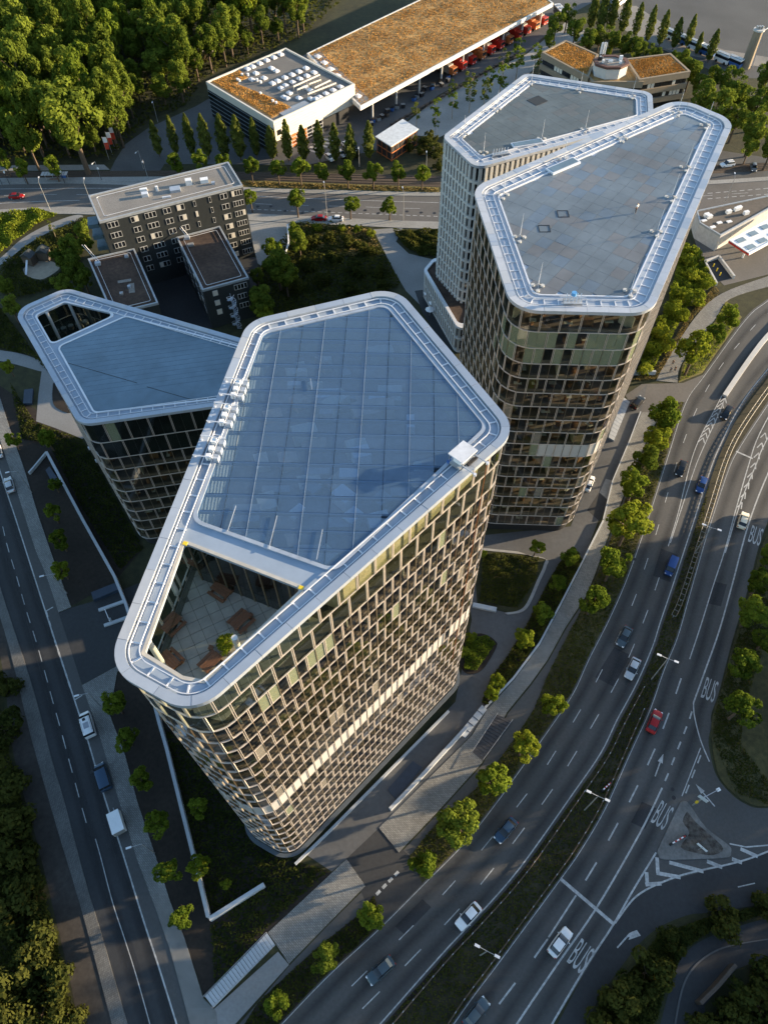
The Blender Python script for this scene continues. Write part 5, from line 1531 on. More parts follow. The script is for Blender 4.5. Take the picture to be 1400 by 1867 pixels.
def trunk_mesh(name, h, r, m, limbs=5, spread=.5, seed=0):
    rs = random.Random(seed)
    b = MB().tube([(0, 0, -.05), (.02, 0, h * .35), (-.02, .02, h * .7), (0, 0, h)], [r * 1.2, r, r * .75, r * .3], 7)
    for k in range(limbs):
        a = 2 * math.pi * k / limbs + rs.random(); z = h * rs.uniform(.45, .75)
        e = spread * rs.uniform(.7, 1.1)
        b.tube([(0, 0, z), (e * .5 * math.cos(a), e * .5 * math.sin(a), z + e * .45), (e * math.cos(a), e * math.sin(a), z + e * .95)], [r * .5, r * .35, r * .12], 5)
    return mesh(name, b.v, b.f, m)
# unit trees: crown radius 1
KIND = {}
for key, m, cnt in (('street', LEAFA, 6), ('wood', LEAFB, 8), ('bright', LEAFC, 2)):
    KIND[key] = [(crown_mesh('crown_' + key, 40 + i + 10 * len(key), 1.0, 1.05 if key != 'wood' else 1.2, 2.1, 28 if key == 'wood' else 24, 3600 if key == 'wood' else 2600, .072 if key == 'wood' else .082, m, .19, .38),
                  trunk_mesh('trunk_' + key, 2.3, .075, BARK, 6, .75, i)) for i in range(cnt)]
KIND['sapling'] = [(crown_mesh('crown_sapling', 90 + i, .8, 1.6, 2.6, 14, 420, .10, LEAFA if i else LEAFP, .22, .36), trunk_mesh('trunk_sapling', 3.4, .035, BARKL, 5, .6, i)) for i in range(2)]
def poplar_mesh(seed, n=2600):
    rs = np.random.RandomState(seed)
    t = rs.rand(n) ** .85
    a = rs.rand(n) * 6.283
    r = .15 * np.sin(np.pi * np.clip(t * .93 + .05, 0, 1)) ** .62 * (1 - .45 * t) * (1 + .28 * np.sin(a * 3 + t * 19 + seed) + .2 * np.sin(a * 5 - t * 31))
    r = r * (1 - .35 * rs.rand(n) ** 2)
    p = np.column_stack([r * np.cos(a), r * np.sin(a), .10 + t * .92])
    nr = np.column_stack([np.cos(a), np.sin(a), .35 + 0 * a]) + rs.normal(size=(n, 3)) * .5
    nr /= np.linalg.norm(nr, axis=1)[:, None]
    tone = np.clip(.5 + .35 * np.sin(t * 23 + a * 2) + rs.normal(size=n) * .2, 0, 1)
    return leaf_mesh('crown_poplar', p, nr, .022 * rs.uniform(.6, 1.4, n), tone, LEAFP)
KIND['poplar'] = [(poplar_mesh(70 + i), trunk_mesh('trunk_poplar', .8, .012, BARK, 4, .06, i)) for i in range(3)]
KIND['bush'] = [(crown_mesh('crown_bush', 110 + i, 1.0, .75, .75, 12, 1100, .10, LEAFD, .32, .5), trunk_mesh('trunk_bush', .7, .05, BARK, 4, .4, i)) for i in range(3)]
KIND['bushy'] = [(crown_mesh('crown_bushy', 120 + i, 1.0, .75, .75, 12, 1100, .10, LEAFC, .32, .5), KIND['bush'][0][1]) for i in range(2)]
rt = random.Random(99)
CRH = dict(street=2.1, wood=2.1, bright=2.1, sapling=2.6, bush=.75, bushy=.75)
NAMES = dict(street='street_tree', wood='woodland_tree', bright='young_tree', sapling='sapling', poplar='poplar_tree', bush='shrub', bushy='shrub')
CATS = dict(street='tree', wood='tree', bright='tree', sapling='sapling', poplar='tree', bush='shrub', bushy='shrub')
def plant(kind, loc, s, label, group=None, zs=1.0):
    cm, tm = rt.choice(KIND[kind])
    t = thing(NAMES[kind], label, CATS[kind], loc, group, rt.uniform(0, 6.28), s)
    t.scale = (s * rt.uniform(.9, 1.12), s * rt.uniform(.9, 1.12), s * zs * rt.uniform(.92, 1.1))
    link('crown', cm, t, local=True)
    link('trunk', tm, t, local=True)
    return t
def tree(u, v, rpx, kind, label, group=None, zs=1.0, z0=0.0):
    """u, v: crown centre in the photo, rpx its radius"""
    R = 2.5
    for _ in range(4):
        zc = z0 + R * CRH[kind] * zs
        q = P(u, v, zc)
        w = (q - Vector((0, 0, CAM_H))).dot(FWD)
        R = rpx * w / FPX
    return plant(kind, (q.x, q.y, z0), R, label, group, zs)
def tall(kind, bu, bv, tv, label, group=None):
    b = P(bu, bv)
    h = 1.0
    for h in [x * .25 for x in range(8, 120)]:
        if project((b.x, b.y, h))[1] < tv: break
    return plant(kind, b, h / 1.02, label, group)

# trees of the strip between highway and walk, counted from the far end
ht = [(1330, 571, 22), (1303, 607, 20), (1270, 636, 31), (1214, 757, 32), (1200, 800, 25), (1178, 838, 28), (1160, 880, 28), (1150, 950, 40), (1119, 1028, 31), (1085, 1090, 32), (1008, 1288, 26), (955, 1360, 28), (900, 1427, 31), (838, 1497, 38), (772, 1575, 27), (677, 1668, 24), (595, 1747, 29), (505, 1830, 26)]
for k, (u, v, r) in enumerate(ht):
    tree(u, v, r, 'bright' if k in (2, 4, 7, 10, 11) else 'wood' if k in (5, 13, 16) else 'street', 'round leafy tree in the strip beside the highway, %s from the far end' % ORD[k], 'trees along the highway strip')  # the bright kind paints sunlight into the leaf colour of some crowns
for k, (u, v, r, kd) in enumerate([(978, 998, 15, 'bright'), (1040, 1016, 19, 'street'), (1017, 1062, 16, 'street'), (990, 1116, 20, 'street'), (958, 1164, 19, 'bright'), (905, 1244, 15, 'bright'), (893, 1266, 16, 'bright')]):
    tree(u, v, r, kd, 'small plaza tree beside the paver walk, %s from the far tower' % ORD[k], 'small trees along the plaza')
tree(857, 1160, 11, 'bright', 'small bright bush tree at the top of the little round bed')
tree(846, 1186, 12, 'bright', 'small bright bush tree at the tower side of the little round bed')
tree(882, 1010, 8, 'bright', 'tiny bright tree peeking out behind the right edge of the nearest tower')
for k, (u, v, r) in enumerate([(85, 800, 17), (98, 882, 13), (22, 800, 15), (95, 935, 16), (108, 985, 18), (208, 1283, 25), (228, 1345, 22), (257, 1421, 24), (284, 1503, 24), (306, 1588, 26), (328, 1671, 24)]):
    tree(u, v, r, 'street', 'dark shaded tree beside the left street sidewalk, %s from the top' % ORD[k], 'trees beside the left street')
tree(112, 1038, 17, 'bright', 'single sunlit yellow green tree beside the left street sidewalk')
tree(360, 1580, 22, 'bright', 'sunlit yellow green tree overhanging the retaining wall')
tree(412, 1615, 10, 'bright', 'small sunlit yellow green sapling inside the retaining wall corner')
tree(360, 1472, 22, 'street', 'dark shaded tree between retaining wall and nearest tower')
tree(15, 668, 12, 'bright', 'small sunlit yellow green tree above the left garden path')
tree(480, 573, 18, 'bright', 'bright sunlit tree between dark wing and nearest tower roof')
# row on the tram verge, poplars behind it, street trees in front
for k, (u, v) in enumerate([(318, 292), (362, 290), (408, 296), (456, 301), (505, 304), (546, 305), (588, 309), (633, 312), (680, 313), (726, 313), (770, 315)]):
    tree(u, v, 16.5, 'street', 'round tree on the tram verge, %s from the left' % ORD[k], 'round trees on the tram verge')
for k, (u, v, r) in enumerate([(456, 360, 14), (540, 362, 18), (638, 367, 17), (710, 373, 15)]):
    tree(u, v, r, 'street', 'round tree on the near kerb of the sunlit street, %s from the left' % ORD[k], 'kerb trees of the sunlit street')
for k, (bu, bv, tv) in enumerate([(292, 285, 219), (323, 283, 216), (353, 286, 213), (381, 289, 213), (412, 289, 212), (440, 291, 212), (469, 288, 220), (498, 292, 225), (527, 293, 224), (555, 294, 223), (584, 294, 221), (612, 296, 220), (640, 297, 222), (673, 292, 217)]):
    tall('poplar', bu, bv, tv, 'slim columnar poplar before the depot, %s from the left' % ORD[k], 'poplars before the depot')
for k, (bu, bv, tv) in enumerate([(1075, 55, -12), (1092, 60, -18), (1110, 58, -14), (1132, 62, -8), (1156, 68, 2), (1178, 78, 13), (1201, 84, 18), (1226, 90, 28), (1250, 88, 31), (1268, 100, 54), (1290, 113, 48)]):
    tall('poplar', bu, bv, tv, 'tall columnar poplar beyond the beige office, %s from the left' % ORD[k], 'poplars beside the far car park')
for k, (u, v, r) in enumerate([(760, 205, 10), (795, 195, 11), (795, 218, 9), (822, 160, 11), (826, 185, 11), (858, 145, 12), (858, 170, 12), (890, 140, 12), (884, 165, 13), (915, 135, 15), (920, 110, 13), (945, 105, 15), (948, 80, 10), (978, 95, 11), (985, 110, 10)]):
    tree(u, v, r * 1.35, 'sapling', 'thin young tree on the gravel court, %s from the left' % ORD[k], 'young trees on the gravel court', .8)
# dense trees around the buildings
def clump(items, kind, fmt, group):
    for k, it in enumerate(items):
        tree(it[0], it[1], it[2], it[3] if len(it) > 3 else kind, fmt % ORD[k], group)
clump([(1015, 40, 16), (1035, 25, 15), (1050, 50, 18), (1072, 72, 17), (1095, 62, 18), (1120, 70, 17), (1140, 82, 16), (1165, 88, 17), (1108, 92, 9), (1003, 72, 13), (1195, 95, 16), (1240, 112, 18), (1262, 125, 19), (1225, 110, 12)], 'wood', 'leafy tree close behind the beige office, %s from the left', 'trees around the beige office')
clump([(1285, 175, 24), (1315, 195, 26), (1350, 165, 25), (1385, 185, 26), (1345, 215, 22), (1380, 230, 27), (1400, 140, 22), (1330, 140, 20), (1300, 140, 16), (1370, 262, 18), (1410, 265, 22), (1275, 150, 14)], 'wood', 'leafy tree right of the tiled roof tower, %s of that group', 'trees right of the far tower')
clump([(640, 275, 14), (770, 262, 18), (795, 272, 18), (785, 248, 14), (745, 262, 13), (800, 300, 12)], 'bush', 'dark bushy shrub around the timber kiosk, %s from the left', 'shrubs by the kiosk')
clump([(1250, 460, 22), (1290, 515, 14), (1265, 500, 16), (1270, 545, 20), (1240, 530, 17), (1225, 565, 18), (1200, 600, 18), (1215, 625, 17), (1185, 640, 16), (1175, 670, 15), (1245, 575, 14), (1210, 585, 13)], 'bushy', 'sunlit green shrub on the bank beside the far tower, %s from the top', 'shrubs on the sunlit bank')
clump([(505, 478, 30), (475, 545, 25), (520, 500, 24), (495, 455, 18, 'street'), (540, 425, 15, 'street'), (650, 415, 8, 'street'), (545, 440, 18), (468, 500, 14)], 'wood', 'dark leafy tree between dark building and nearest tower, %s of that group', 'trees beside the dark building')
clump([(570, 440, 14), (600, 430, 12), (640, 440, 15), (670, 455, 13), (560, 480, 16), (610, 470, 14), (650, 490, 16), (690, 495, 13), (590, 510, 15), (640, 525, 14), (540, 520, 16), (700, 520, 11), (675, 425, 10, 'bushy'), (625, 415, 9, 'bushy'), (580, 415, 10, 'bushy')], 'bush', 'shrub in the overgrown garden beside the dark building, %s of that group', 'shrubs of the overgrown garden')
clump([(150, 420, 16), (128, 455, 24), (135, 490, 22), (110, 470, 18), (150, 505, 18), (115, 520, 18), (155, 440, 15), (95, 415, 9, 'sapling'), (10, 520, 16), (20, 560, 18), (140, 535, 15)], 'wood', 'dark leafy tree around the small playground, %s of that group', 'trees around the playground')
clump([(95, 298, 17, 'street'), (38, 305, 15, 'street'), (5, 290, 16, 'street')], 'street', 'tram stop tree, %s from the shelter', 'trees at the tram stop')
clump([(1375, 1115, 30), (1390, 1060, 25), (1412, 1010, 22), (1360, 1205, 32), (1352, 1290, 32), (1398, 1165, 22)], 'street', 'dark tree on the right verge beside the bus lane, %s of the row', 'trees on the right verge')
clump([(1325, 1675, 38), (1410, 1650, 30), (1180, 1775, 45), (1140, 1830, 46), (1390, 1835, 50), (1330, 1870, 42), (1225, 1720, 26), (1110, 1870, 40), (1420, 1780, 45), (1160, 1810, 34), (1285, 1870, 30)], 'bush', 'dark bushy shrub at the lower right beside the ramp, %s of that group', 'shrubs beside the ramp')
clump([(10, 1500, 45), (30, 1570, 45), (5, 1430, 40), (15, 1650, 48), (55, 1700, 42), (30, 1780, 50), (85, 1790, 40), (70, 1850, 45), (5, 1860, 50), (5, 1330, 36), (120, 1860, 32), (50, 1620, 30), (8, 1250, 26), (60, 1760, 36)], 'bush', 'dark bushy shrub of the thicket at the lower left, %s from its far end', 'shrubs of the lower left thicket')
# the wood at the top left
wood_poly = PX([(-130, -120), (800, -120), (700, -25), (545, 70), (490, 88), (372, 142), (345, 188), (270, 222), (225, 250), (205, 290), (-130, 296)])
xs = [p.x for p in wood_poly]; ys = [p.y for p in wood_poly]
spots = []
for _ in range(14000):
    p = Vector((rt.uniform(min(xs), max(xs)), rt.uniform(min(ys), max(ys))))
    if not inside(p, wood_poly): continue
    md = 4.3 + 2.4 * abs(math.sin(p.x * .11 + p.y * .05))
    if all((p - s).length > md for s in spots): spots.append(p)
spots = [s for s in spots if (project((s.x, s.y, 14)) or (0, -999))[1] > -40]
spots.sort(key=lambda s: s.y)
spots = spots[:296]
for s in spots:
    kd = rt.choices(('wood', 'street', 'bright'), (.78, .14, .08))[0]
    plant(kd, (s.x, s.y, 0), 1.0 * rt.choice((rt.uniform(2.6, 3.6), rt.uniform(3.6, 5.2), rt.uniform(4.6, 6.2))), 'broad leafy tree in the dense wood beyond the tram street', 'trees of the dense wood', rt.uniform(.85, 1.45))
tree(120, 200, 58, 'wood', 'big sunlit tree with a leaning trunk at the near edge of the wood', None, 1.0)
tree(205, 200, 30, 'wood', 'pale green tree right of the big sunlit tree at the wood edge', None, 1.1)
tree(45, 245, 32, 'wood', 'dark broad tree left of the big sunlit tree at the wood edge', None, 1.0)
t = thing('dead_tree', 'bare pale dead tree at the wood edge near the depot office', 'tree', P(362, 112, 0))
for k in range(5):
    a = P(362 + 3 * k, 112); bar('bare_stem', BARKL, a, P(352 + 9 * k, 92 - 4 * (k % 2), 8 + (k % 3)), .35, t)

# low planting: uncounted undergrowth, one object per bed
def undergrowth(name, label, px, n, size, h, m, cat='planting', z0=.02, clumpy=1.0, seed=1, avoid=()):
    poly = [p for p in PX(px)]
    avoid = [PX(a) for a in avoid]
    rs = np.random.RandomState(seed)
    xs = [p.x for p in poly]; ys = [p.y for p in poly]
    P2 = []
    while len(P2) < n:
        p = Vector((rs.uniform(min(xs), max(xs)), rs.uniform(min(ys), max(ys))))
        if inside(p, poly) and not any(inside(p, q) for q in avoid): P2.append((p.x, p.y))
    a = np.array(P2)
    f = .5 + .5 * np.sin(a[:, 0] * 1.1 / clumpy + 2 * np.sin(a[:, 1] * .7 / clumpy)) * np.cos(a[:, 1] * .9 / clumpy + a[:, 0] * .35)
    z = h * (.12 + f * rs.uniform(.25, 1.0, n))
    pts = np.column_stack([a, z0 + z])
    nr = rs.normal(size=(n, 3)) * .6 + np.array([0, 0, .8]); nr /= np.linalg.norm(nr, axis=1)[:, None]
    me = leaf_mesh(name, pts, nr, size * rs.uniform(.5, 1.4, n), np.clip(f * .6 + rs.rand(n) * .5, 0, 1), m)
    o = link(name, me)
    setp(o, label, cat, None, 'stuff')
    return o
U = undergrowth
U('undergrowth', 'dark undergrowth beneath the wood', [(-130, -60), (700, -60), (545, 72), (372, 144), (345, 190), (270, 224), (205, 292), (-130, 298)], 26000, .55, 2.6, LEAFD, 'undergrowth', seed=2, clumpy=5)
U('ground_cover', 'low dark ground cover on the lawn by the far tower', [(880, 1008), (982, 1018), (976, 1058), (944, 1110), (875, 1098)], 5000, .17, .7, LEAFD, seed=3, z0=.15)
U('ground_cover', 'low mixed planting in the little round bed', [(848, 1168), (888, 1160), (903, 1175), (868, 1224), (846, 1222)], 2200, .15, .8, LEAFA, seed=4, z0=.15)
U('hedge', 'dark hedge along the low wall of the paver walk', hedge_bed, 5200, .2, 1.1, LEAFD, seed=5, z0=.2)
U('ground_cover', 'weedy planting of the strip beside the highway', strip2, 9000, .18, .45, LEAFD, seed=6, z0=.06, clumpy=2)
U('ground_cover', 'dark planting of the lower highway strip', strip1 + [(690, 1660), (684, 1695), (589, 1783), (470, 1908)], 3500, .16, .4, LEAFD, seed=7, z0=.06)
U('grass', 'rough grass of the median', R1[0:60] + M1[0:60][::-1], 9000, .15, .35, LEAFD, 'grass', seed=8, z0=.09, clumpy=2)
U('ground_cover', 'dry sunlit planting on the bank beside the far tower', [(1180, 690), (1232, 600), (1262, 540), (1300, 520), (1275, 460), (1245, 440), (1215, 560), (1165, 660)], 9000, .25, 1.3, LEAFC, seed=9)
U('grass', 'straw coloured grass edging the bank path', [(1150, 695), (1196, 692), (1264, 578), (1312, 534), (1302, 522), (1255, 575), (1205, 660)], 2500, .16, .5, STRAW, 'grass', seed=10)
U('ground_cover', 'sunny meadow planting between street and playground', [(-20, 395), (70, 382), (105, 390), (85, 402), (40, 430), (0, 462), (-20, 470)], 6000, .3, 1.5, LEAFC, seed=11, clumpy=2)
U('ground_cover', 'meadow planting below the garden path', [(8, 480), (50, 448), (95, 424), (150, 398), (168, 402), (150, 470), (120, 520), (30, 545), (-10, 530)], 7000, .28, 1.1, LEAFD, seed=12, clumpy=2, avoid=([(38, 492), (60, 474), (92, 470), (112, 482), (110, 498), (80, 513), (50, 508)],))
U('ground_cover', 'overgrown planting right of the dark building', [(540, 408), (670, 414), (690, 440), (730, 520), (690, 540), (480, 600), (455, 560), (480, 480)], 13000, .3, 1.3, LEAFD, seed=13, clumpy=2.5)
U('grass', 'golden dry grass right of the dark building', [(550, 412), (672, 420), (690, 450), (640, 470), (560, 450)], 3500, .25, .9, STRAW, 'grass', seed=14)
U('ground_cover', 'shrubby planting left of the white tower', [(716, 422), (800, 420), (800, 470), (765, 466), (738, 450)], 3500, .28, 1.2, LEAFD, seed=15)
U('ground_cover', 'dark ivy on the embankment beside the left street', [(20, 700), (64, 770), (150, 802), (262, 1000), (220, 1040), (152, 930), (90, 810), (40, 800)], 9000, .2, .6, LEAFD, seed=16)
U('ground_cover', 'dark planting round the foot of the nearest tower', [(300, 1325), (380, 1400), (540, 1570), (600, 1590), (489, 1690), (392, 1800), (384, 1690), (480, 1615), (380, 1668), (345, 1520)], 9000, .19, .5, LEAFD, seed=17)
U('ground_cover', 'dim planting at the upper left of the garden path', [(0, 560), (30, 600), (100, 690), (60, 650), (-20, 630), (-20, 560)], 3000, .22, .8, LEAFD, seed=18)
U('grass', 'rough grass of the right verge', [(1405, 975), (1370, 1075), (1340, 1175), (1300, 1310), (1300, 1350), (1340, 1445), (1400, 1468), (1400, 1425), (1350, 1360), (1352, 1320), (1372, 1240), (1400, 1150)], 6500, .17, .5, LEAFD, 'grass', seed=19)
U('ground_cover', 'dark planting between the two ramps', [(1115, 1815), (1200, 1705), (1290, 1674), (1400, 1650), (1400, 1665), (1290, 1700), (1245, 1732), (1212, 1805), (1190, 1880), (1080, 1880)], 7000, .22, .8, LEAFD, seed=20)
U('ground_cover', 'thick dark growth at the lower left edge', [(-20, 1210), (20, 1380), (62, 1540), (95, 1670), (125, 1800), (140, 1880), (-20, 1880)], 9000, .25, 1.2, LEAFD, seed=21, clumpy=2)
U('grass', 'dry golden grass strip beside the tram rails', [(330, 326), (800, 343), (800, 351), (468, 341), (330, 332)], 3500, .25, .35, STRAW, 'grass', seed=22)
U('grass', 'sunlit grass under the kerb trees by the split', [(1239, 695), (1247, 664), (1303, 588), (1322, 550), (1350, 578), (1280, 678)], 2500, .16, .4, LEAFC, 'grass', seed=23, z0=.08)
def tufts(parent, poly, z, n, size, h, m, seed, name='roof_grass_blades'):
    rs = np.random.RandomState(seed)
    xs = [p.x for p in poly]; ys = [p.y for p in poly]; P2 = []
    while len(P2) < n:
        p = Vector((rs.uniform(min(xs), max(xs)), rs.uniform(min(ys), max(ys))))
        if inside(p, poly) and rs.rand() < .35 + .65 * abs(math.sin(p.x * .31 + 1.7 * math.sin(p.y * .21)) * math.cos(p.y * .27 - p.x * .12)): P2.append((p.x, p.y))
    a = np.array(P2)
    nr = rs.normal(size=(n, 3)); nr[:, 2] *= .35; nr /= np.linalg.norm(nr, axis=1)[:, None]
    tone = np.clip(.5 + .4 * np.sin(a[:, 0] * .45) * np.cos(a[:, 1] * .38) + rs.normal(size=n) * .22, 0, 1)
    me = leaf_mesh(name, np.column_stack([a - np.array([[parent.location.x, parent.location.y]]), z + h * rs.rand(n)]), nr, size * rs.uniform(.5, 1.4, n), tone, m)
    o = link(name, me, parent, local=True); o['kind'] = 'stuff'
tufts(shed, inset(spc, 1.0), SZ - .1, 16000, .2, .25, STRAWR, 51)
tufts(depot, ccw(PX([(388, 148), (437, 128), (450, 140), (430, 152), (503, 181), (530, 196), (496, 212)], DZ - .4)), DZ - .36, 4500, .18, .22, STRAWR, 52)
tufts(bw, inset(ccw(PX([(988, 96), (1031, 74), (1090, 100), (1072, 141)], BZ)), 1.0), BZ + .06, 3500, .2, .22, STRAWR, 53)
tufts(bw, inset(ccw(PX([(1140, 108), (1222, 98), (1258, 131), (1165, 146)], BZ)), 1.0), BZ + .06, 4000, .2, .22, STRAWR, 54)
# unseen tree belt added beyond the frame to shade roads and lower corners
rs = np.random.RandomState(77)
def shade_wood(px_list, n, name, label):
    allp, alln, alls, allt = [], [], [], []
    for (x, y, R, H) in px_list:
        d = rs.normal(size=(n, 3)); d /= np.linalg.norm(d, axis=1)[:, None]
        p = d * np.array([R, R, H * .42]) * rs.uniform(.7, 1.08, n)[:, None] + np.array([x, y, H * .58])
        allp.append(p); alln.append(d); alls.append(rs.uniform(.35, .8, n)); allt.append(rs.rand(n))
    me = leaf_mesh(name, np.vstack(allp), np.vstack(alln), np.concatenate(alls), np.concatenate(allt), LEAFB)
    return setp(link(name, me), label, 'wood', None, 'stuff')
pos = []
for y in range(-30, 96, 7):
    for x in (112, 119, 127):
        pos.append((x + rs.uniform(-3, 3), y + rs.uniform(-3, 3), rs.uniform(4.5, 6), rs.uniform(26, 30) if y < 44 else rs.uniform(16, 20)))
shade_wood(pos, 700, 'shade_belt', 'unseen belt of tall trees added beyond the right edge for shade')

# ================================================================== VEHICLES
def loft(secs):
    """secs: (x, half width bottom, half width top, z bottom, z top)"""
    v, f = [], []
    for x, wb, wt, zb, zt in secs:
        zm = zb + (zt - zb) * .55
        wm = max(wb, wt)
        v += [(x, -wb, zb), (x, -wm, zm), (x, -wt, zt), (x, wt, zt), (x, wm, zm), (x, wb, zb)]
    for i in range(len(secs) - 1):
        for j in range(6):
            k = (j + 1) % 6
            f.append((6 * i + j, 6 * i + k, 6 * i + 6 + k, 6 * i + 6 + j))
    f.append((0, 1, 2, 3, 4, 5)); n = 6 * (len(secs) - 1)
    f.append(tuple(n + j for j in reversed(range(6))))
    return v, f
CARM = {}
SHAPES = {
    'car': dict(body=[(-2.22, .68, .60, .42, .72), (-2.1, .82, .74, .30, .92), (-1.5, .88, .80, .24, .97), (0, .89, .81, .22, .95), (1.0, .88, .80, .24, .92), (1.8, .85, .74, .28, .80), (2.15, .76, .62, .34, .66), (2.25, .62, .5, .42, .58)],
                cabin=[(-1.75, .72, .64, .90, 1.0), (-1.25, .76, .60, .90, 1.40), (.25, .77, .60, .90, 1.43), (1.05, .74, .66, .88, .96)],
                roof=[(-1.22, .62, .56, 1.39, 1.42), (-.6, .63, .58, 1.41, 1.47), (.22, .62, .56, 1.41, 1.45)], wx=(-1.38, 1.38), r=.32, len=2.25),
    'van': dict(body=[(-2.4, .84, .80, .34, 1.2), (-2.3, .93, .90, .28, 1.25), (0, .95, .92, .26, 1.25), (1.5, .94, .88, .26, 1.2), (2.2, .88, .74, .3, .95), (2.45, .7, .6, .4, .75)],
                cabin=[(-2.32, .88, .80, 1.22, 1.5), (-2.2, .90, .80, 1.22, 1.86), (1.0, .90, .80, 1.22, 1.88), (1.75, .86, .76, 1.16, 1.26)],
                roof=[(-2.2, .84, .78, 1.85, 1.9), (-1, .86, .80, 1.87, 1.97), (1.0, .84, .78, 1.87, 1.93)], wx=(-1.5, 1.55), r=.34, len=2.4),
    'suv': dict(body=[(-2.25, .74, .68, .44, .85), (-2.15, .86, .80, .34, 1.05), (-1.0, .92, .85, .30, 1.08), (1.0, .92, .84, .30, 1.05), (1.9, .88, .76, .34, .95), (2.25, .70, .58, .44, .75)],
                cabin=[(-2.0, .78, .70, 1.03, 1.2), (-1.75, .80, .66, 1.03, 1.62), (.3, .81, .66, 1.03, 1.66), (1.1, .78, .70, 1.0, 1.1)],
                roof=[(-1.75, .70, .64, 1.60, 1.64), (-.8, .70, .65, 1.64, 1.71), (.3, .69, .64, 1.63, 1.68)], wx=(-1.4, 1.42), r=.36, len=2.25)}
def paint(name, c, rough=.28, metal=.3):
    return mat('paint_' + name, c, rough, metal, var=.03, spec=.5)
PC = dict(white=paint('white', (.74, .75, .76), .3, 0), silver=paint('silver', (.48, .50, .52)), black=paint('black', (.012, .013, .015)), blue=paint('blue', (.02, .06, .20)), dkblue=paint('dark_blue', (.035, .07, .12)), red=paint('red', (.33, .012, .014)), cream=paint('cream', (.66, .62, .50), .35, 0), grey=paint('grey', (.12, .13, .14)), slate=paint('slate', (.07, .10, .12)))
LAMP = A('lamp_glass', (.78, .80, .82), .15)
TAIL = A('tail_lamp', (.35, .02, .01), .2)
def get(shape, part, m):
    k = (shape, part, m.name)
    if k not in CARM:
        v, f = loft(SHAPES[shape][part]); CARM[k] = mesh(shape + '_' + part, v, f, m, True)
        me = CARM[k]
        if hasattr(me, 'set_sharp_from_angle'): me.set_sharp_from_angle(angle=rad(35))
    return CARM[k]
def car(u, v, du, dv, col, label, shape='car', name='car', cat='car', group=None, s=1.0):
    a, b = P(u, v, .6), P(u + du, v + dv, .6)
    rz = math.atan2(b.y - a.y, b.x - a.x)
    t = thing(name, label, cat, (a.x, a.y, .022), group, rz, s)
    sh = SHAPES[shape]; m = PC[col]
    link('body', get(shape, 'body', m), t, local=True)
    g = link('glasshouse', get(shape, 'cabin', CARG), t, local=True)
    link('roof_panel', get(shape, 'roof', m), t, local=True)
    for s_ in (-1, 1):
        for x in sh['wx']:
            w = cyl('wheel', RUBBER, (x, s_ * .80 + .11, sh['r']), sh['r'], .22, t, rot=(rad(90), 0, 0), n=14, local=True)
            cyl('rim', STEEL, (0, 0, -.02 if s_ > 0 else .04), .62, 1.0, w, n=10, local=True)
        z = .68 if shape == 'car' else .85
        box('headlight', LAMP, (sh['len'] - .16, s_ * .58, z - .12), (.3, .3, .13), -s_ * .35, t, local=True)
        box('tail_light', TAIL, (-sh['len'] + .1, s_ * .66, z + .02), (.16, .24, .16), 0, t, local=True)
        box('wing_mirror', m, (.75, s_ * .98, z + .25), (.12, .2, .12), 0, t, local=True)
    return t
dn = (-55, 78)   # driving towards the lower left
H1 = 'traffic on the carriageway beside the tree strip'
car(1325, 752, -50, 80, 'black', 'black car farthest up the highway, beside the hatched exit lane', group=H1)
car(1242, 854, -35, 90, 'black', 'black hatchback in the lane nearest the highway trees', group=H1)
car(1279, 884, -35, 90, 'blue', 'bright blue car close to the median, farther of two blue cars', group=H1)
car(1223, 1033, -35, 90, 'blue', 'blue car with pale side stripe, nearer of two blue cars', 'van', group=H1, s=.9)
car(1138, 1161, -45, 90, 'slate', 'dark grey car ahead of the silver car on the highway', group=H1)
car(1153, 1219, -42, 90, 'silver', 'silver car with dark roof window beside the median', group=H1)
car(922, 1514, -60, 72, 'dkblue', 'pale blue grey car on the highway beside the fourth tree from the bottom', group=H1)
car(854, 1671, -60, 65, 'white', 'white car on the highway near the median lamp', group=H1)
car(694, 1770, -65, 60, 'slate', 'grey blue car lowest on the carriageway beside the tree strip', group=H1)
H2 = 'traffic on the carriageway with the bus lane'
car(1355, 949, 28, -90, 'cream', 'cream white saloon beside the bus lane at the top right', group=H2)
car(1193, 1316, 35, -85, 'red', 'red car on the carriageway with the bus lane', group=H2)
car(1021, 1719, 58, -80, 'white', 'white car waiting behind the stop line', group=H2)
car(868, 1848, 60, -75, 'slate', 'dark green grey car at the bottom edge of the highway', group=H2)
K = 'vehicles parked along the left street'
car(160, 1322, -12, -42, 'white', 'white camper van parked on the left street', 'van', 'van', 'van', K)
t = car(188, 1417, -13, -42, 'dkblue', 'dark van with pale blue roof parked behind the camper van', 'van', 'van', 'van', K)
car(17, 884, -14, -50, 'silver', 'silver car parked on the left street, second from the top', group=K)
car(-5, 822, -14, -50, 'white', 'white car parked on the left street at the picture edge', group=K)
q = P(213, 1501, 1.2); rz = math.atan2(*( (P(200, 1459) - P(213, 1501)).xy.yx ))
t = thing('box_trailer', 'white box trailer parked lowest on the left street', 'trailer', (q.x, q.y, .022), K, rz)
box('box_body', WHITE, (0, 0, .5), (3.4, 1.9, 1.6), 0, t, local=True)
box('roof_sheet', WHITE, (0, 0, 2.103), (3.44, 1.94, .06), 0, t, local=True)
box('rear_door', SIDEW, (-1.74, 0, .6), (.05, 1.7, 1.4), 0, t, local=True)
bar('drawbar', STEEL, (1.7, 0, .5), (2.8, 0, .5), .1, t, local=True)
for s_ in (-1, 1): cyl('wheel', RUBBER, (-.2, s_ * .9 + .1, .33), .33, .2, t, rot=(rad(90), 0, 0), n=14, local=True)
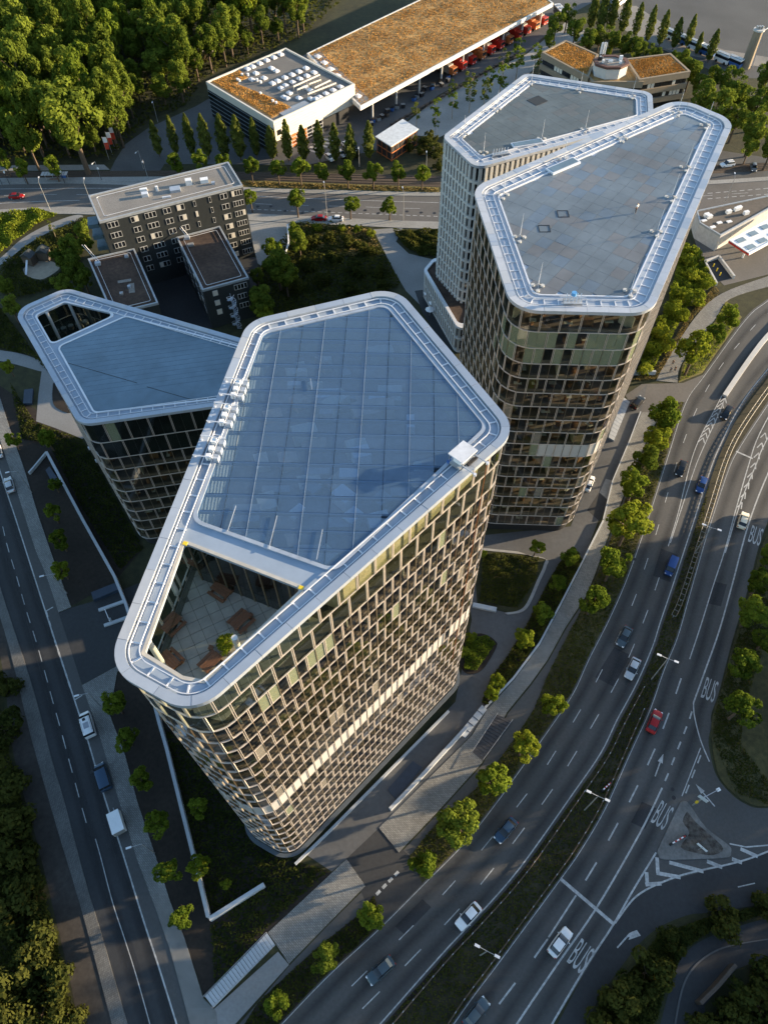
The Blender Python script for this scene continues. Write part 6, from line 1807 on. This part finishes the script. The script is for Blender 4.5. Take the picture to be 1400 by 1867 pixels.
car(1162, 734, 30, -32, 'black', 'black off-roader with spare wheel on the driveway by the far tower', 'suv')
car(1073, 881, 12, -30, 'white', 'white car at the foot of the far tower', group=None)
car(30, 357, 40, -1, 'red', 'red car driving on the sunlit street at the far left')
car(581, 397, -40, -1, 'red', 'dark red car parked in the sunlit kerb bay')
car(612, 398, -40, -1, 'white', 'white car parked in the sunlit kerb bay behind the red one')
car(1326, 299, -40, 6, 'white', 'white off-roader crossing beside the trees right of the far tower', 'suv')
car(1374, 304, 5, 30, 'grey', 'dark grey car waiting at the signals right of the far tower')
for k, (u, v, c, l) in enumerate([(601, 286, 'white', 'white car parked nearest the poplars at the depot'), (622, 279, 'silver', 'silver car parked in the depot row of three'), (632, 264, 'white', 'white car parked by the depot zebra crossing, farther row'), (645, 268, 'grey', 'grey car parked beside the last depot poplar'), (431, 224, 'white', 'white car parked under the depot glass front')]):
    car(u, v, 20, 16, c, l, group='cars parked at the depot')
# buses and coaches on the far car park
def bus(u, v, du, dv, m, label, L=11.5, grp='buses on the far car park'):
    a, b = P(u, v, 1.5), P(u + du, v + dv, 1.5)
    t = thing('bus', label, 'bus', (a.x, a.y, .02), grp, math.atan2(b.y - a.y, b.x - a.x))
    box('bus_body', m, (0, 0, .4), (L, 2.5, 1.3), 0, t, local=True)
    box('window_band', CARG, (0, 0, 1.7), (L - .06, 2.46, .95), 0, t, local=True)
    box('bus_roof', WHITE, (0, 0, 2.65), (L, 2.5, .35), 0, t, local=True)
    for k in range(3): box('roof_unit', STEEL, (-L * .3 + L * .3 * k, 0, 3.0), (1.6, 1.5, .25), 0, t, local=True)
    for s_ in (-1, 1):
        for x in (-L * .3, L * .3): cyl('wheel', RUBBER, (x, s_ * 1.12 + .15, .5), .5, .3, t, rot=(rad(90), 0, 0), n=12, local=True)
for k, (u, v) in enumerate([(1218, 60), (1242, 70), (1268, 82), (1290, 92), (1318, 105), (1340, 112)]):
    bus(u, v, 24, 10, BLUEP if k % 2 else WHITE, 'blue and white minibus on the far car park, %s from the left' % ORD[k], 5.6)
bus(1132, -2, 20, -14, WHITE, 'white bus at the top edge behind the poplars')
bus(1022, 22, 20, 22, A('dark_bus', (.05, .06, .07), .4), 'dark bus parked at the end of the vehicle shed', 9)

# ================================================================== STREET FURNITURE
def lamp_double(u, v, h, dx, label):
    q = P(u, v, h)
    t = thing('street_lamp', label, 'street lamp', (q.x, q.y, .1), 'double street lamps on the median')
    cyl('pole', STEEL, (q.x, q.y, .1), .11, h, t, top=.6, n=8)
    d = Vector(dx).normalized()
    for s_ in (-1, 1):
        e = Vector((q.x + d.x * 1.15 * s_, q.y + d.y * 1.15 * s_, h + .12))
        bar('arm', STEEL, (q.x, q.y, h - .05), e, .07, t)
        box('lamp_head', ALUW, (e.x + d.x * .3 * s_, e.y + d.y * .3 * s_, h + .05), (.75, .34, .14), math.atan2(d.y, d.x), t)
for k, (u, v) in enumerate([(1297, 962), (1217, 1201), (1090, 1452), (888, 1735)]):
    lamp_double(u, v, 9.5, (.86, -.42, 0), 'double headed lamp on the median, %s from the far end' % ORD[k])
def lamp_single(bu, bv, h, dx, label, grp):
    b = P(bu, bv)
    t = thing('street_lamp', label, 'street lamp', (b.x, b.y, 0), grp)
    cyl('pole', STEEL, (b.x, b.y, 0), .10, h, t, top=.6, n=8)
    d = Vector(dx).normalized(); e = Vector((b.x, b.y, h)) + d * 1.5 + Vector((0, 0, .3))
    bar('arm', STEEL, (b.x, b.y, h - .03), e, .07, t)
    box('lamp_head', ALUW, (e.x + d.x * .3, e.y + d.y * .3, e.z - .05), (.8, .28, .12), math.atan2(d.y, d.x), t)
for k, (u, v) in enumerate([(58, 898), (122, 1082), (187, 1292), (282, 1556)]):
    lamp_single(u, v, 7.5, (-.95, -.3, 0), 'single arm lamp beside the left street, %s from the top' % ORD[k], 'lamps beside the left street')
for k, (u, v) in enumerate([(92, 383), (172, 385), (596, 392), (735, 402)]):
    lamp_single(u, v, 9, (-.15, 1, 0), 'tall lamp on the near kerb of the sunlit street, %s from the left' % ORD[k], 'lamps of the sunlit street')
lamp_single(1318, 376, 9, (.2, 1, 0), 'lamp on the street behind the petrol station', 'lamps of the sunlit street')
for k, (u, v) in enumerate([(223, 263), (288, 222), (262, 308), (270, 325), (185, 328)]):
    lamp_single(u, v, 7 if k < 2 else 6, (.2 if k % 2 else -.2, -1, 0), 'slim mast lamp at the depot entrance, %s of the group' % ORD[k], 'masts at the depot entrance')
lamp_single(655, 303, 6.5, (0, -1, 0), 'pale lamp post among the depot poplars', 'masts at the depot entrance')
lamp_single(776, 330, 8, (0, 1, 0), 'pale lamp post near the kiosk shrubs', 'masts at the depot entrance')
RW = A('flag_red', (.48, .05, .025), .7)
for k, (u, v) in enumerate([(199, 290), (205, 281), (210, 272)]):
    b = P(u, v)
    t = thing('flag', 'red and white banner flag by the depot entrance, %s from the front' % ORD[k], 'flag', (b.x, b.y, 0), 'banner flags by the depot')
    cyl('flag_pole', STEEL, (b.x, b.y, 0), .07, 7.2, t, n=8)
    box('white_field', WHITE, (b.x + .62, b.y, 5.4), (1.15, .05, 1.7), .15, t)
    box('red_field', RW, (b.x + .62, b.y, 3.3), (1.15, .05, 2.1), .15, t)
# guard rails on the median
def guard_rail(px, label, post=2.0, h=.75):
    pts = PX(smoothpx(px, 4))
    t = thing('guard_rail', label, 'guard rail', (*pts[0], .1), 'guard rails on the median')
    MB().tube([(p.x, p.y, h) for p in pts], .09, 4).build('rail', RUST, t)
    a, _ = along(pts, post, False)
    for p in a: box('post', STEEL, (p.x, p.y, .1), (.32, .1, h), .9, t)
i0 = [(x + 7, y + 5) for x, y in [(690, 1885), (807, 1748), (868, 1683), (950, 1590), (1050, 1450), (1100, 1377), (1130, 1316), (1165, 1251)]]
guard_rail(i0, 'low rusty guard rail on the tree side of the grass median')
i1 = [(x - 6, y - 4) for x, y in [(820, 1875), (854, 1824), (900, 1763), (954, 1690), (1018, 1603), (1054, 1552), (1100, 1474), (1146, 1372), (1178, 1300)]]
guard_rail(i1, 'low rusty guard rail on the bus lane side of the grass median')
DULL = A('dull_zinc', (.15, .15, .145), .6, .2)
# ladder like crash barrier further up
pts = PX(smoothpx([(1226, 1126), (1240, 1095), (1268, 1010), (1297, 918), (1320, 845), (1345, 792), (1390, 725), (1440, 660)], 6))
t = thing('crash_barrier', 'pale ladder shaped crash barrier along the upper median', 'barrier', (*pts[0], .1))
sd = []
for i, p in enumerate(pts):
    d = (pts[min(i + 1, len(pts) - 1)] - pts[max(i - 1, 0)]).normalized()
    sd.append(Vector((-d.y, d.x)) * .42)
for s_ in (-1, 1): MB().tube([(p.x + n.x * s_, p.y + n.y * s_, .75) for p, n in zip(pts, sd)], .06, 4).build('rail', DULL, t)
ap, _ = along(pts, 1.35, False)
for i, p in enumerate(ap):
    n = min(zip(pts, sd), key=lambda c: (c[0] - p).length)[1]
    bar('rung', DULL, (p.x - n.x, p.y - n.y, .75), (p.x + n.x, p.y + n.y, .75), .09, t)
    if i % 3 == 0: box('post', STEEL, (p.x, p.y, .1), (.12, .12, .65), 0, t)
# signs and barrier on the triangular island
q = P(1262, 1469)
t = thing('overhead_sign', 'pale sign board on a long cantilever arm at the triangular island', 'road sign', (q.x, q.y, .13))
cyl('post', STEEL, (q.x, q.y, .13), .12, 5.5, t)
e = P(1310, 1440, 5.6)
bar('cantilever_arm', STEEL, (q.x, q.y, 5.5), e, .12, t)
box('sign_board', A('pale_sign', (.45, .50, .54), .5), (q.x, q.y - .1, 4.4), (1.5, .12, 1.0), rad(-40), t)
box('signal_head', YEL, (q.x - .6, q.y - .3, 3.2), (.3, .3, .8), 0, t)
box('end_lamp', WHITE, (e.x, e.y, 5.4), (.6, .5, .2), .4, t)
def redwhite(u0, v0, u1, v1, label):
    a, b = P(u0, v0, .9), P(u1, v1, .9)
    t = thing('roadwork_barrier', label, 'barrier', (a.x, a.y, .1), 'red and white roadwork barriers')
    for k in range(6): bar('red_band' if k % 2 else 'white_band', REDP if k % 2 else WHITE, a.lerp(b, k / 6), a.lerp(b, (k + 1) / 6), .2, t, .3)
    for p in (a, b): box('foot', PLAST, (p.x, p.y, .1), (.6, .35, .8), .4, t)
redwhite(1226, 1538, 1249, 1525, 'red and white barrier lying across the triangular island')
redwhite(1100, 1440, 1113, 1428, 'red and white barrier on the median by the third lamp')
q = P(1272, 1550)
t = thing('road_sign', 'white plate road sign standing low on the triangular island', 'road sign', (q.x, q.y, .13))
cyl('post', STEEL, (q.x, q.y, .13), .05, 2.2, t); box('plate', WHITE, (q.x, q.y, 1.6), (1.7, .06, .7), rad(-45), t)
# tram shelter, stop posts
q = P(105, 331)
t = thing('tram_shelter', 'slatted glass roof tram shelter at the stop on the left', 'shelter', (q.x, q.y, .25))
for k in range(8): box('roof_slat', ALUW, (q.x - 3.5 + k, q.y, 2.7), (.85, 2.0, .08), 0, t)
for k in range(4): box('post', STEEL, (q.x - 3.5 + 2.3 * k, q.y + .7, .25), (.12, .12, 2.45), 0, t)
box('timetable_panel', BLUEP, (q.x + 2.2, q.y + .6, .9), (1.4, .1, 1.4), 0, t)
box('bench_seat', WOOD, (q.x - .8, q.y + .4, .7), (3.0, .4, .08), 0, t)
for k, (u, v) in enumerate([(5, 338), (18, 336), (48, 335), (119, 335), (186, 329)]):
    b = P(u, v)
    t = thing('stop_post', 'slim tram stop post, %s from the left' % ORD[k], 'post', (b.x, b.y, .25), 'posts at the tram stop')
    cyl('pole', PLAST, (b.x, b.y, .25), .08, 3.6, t, n=8); box('lamp_globe', WHITE, (b.x, b.y, 3.8), (.4, .4, .45), 0, t)
# playground
for k, (u, v) in enumerate([(58, 480), (84, 472)]):
    b = P(u, v)
    t = thing('play_hut', ['dark timber play hut with slide', 'dark timber play hut without slide'][k], 'play hut', (b.x, b.y, .03), 'play huts', rad(-20 + 15 * k))
    box('cabin', RUST, (0, 0, .2), (3.0, 2.4, 2.6), 0, t, local=True)
    v_ = [(-1.7, -1.4, 2.8), (1.7, -1.4, 2.8), (1.7, 1.4, 2.8), (-1.7, 1.4, 2.8), (0, -1.4, 3.9), (0, 1.4, 3.9)]
    link('roof', mesh('hut_roof', v_, [(0, 4, 5, 3), (1, 2, 5, 4), (0, 1, 4), (2, 3, 5), (3, 2, 1, 0)], BLACKC), t, local=True)
    if k == 0: bar('slide', ALUW, (.2, -1.2, 2.0), (1.8, -5.0, .3), .5, t, .1, local=True)
b = P(115, 512); t = thing('spring_rider', 'orange spring rider beside the playground', 'play equipment', (b.x, b.y, 0))
box('body', ORANGE, (b.x, b.y, .3), (.6, .4, 1.6), .3, t); cyl('spring', PLAST, (b.x, b.y, 0), .12, .35, t)
# concrete silo tower at the car park
b = P(1358, 122)
t = thing('silo_tower', 'slim pale concrete tower with platform on the far car park', 'silo', (b.x, b.y, 0))
cyl('shaft', BEIGE, (b.x, b.y, 0), 1.7, 12, t, top=.9, n=16); cyl('platform', CONCW, (b.x, b.y, 12), 1.9, .5, t, n=16)
for k in range(3): box('top_unit', STEEL, (b.x - .9 + .9 * k, b.y, 12.5), (.5, 1.0, .9), .2 * k, t)
bar('boom', ALUW, (b.x + 1.5, b.y, 11.8), (b.x + 20, b.y + 13, 15), .2, t); bar('side_ladder', ALU, (b.x + 2.4, b.y, 0), (b.x + 1.8, b.y, 12), .25, t)
# parasols on the cafe terrace by the white tower
struct('cafe_terrace', [(772, 528), (790, 560), (815, 600), (836, 640), (812, 636), (770, 570), (756, 530)], 0.05, DARK)
for k, (u, v) in enumerate([(780, 545), (789, 562), (797, 570), (805, 582), (783, 575)]):
    b = P(u, v); t = thing('parasol', 'small white cafe parasol, %s along the white tower' % ORD[k], 'parasol', (b.x, b.y, .05), 'cafe parasols')
    cyl('canopy', WHITE, (b.x, b.y, 2.0), 1.2, .5, t, top=.1, n=8); cyl('pole', STEEL, (b.x, b.y, .05), .05, 2.2, t, n=6)
# potted shrub and stools on the roof terrace
q = P(411, 1177, TZ + .6)
t = plant('bushy', (q.x, q.y, TZ + .55), .95, 'round yellow green shrub in a pot on the sunken roof terrace')
cyl('pot', A('pot_clay', (.16, .14, .12), .8), (0, 0, -.5), .6, .55, t, top=1.2, n=14, local=True)
for k, (u, v) in enumerate([(433, 1148), (447, 1150), (458, 1125), (386, 1184)]):
    q = P(u, v, TZ + .07); t = thing('stool', 'small wooden stool on the roof terrace, %s of four' % ORD[k], 'stool', (q.x, q.y, TZ + .07), 'terrace stools')
    box('seat', WOOD, (q.x, q.y, TZ + .48), (.42, .42, .06), .4 * k, t)
    for a in (-.15, .15):
        for b in (-.15, .15): box('leg', WOOD, (q.x + a, q.y + b, TZ + .07), (.05, .05, .42), 0, t)

# ---------------------------------------------------------------- people
def skin_mesh(name, joints, edges, m, lv=1):
    me = bpy.data.meshes.new(name)
    me.from_pydata([j[0] for j in joints], edges, [])
    o = bpy.data.objects.new(name, me); COL.objects.link(o)
    o.modifiers.new('skin', 'SKIN')
    for i, j in enumerate(joints): me.skin_vertices[0].data[i].radius = (j[1], j[1] * (j[2] if len(j) > 2 else 1))
    me.skin_vertices[0].data[0].use_root = True
    o.modifiers.new('sub', 'SUBSURF').levels = lv
    o.modifiers['sub'].render_levels = lv
    bpy.context.view_layer.update()
    out = bpy.data.meshes.new_from_object(o.evaluated_get(bpy.context.evaluated_depsgraph_get()))
    bpy.data.objects.remove(o)
    out.materials.clear(); out.materials.append(m)
    for p in out.polygons: p.use_smooth = True
    return out
TROUS = A('dark_trousers', (.04, .045, .06), .8)
body = skin_mesh('person_body', [((0, 0, .95), .14), ((0, 0, 1.2), .13), ((0, 0, 1.42), .12), ((0, 0, 1.52), .06), ((0, .01, 1.62), .09), ((0, .02, 1.74), .085),
                                 ((.1, 0, .88), .085), ((.12, .06, .48), .06), ((.13, .0, .08), .045), ((.13, .12, .04), .04),
                                 ((-.1, 0, .88), .085), ((-.12, -.02, .48), .06), ((-.13, -.12, .08), .045), ((-.13, 0, .04), .04),
                                 ((.19, 0, 1.40), .055), ((.27, .02, 1.14), .042), ((.28, .1, .90), .035), ((-.19, 0, 1.40), .055), ((-.27, 0, 1.14), .042), ((-.27, .1, .90), .035)],
                 [(0, 1), (1, 2), (2, 3), (3, 4), (4, 5), (0, 6), (6, 7), (7, 8), (8, 9), (0, 10), (10, 11), (11, 12), (12, 13), (2, 14), (14, 15), (15, 16), (2, 17), (17, 18), (18, 19)], SKIN)
def shirt_mesh(m):
    return skin_mesh('person_shirt', [((0, 0, .98), .165), ((0, 0, 1.2), .155), ((0, 0, 1.42), .145), ((0, 0, 1.50), .08), ((.2, 0, 1.40), .075), ((.25, .01, 1.22), .065), ((-.2, 0, 1.40), .075), ((-.25, 0, 1.22), .065)], [(0, 1), (1, 2), (2, 3), (2, 4), (4, 5), (2, 6), (6, 7)], m)
trouser = skin_mesh('person_trousers', [((0, 0, .96), .16), ((.1, 0, .86), .105), ((.12, .06, .48), .08), ((.13, .0, .12), .065), ((-.1, 0, .86), .105), ((-.12, -.02, .48), .08), ((-.13, -.12, .12), .065)], [(0, 1), (1, 2), (2, 3), (0, 4), (4, 5), (5, 6)], TROUS)
hair = skin_mesh('person_hair', [((0, -.01, 1.70), .095), ((0, 0, 1.78), .08)], [(0, 1)], PLAST)
def person(u, v, z, rz, m, label):
    q = P(u, v, z)
    t = thing('person', label, 'person', (q.x, q.y, z), None, rz)
    link('body', body, t, local=True); link('shirt', shirt_mesh(m), t, local=True); link('trousers', trouser, t, local=True); link('hair', hair, t, local=True)
person(1158, 388, FH - .32, .6, WHITE, 'person in a white shirt standing on the pale tiled roof')
person(1225, 665, .1, 2.6, PLAST, 'person in dark clothes walking ahead on the bank path')
person(1221, 678, .1, 2.7, A('grey_shirt', (.2, .2, .22), .8), 'person in grey walking on the bank path, left of a pair')
person(1229, 677, .1, 2.5, PLAST, 'person in black walking on the bank path, right of a pair')

# camper van roof details
for o in list(COL.objects):
    if o.get('label') == 'white camper van parked on the left street':
        box('roof_hatch', PLAST, (.6, .1, 1.96), (.5, .5, .05), 0, o, local=True)
        box('solar_panel', A('solar_grey', (.3, .32, .36), .3), (-.6, 0, 1.97), (1.1, .9, .04), 0, o, local=True)
        for k in (-1, 1): bar('roof_rail', STEEL, (-1.8, k * .72, 2.0), (.9, k * .72, 2.0), .05, o, local=True)
